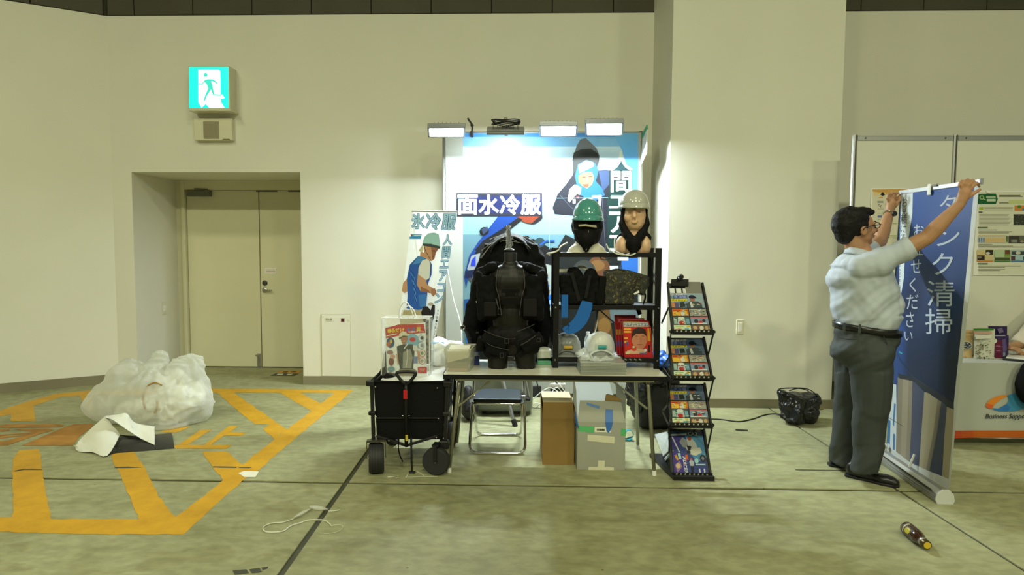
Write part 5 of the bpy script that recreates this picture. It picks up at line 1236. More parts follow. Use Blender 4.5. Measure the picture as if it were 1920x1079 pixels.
pack(1126, 622, 664, 52, M_cap2, mat('teal_cell', (.03, .30, .32), rough=.3), 'white cap in a clear pack with a teal battery on the low shelf board', mat('pale_card', (.55, .58, .55), rough=.4))
# water bottle
bt = thing('water_bottle', 'small clear bottle with white cap and label behind the white cap pack', 'bottle', (atY(1102, 660, 4.87).x, 4.87, zb_+.002))
bc = Vector((atY(1102, 660, 4.87).x, 4.87, zb_+.003)); ub = pxm(4.87); hb_ = atY(1102, 628, 4.87).z-bc.z
part('body', film_mat('clear_bottle', (.8, .88, .86), thin=.3, edge=.8), bt, lambda m: m.lathe([(0, 0), (6.2*ub, .001), (6.4*ub, hb_*.7), (5.5*ub, hb_*.85), (3*ub, hb_), (3*ub, hb_*1.02)], bc, 18), smooth=True)
part('label', M_white, bt, lambda m: m.lathe([(6.55*ub, hb_*.2), (6.55*ub, hb_*.62)], bc, 18), smooth=True, fixn=False)
part('cap', M_white, bt, lambda m: m.lathe([(3.8*ub, hb_*1.0), (3.8*ub, hb_*1.16), (0, hb_*1.17)], bc, 16), smooth=True, angle=40)
# ---- red blister cards of helmet air conditioners, standing in a row
def rP(x, y, d): return atY(x, y, d)
faces = [((1167, 602), (1216, 603), (1224, 665), (1171, 665.5), 4.675), ((1163, 600), (1212, 601), (1219, 663), (1167, 664), 4.72), ((1158, 596), (1207, 597), (1214, 660), (1162, 661), 4.765), ((1152, 591), (1191, 591), (1202, 657), (1157, 658), 4.81)]
labs = ['front red card pack showing a young face, on the low shelf board', 'second red card pack from the front of the row on the low board', 'third red card pack from the front of the row on the low board', 'rearmost red card pack of the row on the low board']
M_red = mat('red_card', (.42, .012, .02), rough=.35)
for k, (a, b, c, d, y) in enumerate(faces):
    t = thing('red_card_pack', labs[k], 'pack', (rP(*c, y).x-.1, y, zb_+.006), 'red card packs on the low board')
    dz = zb_+.006
    Q = [rP(*a, y+.02), rP(*b, y+.02), rP(*c, y), rP(*d, y)]; sh_ = dz-min(Q[2].z, Q[3].z); Q[2].z = Q[3].z = dz
    part('card', M_red, t, lambda m: m.prism(Q, (0, .012, 0)))
    n = (Q[1]-Q[0]).cross(Q[3]-Q[0]).normalized()
    A = Art(Q[0], n)
    if k == 0:
        A.poly([(1168.5, 603.5), (1214, 604.5), (1220, 613), (1169, 613.5)], (176, 178, 170)); A.poly([(1170, 602.5), (1200, 603), (1198, 605), (1171, 604.6)], (190, 160, 60)); A.text('ヘルメットエアコン', [(1169.5, 606), (1216, 606.5), (1217, 612), (1170, 612.5)], (26, 40, 120), .04)
        A.poly([(1169, 614), (1220.5, 614), (1223.5, 664.5), (1173, 665)], (188, 38, 26))
        for y_ in (616, 621, 633, 640): A.rect(1169.5, y_, 1183 if y_ < 630 else 1177, y_+3.4, (212, 170, 48))
        A.rect(1214, 616, 1220, 640, (205, 150, 44)); A.rect(1174, 641, 1178, 648, (60, 80, 150))
        A.ell(1198, 634, 14.5, 19, (52, 34, 28)); A.poly([(1184, 640), (1188, 626), (1212, 626), (1213, 642), (1208, 652), (1200, 657), (1190, 652)], (186, 122, 92)); A.poly([(1184, 634), (1186, 619), (1198, 613.5), (1210, 618), (1213, 632), (1206, 626), (1192, 627)], (50, 32, 26))
        A.poly([(1174, 664), (1176, 658), (1192, 653), (1206, 655), (1212, 664)], (200, 160, 130)); A.line([(1191, 631), (1196, 630.6)], .8, (40, 26, 22)); A.line([(1203, 630.6), (1208, 631)], .8, (40, 26, 22)); A.rect(1195, 646, 1204, 647.4, (140, 60, 56)); A.line([(1200, 632), (1202, 640), (1199, 641)], .7, (150, 90, 66))
        A.ell(1189, 654, 4.5, 5, (196, 60, 40)); A.ell(1188, 651, 2.4, 1.8, (180, 210, 170)); A.ell(1210, 657, 3, 3, (205, 205, 220)); A.rect(1215, 647, 1219, 661, (30, 24, 22)); A.rect(1199, 662, 1213, 664, (40, 110, 170)); A.poly([(1172, 660), (1182, 659), (1180, 664.5), (1173, 664.8)], (210, 190, 150))
    else:
        A.poly([(a[0]+1.5, a[1]+2), (b[0]-1, b[1]+2), (c[0]-1, c[1]-2), (d[0]+1.5, d[1]-2)], (178, 34, 30)); A.rect(a[0]+2, a[1]+3, b[0]-2, a[1]+9, (150, 100, 90)); A.rect(d[0]-1, 640, d[0]+4, 650, (70, 84, 150)); A.rect(d[0]-3, 618, d[0]+3, 628, (200, 150, 60))
    A.build('artwork', M_print, t)
    part('blister_edge', mat('red_card', (.42, .012, .02), rough=.35), t, lambda m: m.tube([q+Vector((0, -.008, 0)) for q in Q], .003, 6, closed=True))
# ---- stack of clear lidded trays at the table front
YK = 4.42
k0, k1 = atY(1089, 704, YK), atY(1174, 705, YK)
M_tray = film_mat('clear_tray', (.50, .52, .46), thin=.42, edge=.95, bump=.25, bscale=9)
zk = (ZT+.001); hk_ = atY(1130, 681, YK).z-ZT
for k in range(4):
    t = thing('clear_tray', ['lowest clear plastic tray of the stack at the table front edge', 'second clear plastic tray from the bottom of the stack on the table', 'third clear plastic tray from the bottom of the stack on the table', 'topmost clear plastic tray of the stack, under the crumpled film'][k], 'tray', ((k0.x+k1.x)/2, YK+.13, zk+k*hk_/4), 'clear trays stacked on the table')
    z0 = zk+k*hk_/4; h = hk_/4-.0015
    P0 = [(k0.x+.0, YK), (k1.x, YK), (k1.x, YK+.25), (k0.x-.0, YK+.25)]
    part('tray', M_tray, t, lambda m: m.hexa([(x, y, z0) for x, y in P0]+[(x+(-.006 if x < .8 else .006)*0, y, z0+h) for x, y in P0]), bevel=.004)
    part('rim', mat('tray_rim', (.42, .43, .37), rough=.25), t, lambda m: m.tube([(x+(.002 if i in (1, 2) else -.002), y+(-.002 if i < 2 else .002), z0+h) for i, (x, y) in enumerate(P0)], .0018, 5, closed=True))
o = blob('film_scrap', [('s', atY(1100, 672, 4.56), (.05, .07, .02)), ('s', atY(1120, 676, 4.52), (.06, .06, .018)), ('s', atY(1090, 664, 4.62), (.035, .05, .025)), ('s', atY(1142, 675, 4.54), (.04, .05, .014))], .006, film_mat('crinkled_film2', (.88, .92, .9), thin=.3, edge=.9, bump=.9, bscale=30), None, it=1, noise_amp=.03, noise_scale=22)
for v in o.data.vertices: v.co.z = max(v.co.z, zk+hk_+.001-o.location.z)
tag(o, 'crumpled clear film lying on the stack of clear trays', 'film')
# ---- left end of the table: clear bin, phone stand, blue box, wipes, white bag
bn = thing('clear_bin', 'clear plastic bin holding papers at the left end of the table', 'bin', onT(858, 696))
a, b = onT(836, 697.5), onT(880, 697.5)
zb0 = ZT+.002; hb2 = atY(858, 655, a.y).z-ZT
P0 = [(a.x, a.y), (b.x, a.y), (b.x+.02, a.y+.2), (a.x+.01, a.y+.2)]
Pt = [(a.x-.012, a.y-.01), (b.x+.012, a.y-.01), (b.x+.035, a.y+.215), (a.x-.0, a.y+.215)]
part('walls', film_mat('clear_bin', (.62, .62, .52), thin=.22, edge=.6, bump=.1, bscale=5), bn, lambda m: m.add([(x, y, zb0) for x, y in P0]+[(x, y, zb0+hb2) for x, y in Pt], [(3, 2, 1, 0), (0, 1, 5, 4), (1, 2, 6, 5), (2, 3, 7, 6), (3, 0, 4, 7)]), solid=.002)
part('rim', mat('bin_rim', (.60, .60, .50), rough=.3), bn, lambda m: m.tube([(x, y, zb0+hb2) for x, y in Pt], .004, 6, closed=True))
part('paper', mat('bin_paper', (.62, .58, .42), rough=.7), bn, lambda m: (m.hexa([(a.x+.01, a.y+.01, zb0+.06), (b.x-.005, a.y+.01, zb0+.10), (b.x, a.y+.18, zb0+.11), (a.x+.02, a.y+.18, zb0+.07), (a.x+.01, a.y+.01, zb0+hb2-.02), (b.x-.005, a.y+.01, zb0+hb2-.012), (b.x, a.y+.18, zb0+hb2), (a.x+.02, a.y+.18, zb0+hb2)])))
part('card', mat('bin_card', (.17, .155, .085), rough=.7), bn, lambda m: m.mm((a.x+.01, a.y+.012, zb0+.025), (b.x-.012, a.y+.17, zb0+.065)))
part('notebook', mat('tan_notebook', (.40, .27, .15), rough=.7), bn, lambda m: m.mm((a.x+.02, a.y+.008, zb0+.002), (b.x-.015, a.y+.17, zb0+.022)))
ph = thing('phone_stand', 'black folding phone stand with ring hinge behind the clear bin', 'stand', onT(888, 680))
def arm(m):
    m.beam(atY(880, 645, 4.78), atY(872, 617, 4.78), .018, .014); m.lathe([(0, -.01), (.018, -.01), (.02, 0), (.018, .01), (0, .01)], atY(868, 615, 4.78), 16, (0, -1, 0))
part('arm', M_black, ph, arm)
part('ring', M_chrome, ph, lambda m: m.tube(arc(atY(868, 614, 4.765), .016, 0, 2*PI, 14, (1, 0, 0), (0, 0, 1)), .004, 6))
part('plate', M_black, ph, lambda m: m.hexa([atY(871, 654, 4.74), atY(898, 654, 4.74), atY(898, 646, 4.88), atY(873, 646, 4.88), atY(871, 651, 4.74), atY(898, 651, 4.74), atY(898, 643, 4.88), atY(873, 643, 4.88)]))
part('base', M_black, ph, lambda m: m.mm((atY(876, 660, 4.8).x, 4.78, ZT), (atY(896, 660, 4.8).x, 4.86, atY(885, 655, 4.8).z)), bevel=.004)
bb = thing('blue_carton', 'small dark blue product box behind the clear bin on the table', 'box', onT(892, 680))
part('body', mat('navy_card', (.02, .035, .16), rough=.4, var=.3, scale=30), bb, lambda m: m.mm((atY(886, 670, 4.74).x, 4.74, ZT), (atY(899, 670, 4.74).x, 4.77, atY(890, 657, 4.74).z)), bevel=.002)
part('print', mat('navy_card_print', (.35, .4, .55), rough=.4), bb, lambda m: m.mm((atY(888, 670, 4.74).x, 4.7385, atY(890, 668, 4.74).z), (atY(897, 670, 4.74).x, 4.74, atY(890, 661, 4.74).z)))
gw = thing('wipes_pack', 'white pack with green band on the table between mannequin and shelf', 'pack', onT(1020, 676))
blob('body', [('b', atY(1020, 668, 4.80)+Vector((0, 0, .02)), (28*us, .10, .06)), ('s', atY(1020, 660, 4.80)+Vector((0, 0, .012)), (15*us, .05, .025))], .006, mat('soft_white_pack', (.70, .73, .66), rough=.35), gw, it=4, noise_amp=.004, noise_scale=20)
part('band', mat('green_band', (.12, .42, .26), rough=.4), gw, lambda m: m.mm((atY(1008, 668, 4.745).x, 4.742, ZT+.004), (atY(1034, 668, 4.745).x, 4.86, ZT+.035)), bevel=.006)
part('base', M_white, gw, lambda m: m.mm((atY(1008, 668, 4.745).x, 4.75, ZT), (atY(1034, 668, 4.745).x, 4.86, ZT+.004)))
o = thing('grey_tablet', 'flat grey slab standing behind the mannequin on the right', 'slab', onT(1020, 672))
part('panel', mat('grey_slab', (.06, .065, .065), rough=.4), o, lambda m: m.hexa([(atY(1004, 650, 4.9).x, 4.9, ZT), (atY(1035, 650, 4.9).x, 4.9, ZT), (atY(1035, 650, 4.9).x, 4.92, ZT), (atY(1004, 650, 4.9).x, 4.92, ZT), atY(1004, 622, 4.93), atY(1035, 622, 4.93), atY(1035, 622, 4.95), atY(1004, 622, 4.95)]))
# ================================================================== WAGON AND BAG, MAGAZINE RACK
M_cart = mat('wagon_canvas', (.0045, .0045, .005), rough=.75, bump=.25, bscale=60, spec=.2)
M_cartf = mat('wagon_frame', (.009, .009, .010), rough=.4, spec=.4)
M_tyre = mat('tyre_rubber', (.018, .018, .019), rough=.6)
Y0, Y1 = 4.45, 5.10
def cP(x, y, d=0.0): return atY(x, y, Y0+d)
wx0, wx1 = cP(697, 760).x, cP(838, 760).x
wz0, wz1 = cP(770, 826).z, cP(770, 716).z
cx_ = (wx0+wx1)/2
wg = thing('folding_wagon', 'black folding canvas wagon with pull handle standing left of the table', 'wagon', (cx_, (Y0+Y1)/2, 0))
def canvas(m):
    b = .015; t = .0
    O = [(wx0+.03, Y0+.02, wz0), (wx1-.03, Y0+.02, wz0), (wx1-.03, Y1-.02, wz0), (wx0+.03, Y1-.02, wz0), (wx0+.012, Y0, wz1), (wx1-.012, Y0, wz1), (wx1-.012, Y1, wz1), (wx0+.012, Y1, wz1)]
    I = [(x+(.02 if x < cx_ else -.02), y+(.02 if y < 4.8 else -.02), z+(.02 if z < .3 else 0)) for x, y, z in O]
    m.add(O+I, [(3, 2, 1, 0), (0, 1, 5, 4), (1, 2, 6, 5), (2, 3, 7, 6), (3, 0, 4, 7), (8, 9, 10, 11), (12, 13, 9, 8), (13, 14, 10, 9), (14, 15, 11, 10), (15, 12, 8, 11), (4, 5, 13, 12), (5, 6, 14, 13), (6, 7, 15, 14), (7, 4, 12, 15)])
part('canvas', M_cart, wg, canvas, fixn=True, bevel=.008)
part('rim', M_cart, wg, lambda m: m.tube([(wx0, Y0-.006, wz1), (wx1, Y0-.006, wz1), (wx1, Y1+.006, wz1), (wx0, Y1+.006, wz1)], .012, 8, closed=True))
for x in (wx0, wx1):
    for y in (Y0, Y1):
        s = 1 if x > cx_ else -1
        p_ = part('corner_post', M_cartf, wg, lambda m: (m.beam((x-s*.012, y, wz0-.03), (x-s*.0, y, wz1+.01), .024, .024)), bevel=.003)
        part('corner_cap', M_cartf, p_, lambda m: (m.box((x+s*.006, y-.004, wz1-.012), (.06, .05, .042)),), bevel=.008)
        part('bracket', M_cartf, p_, lambda m: m.box((x-s*.004, y-.004, wz0+(wz1-wz0)*.46), (.05, .036, .028)), bevel=.006)
        part('fork_mount', M_cartf, p_, lambda m: m.box((x-s*.02, y, wz0-.025), (.07, .06, .06)), bevel=.008)
def rivets(L): 
    for x, y in L: part('rivet', M_steel, wg, lambda m: m.ball(cP(x, y, -.022), .0055, 8))
rivets([(704, 726), (705, 782), (755, 780), (767, 780), (822, 785), (820, 728), (704, 818), (729, 827), (818, 821), (795, 829), (763, 830)])
mid = cP(762, 836, -.02)
for s, x in ((-1, 706), (1, 820)):
    part('cross_bar', M_cartf, wg, lambda m: m.beam(cP(x, 818, -.01), mid, .016, .018), bevel=.002)
    part('cross_bar', M_cartf, wg, lambda m: m.beam(cP(x, 784, .0), cP(762, 784, 0), .010, .012))
# pull handle: stem, red safety tag, D grip
hn = part('handle_stem', M_cartf, wg, lambda m: m.tube([cP(762, 838, -.03), cP(761.5, 735, -.035), cP(761.5, 722, -.035)], .0125, 10), smooth=True)
part('grip', M_cartf, hn, lambda m: m.tube(rounded([cP(761.5, 722, -.035), cP(752, 714, -.035), cP(743, 702, -.035), cP(745, 698.5, -.035), cP(762, 697.5, -.035), cP(778, 698.5, -.035), cP(780, 702, -.035), cP(771, 714, -.035), cP(761.5, 722, -.035)], .02, 3), .0115, 8), smooth=True)
part('red_tag', mat('red_tag', (.45, .01, .012), rough=.4), hn, lambda m: m.box(cP(760, 740, -.050), (.028, .004, .066)), bevel=.002)
part('yellow_tag', mat('yellow_tag', (.5, .38, .03), rough=.4), hn, lambda m: m.box(cP(762.5, 822, -.046), (.018, .004, .044)), bevel=.002)
part('prop_leg', M_cartf, wg, lambda m: (m.beam(cP(771, 822, -.03), cP(772.5, 885, -.03), .03, .012), m.box(cP(772.5, 887, -.032), (.045, .03, .018))), bevel=.003)
part('loose_strap', M_cart, wg, lambda m: m.tube(spline([cP(748, 822, -.02), cP(747, 840, -.03), cP(750, 855, -.03), cP(755, 866, -.02)], 5), .010, 6, flat=.4))
part('side_lettering', mat('grey_print', (.45, .45, .42), rough=.6), wg, lambda m: [m.tube(spline([Vector((wx1-.008, 4.62+.05*k, wz0+.10+.02*k)), Vector((wx1-.006, 4.66+.05*k, wz0+.17)), Vector((wx1-.008, 4.68+.05*k, wz0+.09+.02*k))], 4), .003, 4) for k in range(3)])
def wheel(c, axis, r, w, swivel, front=True):
    c = Vector(c); a = Vector(axis).normalized()
    wl = part('wheel', M_tyre, wg, lambda m: m.lathe([(r*.62, -w*.5), (r*.92, -w*.5), (r, -w*.34), (r, w*.34), (r*.92, w*.5), (r*.62, w*.5), (r*.62, -w*.5)], c, 32, a), smooth=True, angle=40)
    u, v, a = frame_of(a)
    part('hub', mat('hub_plastic', (.022, .024, .027), rough=.35), wl, lambda m: (m.lathe([(0, -w*.3), (r*.22, -w*.42), (r*.22, w*.42), (0, w*.3)], c, 16, a), m.lathe([(r*.60, -w*.4), (r*.66, -w*.4), (r*.66, w*.4), (r*.60, w*.4), (r*.60, -w*.4)], c, 24, a), [m.beam(c+(u*math.cos(t)+v*math.sin(t))*r*.15, c+(u*math.cos(t+.25)+v*math.sin(t+.25))*r*.64, .018, w*.5, a) for t in [k*2*PI/6 for k in range(6)]]), smooth=True, angle=40)
    part('axle', M_steel, wl, lambda m: m.cyl(c-a*w*.58, c+a*w*.58, .007, None, 10))
    if front:
        part('tread', M_tyre, wl, lambda m: [m.lathe([(r, o-.002), (r+.003, o-.0015), (r+.003, o+.0015), (r, o+.002)], c, 32, a) for o in (-w*.28, -w*.1, w*.1, w*.28)])
    part('fork', M_cartf if not front else M_dsteel, wl, lambda m: [m.beam(c+a*(s*w*.62), c+a*(s*w*.62)+Vector((0, 0, r+.02)), .024, .005, a) for s in (-1, 1)]+[m.beam(c-a*(w*.62)+Vector((0, 0, r+.02)), c+a*(w*.62)+Vector((0, 0, r+.02)), .045, .014)])
rw = .104
wc = atZ(703, 891); wheel((wc.x, wc.y+.05, rw), (1, .22, 0), rw, .105, 0)
wc2 = atZ(818, 891); wheel((wc2.x, wc2.y+.01, rw*.93), (.16, 1, 0), rw*.93, .06, 0, False)
wheel((wx0+.03, Y1-.03, rw), (1, 0, 0), rw, .08, 0, False); wheel((wx1-.03, Y1-.03, rw), (1, 0, 0), rw, .08, 0, False)
# lid sheet and contents in the wagon
o = thing('white_board', 'white foam sheet lying across the wagon top under the clear bag', 'sheet', (cx_+.06, 4.76, wz1-.02))
part('sheet', M_sheet, o, lambda m: m.hexa([(wx0+.05, Y0+.05, wz1-.03), (wx1-.03, Y0+.04, wz1-.03), (wx1-.02, Y1-.06, wz1-.03), (wx0+.05, Y1-.06, wz1-.03), (wx0+.05, Y0+.05, wz1-.005), (wx1-.03, Y0+.04, wz1-.002), (wx1-.02, Y1-.06, wz1+.03), (wx0+.05, Y1-.06, wz1+.01)]), bevel=.004)
part('folded_corner', M_white, o, lambda m: m.hexa([(wx1-.16, Y0+.2, wz1+.004), (wx1+.0, Y0+.24, wz1+.004), (wx1+.01, Y1-.06, wz1+.03), (wx1-.14, Y1-.06, wz1+.02), (wx1-.16, Y0+.22, wz1+.012), (wx1+.0, Y0+.26, wz1+.02), (wx1+.01, Y1-.08, wz1+.05), (wx1-.14, Y1-.08, wz1+.03)]))
o = blob('black_cloth', [('s', (wx0+.09, 4.72, wz1-.0), (.08, .16, .05)), ('s', (wx0+.05, 4.80, wz1+.01), (.05, .14, .05))], .01, M_cart, None, it=3, noise_amp=.03, noise_scale=12, seed=4)
tag(o, 'black cloth bunched at the left rim of the wagon', 'cloth')
# white carrier bag between wagon and table
wb = thing('white_bag', 'full white plastic bag between the wagon and the clear bin', 'bag', (atY(830, 690, 4.95).x, 4.95, wz1+.03))
wP = lambda x, y, d=0: atY(x, y, 4.95+d)
blob('bag', [('s', wP(828, 670), (.10, .10, .125)), ('s', wP(822, 650), (.085, .09, .07)), ('s', wP(845, 655, .04), (.11, .07, .065)), ('s', wP(826, 690), (.075, .08, .05)), ('s', wP(858, 648, .05), (.06, .06, .035))], .009, mat('white_film', (.82, .83, .80), rough=.35, bump=.15, bscale=20), wb, it=4, noise_amp=.018, noise_scale=11, seed=6, post=lambda p, n: Vector((p.x, p.y, max(wz1+.03, p.z))))
part('blue_packet', mat('pale_blue_film', (.25, .48, .72), rough=.4), wb, lambda m: m.box(wP(820, 642, -.02), (.10, .10, .02), (.1, 0, .2)), bevel=.006)
# clear carrier bag with a printed sheet inside, standing on the wagon
Yg = 4.60
gP = lambda x, y, d=0: atY(x, y, Yg+d)
gz = lambda x, y: (700+x/6.346, 560+y/6.346)
zg = wz1+.012
cg = thing('clear_carrier_bag', 'clear vinyl carrier bag with a red headed printed sheet, standing on the wagon', 'bag', (gP(762, 720).x, Yg+.08, zg))
ux = pxm(Yg)
M_vinyl = film_mat('clear_vinyl', (.85, .88, .84), thin=.06, rough=.08, edge=.7, bump=.8, bscale=22)
X0, X1 = gP(716, 660).x, gP(806, 660).x; zt_b = gP(760, 597).z
def bagshell(m):
    n = 10
    def face(y, s):
        return lambda u, v: Vector((X0+(X1-X0)*u+.012*math.sin(7*v+s)*(1-v), y+s*.02*math.sin(PI*u)*math.sin(PI*v), zg+(zt_b-zg)*v))
    m.grid(face(Yg-.02, -1), 12, 12); m.grid(face(Yg+.15, 1), 12, 12)
    m.grid(lambda u, v: Vector((X0+.012*math.sin(7*v-1)*(1-v)-.01*math.sin(PI*u), Yg-.02+.17*u, zg+(zt_b-zg)*v)), 5, 12)
    m.grid(lambda u, v: Vector((X1+.012*math.sin(7*v-1)*(1-v)+.012*math.sin(PI*u), Yg-.02+.17*u, zg+(zt_b-zg)*v)), 5, 12)
    m.grid(lambda u, v: Vector((X0+(X1-X0)*u, Yg-.02+.17*v, zt_b)), 4, 3)
part('film', M_vinyl, cg, bagshell, smooth=True, fixn=False)
part('edge_piping', M_white, cg, lambda m: [m.tube(spline([(X0, Yg-.024, zg+.01), (X0+.002, Yg-.024, zt_b), (X1-.0, Yg-.024, zt_b), (X1, Yg-.024, zg+.01)], 1), .004, 6), m.tube([(X0, Yg+.15, zt_b), (X1, Yg+.15, zt_b)], .004, 6)])
for d in (-.02, .14):
    part('handle', M_white, cg, lambda m: m.tube(spline([gP(748, 596, d), gP(750, 578, d), gP(758, 567, d), gP(766, 571, d), gP(772, 584, d), gP(776, 596, d)] if d < 0 else [gP(752, 598, d), gP(756, 582, d), gP(766, 574, d), gP(776, 582, d), gP(781, 598, d)], 5), .0065, 8, flat=.6), smooth=True)
Yk = Yg+.03
part('insert_sheet', M_white, cg, lambda m: m.prism([atY(*gz(140, 330), Yk), atY(*gz(620, 290), Yk), atY(*gz(640, 1000), Yk), atY(*gz(165, 1010), Yk)], (0, .012, 0)))
part('back_pack', mat('dark_olive_cloth', (.035, .034, .02), rough=.8, bump=.3, bscale=40), cg, lambda m: m.box((X0+.05, Yg+.09, zg+.09), (.08, .09, .17)), bevel=.02)
part('grey_pack', mat('grey_speckle', (.16, .16, .15), rough=.5, var=.9, scale=60), cg, lambda m: m.box((X1-.022, Yg+.085, zg+.24), (.03, .10, .33)), bevel=.01)
A = Art((0, Yk, 0), (0, -1, 0))
A.poly([gz(140, 335), gz(620, 290), gz(640, 1000), gz(165, 1010)], (226, 232, 232))
A.poly([gz(140, 355), gz(300, 310), gz(600, 300), gz(620, 410), gz(420, 425), gz(150, 475)], (178, 38, 28))
for s, x, c in (('着', 165, (214, 190, 50)), ('る', 210, (214, 190, 50)), ('だ', 262, (214, 190, 50)), ('け', 320, (214, 190, 50)), ('氷', 395, (60, 110, 175)), ('冷', 455, (60, 110, 175)), ('服', 515, (214, 190, 50))):
    A.text(s, [gz(x, 362-(x-165)*.06), gz(x+50, 358-(x-165)*.06), gz(x+50, 408-(x-165)*.06), gz(x, 412-(x-165)*.06)], c, .05)
A.text('「人間エアコン」', [gz(415, 388), gz(600, 378), gz(600, 402), gz(415, 412)], (230, 230, 220), .03); A.poly([gz(155, 440), gz(285, 415), gz(285, 424), gz(155, 452)], (225, 215, 205))
A.ell(*gz(465, 520), 14, 16, (120, 165, 190)); A.ell(*gz(205, 525), 7.5, 10, (40, 70, 110)); A.poly([gz(180, 500), gz(210, 470), gz(225, 520), gz(200, 560)], (60, 100, 120)); A.ell(*gz(180, 545), 4, 4, (180, 90, 40)); A.ell(*gz(212, 512), 2.5, 3.5, (210, 170, 40))
A.poly([gz(280, 570), gz(350, 545), gz(470, 545), gz(490, 640), gz(480, 760), gz(470, 850), gz(320, 850), gz(290, 690)], (52, 56, 50)); A.poly([gz(355, 640), gz(440, 600), gz(470, 700), gz(450, 830), gz(350, 830)], (140, 140, 125)); A.line([gz(400, 600), gz(408, 700), gz(390, 820)], 1.5, (190, 190, 178)); A.line([gz(365, 600), gz(410, 540)], 2, (205, 205, 195))
A.poly([gz(470, 560), gz(510, 555), gz(540, 610), gz(530, 630), gz(480, 620)], (205, 205, 196)); A.poly([gz(520, 610), gz(548, 640), gz(560, 720), gz(545, 780), gz(530, 700)], (186, 140, 108)); A.poly([gz(275, 660), gz(292, 660), gz(305, 780), gz(290, 790)], (186, 140, 108))
A.poly([gz(325, 470), gz(400, 440), gz(412, 480), gz(395, 520), gz(370, 548), gz(340, 530)], (160, 108, 82)); A.poly([gz(302, 470), gz(310, 420), gz(345, 392), gz(385, 395), gz(412, 430), gz(415, 450), gz(360, 445)], (200, 195, 170)); A.poly([gz(302, 470), gz(360, 440), gz(414, 448), gz(400, 458), gz(350, 462), gz(315, 485)], (70, 60, 48)); A.rect(*gz(352, 505), *gz(380, 512), (190, 180, 165))
A.poly([gz(310, 840), gz(480, 835), gz(520, 860), gz(520, 940), gz(300, 950)], (120, 112, 84))
A.ell(*gz(468, 488), 5.5, 4.2, (190, 34, 34)); 
for y, c in ((470, (60, 60, 62)), (558, (130, 140, 150)), (650, (110, 135, 100)), (742, (150, 160, 150))):
    A.ell(*gz(585 if y > 600 else 570, y), 6, 6.8, (190, 110, 90) if y > 600 else (150, 170, 190)); A.ell(*gz(585 if y > 600 else 570, y), 5, 5.6, (205, 210, 205)); A.ell(*gz(580, y), 3, 3.6, c)
A.rect(*gz(530, 815), *gz(638, 888), (180, 36, 34)); A.rect(*gz(548, 835), *gz(620, 845), (220, 190, 180)); A.rect(*gz(555, 858), *gz(610, 866), (220, 190, 180))
for x, y, rx, ry, c in ((200, 640, 6, 4, (150, 110, 110)), (215, 750, 5, 8, (120, 60, 50)), (215, 840, 7, 5, (110, 150, 160)), (215, 930, 7, 8, (170, 130, 140)), (230, 690, 5, 4, (196, 150, 130))): A.ell(*gz(x, y), rx, ry, c)
A.rect(*gz(480, 690), *gz(530, 770), (110, 130, 165))
A.build('artwork', M_print, cg)

# ---- zigzag magazine rack
mr = thing('magazine_rack', 'black folding zigzag literature rack with four tilted pockets right of the table', 'rack', (1.2, 4.6, 0))
M_rk = mat('rack_black', (.008, .008, .0085), rough=.4, spec=.4)
tiers = [((1254, 531), (1312, 531), (1333, 622), (1262, 626)), ((1257, 633), (1316, 633), (1333, 709), (1262, 712)), ((1258, 719), (1319, 719), (1331, 797), (1259, 800)), ((1258, 805), (1318, 805), (1330, 890), (1262, 893))]
YF, YK2 = 4.40, 4.58
Tq = []
for (a, b, c, d) in tiers:
    zl_ = atY((c[0]+d[0])/2, (c[1]+d[1])/2, YF).z; zu = atY((a[0]+b[0])/2, a[1], YK2).z
    xL, xR = atY(d[0], d[1], YF).x, atY(c[0], c[1], YF).x; xl2, xr2 = atY(a[0], a[1], YK2).x, atY(b[0], b[1], YK2).x
    xl2 = xl2*.5+xL*.5; xr2 = xr2*.7+xR*.3
    Tq.append((Vector((xl2, YK2, zu)), Vector((xr2, YK2, zu)), Vector((xR, YF, zl_)), Vector((xL, YF, zl_))))
mags = []
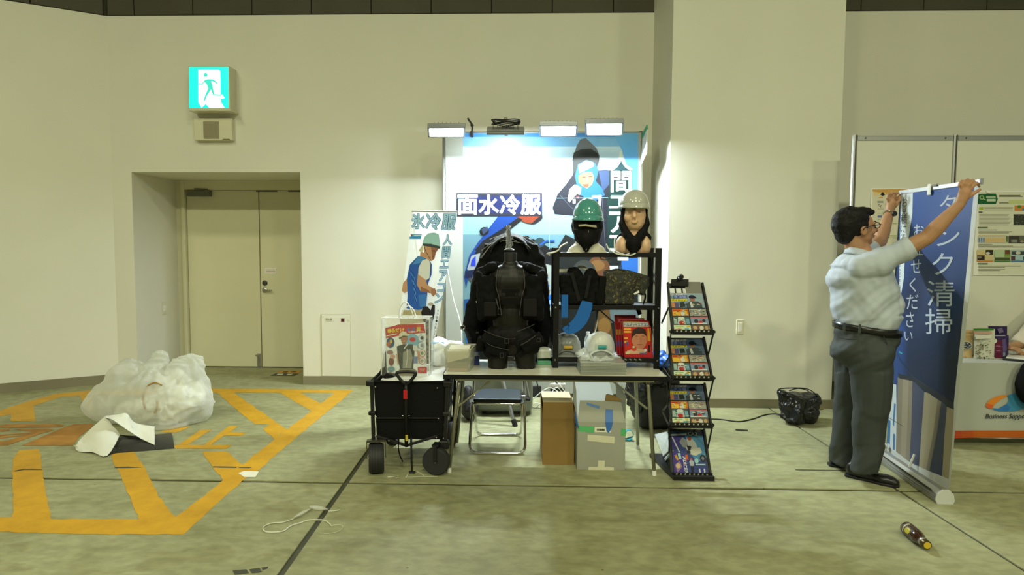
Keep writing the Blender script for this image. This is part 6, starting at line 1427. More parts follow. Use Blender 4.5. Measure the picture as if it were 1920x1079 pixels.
for k, (a, b, c, d) in enumerate(Tq):
    ax = (d-a).normalized(); sx = (c-d).normalized(); nn = ax.cross(sx).normalized()
    if nn.y > 0: nn = -nn
    # back panel with finger holes near its top edge
    def panel(m):
        H = (d-a).length; Wd = (c-d).length
        def Q(u, v, o=0): return a*(1-v)*(1-u)+b*(1-v)*u+c*v*u+d*v*(1-u)-nn*(.008+o)
        v0, v1 = .10, .20
        for o in (0,):
            m.hexa([Q(0, 0), Q(1, 0), Q(1, v0), Q(0, v0), Q(0, 0, .004), Q(1, 0, .004), Q(1, v0, .004), Q(0, v0, .004)])
            m.hexa([Q(0, v1), Q(1, v1), Q(1, 1), Q(0, 1), Q(0, v1, .004), Q(1, v1, .004), Q(1, 1, .004), Q(0, 1, .004)])
        n = 5
        for i in range(n+1):
            uu = i/n; w = .022 if 0 < i < n else .03
            u0, u1 = max(0, uu-w), min(1, uu+w)
            m.hexa([Q(u0, v0), Q(u1, v0), Q(u1, v1), Q(u0, v1), Q(u0, v0, .004), Q(u1, v0, .004), Q(u1, v1, .004), Q(u0, v1, .004)])
    pn = part('pocket_panel', M_rk, mr, panel)
    for s, p0, p1 in ((-1, a, d), (1, b, c)):
        part('side_rail', M_rk, pn, lambda m: m.beam(p0+sx*(s*.006)+nn*.004, p1+sx*(s*.006)+nn*.010, .014, .024, nn), bevel=.002)
    def lip(m):
        q0, q1 = d-sx*.014, c+sx*.014
        m.beam(q0+nn*.03+Vector((0, 0, -.004)), q1+nn*.03+Vector((0, 0, -.004)), .008, .022); m.beam(q0+nn*.012+Vector((0, 0, -.014)), q1+nn*.012+Vector((0, 0, -.014)), .044, .006)
        for i in range(8):
            p = d+(c-d)*((i+.5)/8)+nn*.0345+Vector((0, 0, -.002)); m.box(p, (.008, .002, .010), (0, .3, 0))
    lp = MB(); lp.cur = 0; q0, q1 = d-sx*.014, c+sx*.014
    lp.beam(q0+nn*.03+Vector((0, 0, -.004)), q1+nn*.03+Vector((0, 0, -.004)), .008, .026); lp.beam(q0+nn*.012+Vector((0, 0, -.014)), q1+nn*.012+Vector((0, 0, -.014)), .044, .006)
    lpo = lp.build('pocket_lip', M_rk, pn)
    part('lip_slots', mat('slot_light', (.42, .42, .34), rough=.6), pn, lambda m: [m.box(d+(c-d)*((i+.6)/8.4)+nn*.0345+Vector((0, 0, -.003)), (.009, .002, .010), (0, .3, 0)) for i in range(8)])
    if k > 0:
        pa, pb2, pc, pd = Tq[k-1]
        for s, up, lo in ((-1, pd, (a+(d-a)*.5)), (1, pc, (b+(c-b)*.45))):
            part('link', M_rk, mr, lambda m: (m.beam(up+sx*(s*.016)+nn*.01, lo+sx*(s*.014)+nn*-.01, .008, .014), m.ball(up+sx*(s*.018)+nn*.012, .012, 8)), bevel=.001)
            part('link', M_rk, mr, lambda m: m.beam(lo+sx*(s*.014)-nn*.01, Vector(((a if s < 0 else b).x+s*.012, YK2+.12, d.z+.02)), .008, .014), bevel=.001)
            part('link', M_rk, mr, lambda m: m.beam(Vector(((a if s < 0 else b).x+s*.012, YK2+.12, d.z+.02)), (d if s < 0 else c)+sx*(s*.012)+Vector((0, .012, -.01)), .008, .014), bevel=.001)
    if k == 0:
        for s, p0, p1 in ((-1, a, d), (1, b, c)):
            mid_ = p0+(p1-p0)*.52+sx*(s*.016)
            part('link', M_rk, mr, lambda m: m.beam(mid_, Vector((p0.x+s*.018, YK2+.10, p1.z+.03)), .008, .014), bevel=.001)
    # the leaflet in this pocket
    L_ = (d-a)
    i0 = a+L_*(.22 if k == 0 else .06)+nn*.004+sx*.004; i1 = b+(c-b)*(.22 if k == 0 else .06)+nn*.004-sx*.008; i2 = c+nn*.008-sx*.008+L_*-.02; i3 = d+nn*.008+sx*.006+L_*-.02
    mags.append((i0, i1, i2, i3, nn))
bA = atZ(1232, 856); 
xl0, xr0 = Tq[3][3].x-.012, Tq[3][2].x+.018
part('base_tray', M_rk, mr, lambda m: (m.hexa([(xl0-.0, YF-.06, 0), (xr0, YF-.06, 0), (xr0, YF+.44, 0), (xl0-.06, YF+.44, 0), (xl0-.0, YF-.06, .028), (xr0, YF-.06, .028), (xr0, YF+.44, .028), (xl0-.06, YF+.44, .028)]), m.mm((xl0, YF-.062, 0), (xr0, YF-.03, .032))), bevel=.003)
a, b, c, d = Tq[0]
cl2 = part('top_clip', M_black, mr, lambda m: (m.box(a+(b-a)*.33+Vector((0, -.02, .004)), (.12, .02, .05)), m.beam(a+(b-a)*.30+Vector((0, -.02, .02)), atY(1275.5, 519, 4.55), .035, .025), m.ball(atY(1277, 519.5, 4.55), .02, 10), m.ball(atY(1273, 524, 4.53), .014, 8)), bevel=.004)
part('top_board', mat('grey_top_card', (.16, .155, .125), rough=.5), mr, lambda m: m.prism([a-L_*0+Vector((.11, -.001, .008)), b+Vector((-.005, -.001, .008)), b+(c-b)*.24+Vector((-.008, -.004, 0)), a+(d-a)*.24+Vector((.12, -.004, 0))], (0, .003, 0)))
mag_lab = ['leaflet in the top pocket of the magazine rack, glare across its right side', 'leaflet in the second pocket from the top of the rack', 'leaflet in the third pocket from the top of the rack', 'dark blue motorcycle poster leaflet in the bottom pocket of the rack']
def cover(A, F, k):
    if k == 3:
        T = lambda u, v: F(u, v)
        A.q([(0, 0), (1, 0), (1, 1), (0, 1)], (58, 70, 120)); A.q([(.45, .1), (1, .1), (1, .62), (.7, .75), (.55, .5)], (78, 128, 165)); A.q([(0, .45), (.5, .6), (.3, 1), (0, 1)], (70, 58, 130)); A.q([(0, 0), (1, 0), (1, .1), (0, .1)], (40, 52, 70)); A.q([(0, .1), (.3, .1), (.2, .45), (0, .4)], (66, 56, 120))
        A.q([(0, .07), (.5, .05), (.5, .09), (0, .11)], (150, 165, 165)); A.t('CA2', .54, .02, .82, .10, (160, 180, 150)); A.q([(.02, .13), (.2, .5), (.24, .5), (.06, .13)], (185, 190, 205))
        A.q([(.25, .25), (.36, .14), (.5, .22), (.48, .4), (.34, .38)], (130, 135, 140)); A.q([(.48, .2), (.58, .12), (.74, .26), (.8, .42), (.64, .5), (.5, .36)], (170, 172, 170)); A.e(.57, .17, .06, .05, (140, 70, 50)); A.q([(.42, .36), (.62, .42), (.86, .38), (.9, .5), (.7, .58), (.5, .54)], (185, 184, 172)); A.q([(.46, .34), (.6, .36), (.56, .46), (.48, .44)], (40, 42, 46)); A.e(.9, .64, .09, .09, (46, 48, 56)); A.e(.9, .64, .045, .045, (110, 116, 126)); A.e(.5, .5, .06, .05, (50, 52, 60))
        A.t('ADICEP', .30, .60, .40, .98, (215, 215, 225), True); A.q([(.38, .56), (.46, .56), (.46, .68), (.38, .68)], (190, 96, 40)); A.q([(.05, .58), (.12, .56), (.18, .68), (.12, .7)], (190, 140, 70)); A.q([(.16, .53), (.24, .52), (.26, .66), (.18, .67)], (150, 185, 190)); A.q([(.05, .8), (.2, .7), (.26, .84), (.1, .98)], (140, 110, 150)); A.e(.14, .82, .07, .06, (196, 170, 130))
        A.q([(.48, .72), (.54, .66), (.62, .72), (.6, .82), (.5, .82)], (165, 170, 180)); A.e(.55, .66, .03, .03, (186, 70, 60)); A.q([(.5, .82), (.6, .82), (.58, .98), (.52, .98)], (36, 38, 60)); A.e(.7, .7, .06, .06, (150, 190, 200)); A.q([(.66, .77), (.95, .77), (.95, .8), (.66, .8)], (165, 190, 205))
        for x in (.76, .9): A.q([(x-.05, .86), (x+.04, .86), (x+.04, .98), (x-.05, .98)], (60, 60, 150)); A.q([(x-.02, .88), (x+.02, .88), (x+.02, .97), (x-.02, .97)], (190, 195, 190))
        return
    g = k == 0  # top leaflet only: right side paler, glare painted into the print
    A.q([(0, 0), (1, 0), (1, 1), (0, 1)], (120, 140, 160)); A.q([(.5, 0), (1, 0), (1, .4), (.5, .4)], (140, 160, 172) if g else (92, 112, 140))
    A.q([(0, 0), (.52, 0), (.5, .05), (0, .06)], (190, 195, 200)); A.t('人間エアコン', .02, .005, .5, .05, (30, 34, 50)); A.q([(.08, .06), (.52, .05), (.52, .145), (.08, .155)], (70, 84, 150)); A.t('水冷服', .1, .062, .5, .145, (150, 165, 215)); A.q([(0, .16), (.5, .15), (.48, .215), (0, .23)], (205, 190, 50)); A.t('パイオニア', .02, .165, .47, .218, (40, 40, 30))
    A.q([(0, .24), (.1, .24), (.1, .38), (0, .38)], (190, 130, 90)); A.q([(.1, .26), (.22, .25), (.22, .38), (.1, .38)], (90, 80, 120)); A.q([(.25, .25), (.38, .24), (.42, .36), (.26, .38)], (50, 56, 50))
    A.q([(.45, .28), (.58, .22), (.82, .22), (.92, .3), (.92, .39), (.46, .39)], (70, 78, 82)); A.q([(.56, .25), (.62, .23), (.66, .38), (.58, .39)], (190, 195, 195)); A.e(.66, .15, .085, .075, (150, 105, 82)); A.e(.66, .10, .10, .05, (36, 40, 60)); A.q([(.56, .1), (.78, .1), (.8, .135), (.56, .13)], (30, 34, 52))
    A.q([(0, .39), (1, .39), (1, .42), (0, .42)], (44, 50, 60)); A.q([(0, .42), (.48, .42), (.48, .615), (0, .615)], (205, 120, 40)); A.q([(.02, .44), (.26, .44), (.26, .48), (.02, .48)], (190, 70, 40)); A.q([(.02, .5), (.22, .5), (.22, .6), (.02, .6)], (215, 175, 60)); A.q([(.24, .52), (.34, .45), (.42, .5), (.4, .6), (.26, .6)], (200, 196, 180)); A.q([(.34, .44), (.42, .43), (.44, .6), (.38, .6)], (206, 170, 60))
    A.q([(.5, .42), (1, .42), (1, .615), (.5, .615)], (150, 150, 140)); rr = random.Random(5+k)
    for i in range(26): x, y = rr.uniform(.51, .95), rr.uniform(.43, .59); A.q([(x, y), (x+.04, y), (x+.04, y+.018), (x, y+.018)], rr.choice([(196, 190, 170), (90, 90, 84), (170, 120, 90), (120, 140, 150)]))
    A.q([(0, .62), (.48, .62), (.48, .835), (0, .835)], (72, 92, 88)); A.e(.24, .67, .10, .045, (196, 205, 195)); A.q([(.14, .7), (.34, .7), (.36, .83), (.12, .83)], (170, 180, 184)); A.e(.24, .79, .08, .05, (170, 46, 40)); A.q([(.36, .68), (.46, .68), (.46, .82), (.38, .82)], (110, 150, 170)); A.q([(.02, .66), (.1, .66), (.12, .82), (.02, .82)], (150, 170, 165))
    A.q([(.5, .62), (1, .62), (1, .66), (.5, .66)], (190, 90, 84)); A.q([(.5, .66), (1, .66), (1, .835), (.5, .835)], (120, 140, 166)); A.e(.66, .75, .06, .06, (60, 56, 60)); A.e(.78, .78, .06, .05, (176, 50, 50)); A.e(.88, .73, .05, .04, (60, 44, 40)); A.q([(.52, .8), (.96, .79), (.96, .82), (.52, .83)], (196, 196, 190))
    A.q([(0, .85), (.48, .85), (.48, 1), (0, 1)], (205, 215, 180)); A.q([(.04, .87), (.28, .87), (.28, .9), (.04, .9)], (150, 180, 120)); A.e(.40, .885, .05, .03, (200, 180, 60)); A.q([(.3, .92), (.42, .92), (.42, .99), (.3, .99)], (120, 170, 180)); A.q([(.1, .93), (.2, .91), (.2, .99), (.1, .99)], (196, 160, 130))
    A.q([(.5, .85), (1, .85), (1, 1), (.5, 1)], (110, 90, 70)); A.e(.6, .92, .06, .05, (186, 160, 120)); A.e(.78, .92, .06, .05, (200, 196, 180)); A.e(.92, .92, .05, .05, (176, 150, 110)); rt = random.Random(40+k)
    for i in range(46):      # small print and picture crumbs
        u = rt.choice([rt.uniform(.02, .42), rt.uniform(.53, .92)]); w_ = rt.choice([.43, .46, .49, .52, .55, .58, .67, .71, .75, .79, .87, .9, .93, .96, .26, .3, .34]); A.q([(u, w_), (u+rt.uniform(.03, .09), w_), (u+rt.uniform(.03, .09), w_+.012), (u, w_+.012)], rt.choice([(225, 225, 215), (230, 220, 160), (40, 44, 50), (190, 60, 50), (120, 150, 180)]))
    A.q([(.48, .42), (.5, .42), (.5, 1), (.48, 1)], (44, 50, 60)); A.q([(0, .615), (1, .615), (1, .63), (0, .63)], (44, 50, 60)); A.q([(0, .835), (1, .835), (1, .85), (0, .85)], (44, 50, 60))
M_gprint = print_mat('print_gloss', rough=.18, spec=.6, coat=.3)
for k, (i0, i1, i2, i3, nn) in enumerate(mags):
    t = thing('leaflet', mag_lab[k], 'leaflet', (i3+i2)/2, 'leaflets in the magazine rack')
    part('sheet', M_white, t, lambda m: m.prism([i0, i1, i2, i3], nn*-.003))
    F = lambda u, v: i0*(1-u)*(1-v)+i1*u*(1-v)+i2*u*v+i3*(1-u)*v
    A = QArt(F, nn); cover(A, F, k); A.mb.build('artwork', M_gprint, t, ink=True, weld=False, fixn=False)
# ================================================================== NEIGHBOURING BOOTH ON THE RIGHT
YR = 5.95
zpt = atY(1690, 254, YR).z
M_panel = mat('booth_panel', (.65, .65, .57), rough=.45, var=.01, scale=2)
px_ = [atY(1597, 400, YR).x, atY(1788.5, 300, YR).x]; wd = px_[1]-px_[0]
posts = [px_[0]+wd*i for i in range(4)]
bw = thing('booth_wall', 'white panelled booth wall in grey aluminium posts and rails, right of the pillar', 'partition', (posts[1], YR, 0))
for i, x in enumerate(posts):
    po = part('post', M_alu, bw, lambda m: m.lathe([(.022, 0), (.022, zpt+.004), (0, zpt+.004)], (x, YR, 0), 8))
    part('groove', M_dsteel, po, lambda m: m.mm((x-.004, YR-.0225, .01), (x+.004, YR-.0195, zpt-.004)))
for a, b in zip(posts[:-1], posts[1:]):
    part('panel', M_panel, bw, lambda m: m.mm((a+.02, YR-.004, .05), (b-.02, YR+.004, zpt-.04)))
    part('rail', M_alu, bw, lambda m: (m.mm((a+.022, YR-.012, zpt-.045), (b-.022, YR+.012, zpt-.002)), m.mm((a+.022, YR-.0135, zpt-.012), (b-.022, YR-.012, zpt-.006))), bevel=.002)
    part('rail', M_alu, bw, lambda m: m.mm((a+.022, YR-.012, .02), (b-.022, YR+.012, .06)), bevel=.002)
    for x in (a+.09, b-.09): part('rail_screw', M_dsteel, bw, lambda m: m.cyl((x, YR-.0145, zpt-.026), (x, YR-.012, zpt-.026), .008, None, 8))
# posters
YPo = YR-.014
def poster(label, x0, y0, x1, y1):
    a, b = atY(x0, y0, YPo), atY(x1, y1, YPo)
    t = thing('poster', label, 'poster', ((a.x+b.x)/2, YPo, b.z), 'posters on the booth wall')
    part('board', M_white, t, lambda m: m.mm((a.x, YPo, b.z), (b.x, YPo+.008, a.z)), bevel=.001)
    return t, Art((0, YPo, 0), (0, -1, 0))
t, A = poster('white poster with yellow top band behind the watch wearing hand on the booth wall', 1634, 353, 1722, 478)
pc = lambda x, y: (1630+x/10.79, 350+y/10.79)
A.rect(1636, 355, 1720, 476, (214, 210, 190)); A.poly([pc(60, 60), pc(980, 40), pc(980, 150), pc(500, 100), pc(350, 160), pc(90, 190)], (205, 160, 90)); A.poly([pc(60, 100), pc(360, 150), pc(90, 200)], (222, 200, 150))
A.poly([pc(215, 165), pc(270, 110), pc(320, 170), pc(270, 195)], (40, 40, 40)); A.poly([pc(175, 225), pc(280, 205), pc(270, 225), pc(200, 240)], (214, 150, 50))
for y in (300, 325): A.rect(*pc(160, y-8), *pc(285, y+6), (130, 130, 125))
for x, y in ((170, 365), (200, 390), (225, 375), (215, 400), (190, 355)): A.rect(*pc(x, y), *pc(x+18, y+18), (70, 74, 80))
for y in (440, 455, 545, 660, 675): A.rect(*pc(165, y), *pc(290, y+5), (150, 148, 140))
A.rect(*pc(165, 585), *pc(250, 630), (110, 112, 165)); A.rect(*pc(320, 340), *pc(390, 380), (170, 166, 150)); A.rect(*pc(470, 740), *pc(560, 760), (170, 176, 120)); A.rect(*pc(390, 985), *pc(550, 1012), (170, 176, 120)); A.rect(*pc(350, 1028), *pc(420, 1036), (120, 118, 110))
for i in range(12): A.rect(1672+3*(i % 2), 445+i*2.4, 1716-5*(i % 3), 446+i*2.4, (170, 168, 156))
A.build('artwork', M_gprint, t)
t, A = poster('white poster with green header and rows of small photos at the right edge', 1833, 358, 1962, 517)
pd = lambda x, y: (1780+x/5.393, 340+y/5.393)
A.rect(1835, 360, 1960, 515, (212, 212, 194))
A.poly([pd(292, 128), pd(470, 125), pd(490, 180), pd(470, 232), pd(288, 232)], (30, 92, 52)); A.ell(*pd(328, 165), 4.6, 4.2, (150, 175, 120)); A.line([pd(345, 178), pd(366, 192)], 1.4, (190, 200, 170)); A.ell(*pd(328, 165), 2.3, 2.2, (30, 92, 52)); A.rect(*pd(372, 152), *pd(468, 170), (170, 190, 160)); A.rect(*pd(378, 180), *pd(468, 206), (190, 205, 180))
for y, x1 in ((140, 720), (150, 740), (215, 640)): A.rect(*pd(502, y), *pd(x1, y+10), (110, 108, 92))
A.rect(*pd(600, 190), *pd(980, 232), (190, 200, 140)); A.rect(*pd(300, 262), *pd(345, 290), (160, 180, 70))
for y in (262, 275, 288): A.rect(*pd(352, y), *pd(640, y+5), (150, 148, 134))
A.rect(*pd(295, 308), *pd(335, 320), (70, 74, 66))
for y in range(335, 445, 13): A.rect(*pd(300, y), *pd(630-(y*7) % 40, y+5), (165, 163, 148))
A.rect(*pd(658, 245), *pd(900, 300), (206, 130, 60)); A.ell(*pd(705, 258), 4, 3, (70, 130, 60)); A.rect(*pd(735, 275), *pd(760, 298), (60, 130, 160)); A.rect(*pd(648, 335), *pd(900, 445), (60, 62, 54))
rr = random.Random(8)
for i in range(40): x, y = rr.uniform(650, 890), rr.uniform(338, 440); A.rect(*pd(x, y), *pd(x+10, y+6), rr.choice([(130, 132, 120), (92, 94, 84), (40, 44, 38)]))
for y in (462, 828): A.rect(*pd(283, y), *pd(385, y+14), (100, 116, 86))
for y, x1 in ((490, 480), (508, 630), (520, 600), (636, 430), (652, 640), (662, 760), (856, 720), (868, 560), (890, 560), (900, 510)): A.rect(*pd(288, y), *pd(x1, y+5), (150, 148, 134))
A.rect(*pd(285, 548), *pd(585, 624), (190, 196, 190)); A.rect(*pd(285, 548), *pd(560, 558), (196, 160, 90))
for i in range(12): A.rect(*pd(290+23*i, 572), *pd(308+23*i, 618), (110, 130, 160) if i < 3 else (214, 176, 110))
A.rect(*pd(570, 556), *pd(586, 616), (80, 110, 50)); A.rect(*pd(595, 550), *pd(900, 626), (66, 64, 60)); A.rect(*pd(620, 590), *pd(680, 620), (130, 130, 124)); A.rect(*pd(700, 556), *pd(750, 600), (96, 100, 90)); A.ell(*pd(730, 610), 4, 2, (150, 140, 120))
for x0, c1, c2 in ((275, (206, 186, 140), (206, 124, 50)), (450, (176, 196, 160), (60, 120, 60)), (620, (160, 190, 200), (70, 120, 180))):
    A.rect(*pd(x0, 694), *pd(x0+162, 812), c1); A.rect(*pd(x0, 803), *pd(x0+162, 814), c2)
A.rect(*pd(362, 695), *pd(436, 745), (50, 46, 46)); A.ell(*pd(385, 730), 4, 2.6, (196, 196, 190)); A.rect(*pd(277, 750), *pd(352, 800), (54, 44, 38)); A.ell(*pd(300, 770), 4, 2.4, (130, 120, 110)); A.rect(*pd(555, 696), *pd(606, 740), (110, 70, 50)); A.rect(*pd(552, 742), *pd(606, 768), (120, 150, 60)); A.rect(*pd(455, 772), *pd(606, 800), (74, 84, 50)); A.rect(*pd(626, 710), *pd(760, 745), (70, 70, 70)); A.ell(*pd(690, 726), 5, 3, (196, 190, 180)); A.rect(*pd(620, 758), *pd(660, 800), (90, 60, 66)); A.rect(*pd(740, 760), *pd(780, 800), (80, 70, 90))
A.build('artwork', M_gprint, t)
q = atY(1850, 359.5, YPo-.01)
o = thing('poster_glare', 'small white clip on the top edge of the green headed poster', 'clip', q)
part('clip', M_white, o, lambda m: m.prism([atY(1848.5, 357, YPo-.008), atY(1851, 356.5, YPo-.008), atY(1858.5, 361.5, YPo-.008), atY(1856, 363.2, YPo-.008), atY(1850, 361.5, YPo-.008)], (0, .006, 0)))  # white piece added in place of a glare spot on the poster
o = thing('paper_corner', 'small white folded paper tab on the booth wall right of the blue banner', 'paper', atY(1812, 585, YR-.006))
part('tab', M_white, o, lambda m: m.prism([atY(1806, 570, YR-.01), atY(1812, 574, YR-.01), atY(1816.5, 599, YR-.01), atY(1806, 600, YR-.01)], (0, .005, 0)))
# ---- table under a white cloth
YC = 5.20
ctx0 = atY(1752, 750, YC).x; ctx1 = ctx0+1.75
zc1 = atY(1860, 681, YC).z; zc0 = atY(1860, 822, YC).z; zc0 = max(.03, zc0)
M_cloth = mat('white_tablecloth', (.40, .415, .37), rough=.75, bump=.08, bscale=6)
o = thing('display_table', 'booth table hidden under the white cloth on the right', 'table', ((ctx0+ctx1)/2, YC+.22, 0))
part('tabletop', M_top, o, lambda m: m.mm((ctx0+.02, YC+.02, zc1-.035), (ctx1-.02, YC+.46, zc1-.006)))
for x in (ctx0+.06, ctx1-.06):
    for y in (YC+.06, YC+.42): part('leg', M_leg, o, lambda m: m.cyl((x, y, 0), (x, y, zc1-.03), .013))
tc_ = thing('tablecloth', 'white cloth with orange hem and oval logo over the booth table', 'tablecloth', ((ctx0+ctx1)/2, YC+.22, 0))
def drape(m):
    n = 60
    def fr(u, v): return Vector((ctx0+(ctx1-ctx0)*u, YC-(.005+.004*math.sin(26*u)+.0025*math.sin(61*u+1))*(1-v), zc0+(zc1-zc0)*v))
    m.grid(fr, n, 8); m.grid(lambda u, v: Vector((ctx0+(ctx1-ctx0)*u, YC+.46*v, zc1)), n, 4)
    m.grid(lambda u, v: Vector((ctx0-.01*(1-v), YC+.46*u, zc0+(zc1-zc0)*v)), 8, 8); m.grid(lambda u, v: Vector((ctx1, YC+.46*u, zc0+(zc1-zc0)*v)), 8, 8)
part('cloth', M_cloth, tc_, drape, smooth=True, angle=50)
A = Art((0, YC-.0118, 0), (0, -1, 0))
oz = lambda x, y: (1760+x/3.856, 560+y/3.856)
def sm(pts, n=4): return [(p.x, p.y) for p in spline([Vector((x, y, 0)) for x, y in pts]+[Vector((*pts[0], 0))], n)[:-1]]
ORG = [(178, 66, 30), (180, 78, 26), (182, 90, 24)]
A.poly([(1770, 808), (1803, 808.5), (1803, 822), (1770, 823)], ORG[0]); A.poly([(1803, 808.5), (1825, 808), (1825, 821), (1803, 822)], ORG[1]); A.poly([(1825, 808), (2010, 808), (2010, 821.5), (1825, 821)], ORG[2])
A.poly(sm([oz(340, 782), oz(350, 755), oz(385, 725), oz(440, 703), oz(500, 700), oz(460, 725), oz(410, 760), oz(386, 795), oz(360, 793)]), (216, 130, 40)); A.poly([oz(340, 782), oz(352, 760), oz(395, 770), oz(386, 795), oz(360, 793)], (206, 92, 46))
A.poly(sm([oz(495, 702), oz(560, 684), oz(640, 690), oz(680, 720), oz(660, 770), oz(580, 808), oz(500, 818), oz(430, 815), oz(386, 794), oz(430, 797), oz(475, 780), oz(503, 745), oz(505, 720)]), (58, 134, 178)); A.poly([oz(386, 794), oz(430, 797), oz(490, 765), oz(520, 790), oz(500, 818), oz(430, 815)], (48, 112, 180))
A.text('Business Support', [(1848, 776.5), (1931, 776), (1931, 788), (1848, 788)], (52, 56, 58), .03, .04)
A.build('artwork', M_matte, tc_)
# ---- stand-up pouches
def pouch(name, x0, x1, y0, y1, Y, m_, label, extra):
    c = atY((x0+x1)/2, y1, Y); hw = (x1-x0)/2*pxm(Y); z0 = zc1+.002; z1 = atY((x0+x1)/2, y0, Y).z
    t = thing(name, label, 'pouch', (c.x, Y, z0), 'pouches on the booth table')
    def body(m):
        m.grid(lambda u, v: Vector((c.x-hw+2*hw*u, Y-.035*(1-v)**.7*math.sin(PI*(.08+.84*u))-.002, z0+(z1-z0)*v)), 10, 10)
        m.grid(lambda u, v: Vector((c.x-hw+2*hw*u, Y+.035*(1-v)**.7*math.sin(PI*(.08+.84*u))+.002, z0+(z1-z0)*v)), 10, 10)
        m.box((c.x, Y, z0+.004), (2*hw*.96, .05, .008))
    part('body', m_, t, body, smooth=True, angle=50)
    A = Art((0, Y-.04, 0), (0, -1, 0)); extra(A, t); 
    if A.mb.v: A.build('label', M_matte, t)
vv = lambda x, y: (1790+x/6.746, 540+y/6.746)
def ex1(A, t): A.ell(*vv(150, 728), 11, 7.5, (180, 180, 170), rot=.15); A.ell(*vv(150, 728), 9.4, 6, (50, 54, 60), rot=.15); [A.rect(*vv(x, y), *vv(x+26, y+14), (150, 156, 160)) for x, y in ((110, 705), (150, 700), (180, 725), (120, 735), (155, 745))]
pouch('coffee_pouch', 1803, 1824, 619, 679, 5.46, mat('kraft_paper', (.46, .32, .14), rough=.6, var=.08, scale=8), 'brown kraft pouch with oval grey label beside the blue banner', ex1)
rr2 = random.Random(4)
def ex2(A, t):
    A.rect(*vv(235, 515), *vv(495, 540), (50, 120, 30)); A.rect(*vv(232, 915), *vv(462, 938), (70, 130, 50)); A.rect(*vv(250, 560), *vv(470, 585), (200, 150, 130))
    A.poly([vv(250, 590), vv(470, 600), vv(455, 640), vv(270, 650)], (214, 212, 200))
    for i in range(46): x, y = rr2.uniform(255, 440), rr2.uniform(710, 895); A.rect(*vv(x, y), *vv(x+20, y+13), rr2.choice([(90, 84, 66), (130, 120, 96), (110, 130, 90), (150, 120, 110), (70, 66, 54)]))
    for i in range(8): x, y = rr2.uniform(260, 440), rr2.uniform(640, 700); A.rect(*vv(x, y), *vv(x+20, y+10), (140, 150, 120))
pouch('snack_pouch', 1824, 1861, 617, 679, 5.42, mat('foil_white', (.58, .58, .48), rough=.3, bump=.3, bscale=25), 'white and green patterned foil pouch in the middle of the pouches', ex2)
def ex3(A, t): A.rect(*vv(505, 660), *vv(600, 890), (92, 20, 52)); A.rect(*vv(520, 735), *vv(580, 739), (190, 150, 170)); A.rect(*vv(525, 798), *vv(580, 801), (190, 150, 170)); A.rect(*vv(490, 600), *vv(640, 612), (150, 150, 170)); A.ell(*vv(500, 672), 5.4, 4.6, (206, 206, 190)); A.poly([vv(600, 660), vv(650, 640), vv(660, 780), vv(610, 860)], (84, 70, 120)); A.rect(*vv(610, 820), *vv(640, 870), (120, 130, 150))
pouch('purple_pouch', 1862, 1888, 629, 677, 5.47, mat('purple_foil', (.035, .018, .085), rough=.3, bump=.3, bscale=25), 'dark purple foil pouch with white round tag in front of its twin', ex3)
def ex4(A, t): A.rect(*vv(420, 492), *vv(560, 504), (30, 22, 60)); A.poly([vv(540, 520), vv(600, 510), vv(620, 560), vv(560, 580)], (110, 100, 130))
pouch('purple_pouch', 1851, 1884, 612, 677, 5.56, mat('purple_foil', (.035, .018, .085), rough=.3), 'dark purple foil pouch standing at the back of the row', ex4)
o = thing('black_tray', 'black tray with white paper at the right end of the booth table', 'tray', atZ(1900, 676, zc1))
part('tray', M_black, o, lambda m: m.hexa([atZ(1880, 676, zc1+.001), atZ(1950, 683, zc1+.001), atZ(1950, 672, zc1+.001), atZ(1886, 667, zc1+.001), atZ(1880, 676, zc1+.001)+Vector((0, 0, .018)), atZ(1950, 683, zc1+.001)+Vector((0, 0, .018)), atZ(1950, 672, zc1+.001)+Vector((0, 0, .018)), atZ(1886, 667, zc1+.001)+Vector((0, 0, .018))]), bevel=.003)
part('paper', M_white, o, lambda m: m.prism([atZ(1886, 672, zc1+.02), atZ(1940, 677, zc1+.02), atZ(1940, 669, zc1+.02), atZ(1890, 665.5, zc1+.02)], (0, 0, .003)))
# black bag hanging at the front of the table, cut by the picture edge
hB = lambda x, y, d=0: atY(x, y, 5.12+d)
o = thing('shoulder_bag', 'black bag hanging against the booth table front at the right picture edge', 'bag', hB(1945, 760))
blob('body', [('s', hB(1946, 722), (.17, .09, .19)), ('s', hB(1946, 700), (.14, .07, .12))], .014, M_bfab, o, it=3)
part('strap', M_bfab, o, lambda m: m.tube(spline([hB(1925, 690), hB(1930, 678, .14), hB(1945, 676, .2), hB(1960, 678, .14), hB(1968, 690)], 5), .012, 6))

# ---- pull-up banner and its cassette
M_bsheet = print_mat('banner_print', rough=.5, spec=.35)
nb, nt_ = atY(1780, 921, 4.06), atY(1836.5, 342, 4.06)
fb_, ft = atY(1662, 839, 4.86), atY(1689, 364, 4.86)
ft.z = nt_.z = (ft.z+nt_.z)/2; fb_.z = nb.z = .085
ub = thing('pull_up_banner', 'blue pull up banner for tank cleaning with silver base, being held up by the man', 'banner', ((nb.x+fb_.x)/2, (nb.y+fb_.y)/2, 0))
bn_ = (ft-nt_).cross(nb-nt_).normalized()
if bn_.x > 0: bn_ = -bn_
def BF(u, v, o=0.0):      # u 0 far edge .. 1 near edge, v 0 top .. 1 bottom
    p = ft*(1-u)*(1-v)+nt_*u*(1-v)+nb*u*v+fb_*(1-u)*v
    w = .004*math.sin(9*u+5*v)*math.sin(PI*v)+.003*math.sin(23*v+6*u)*math.sin(PI*u)+.005*math.sin(PI*u)*math.exp(-((v-.45+.15*u)/.05)**2)
    return p+bn_*(w+o)
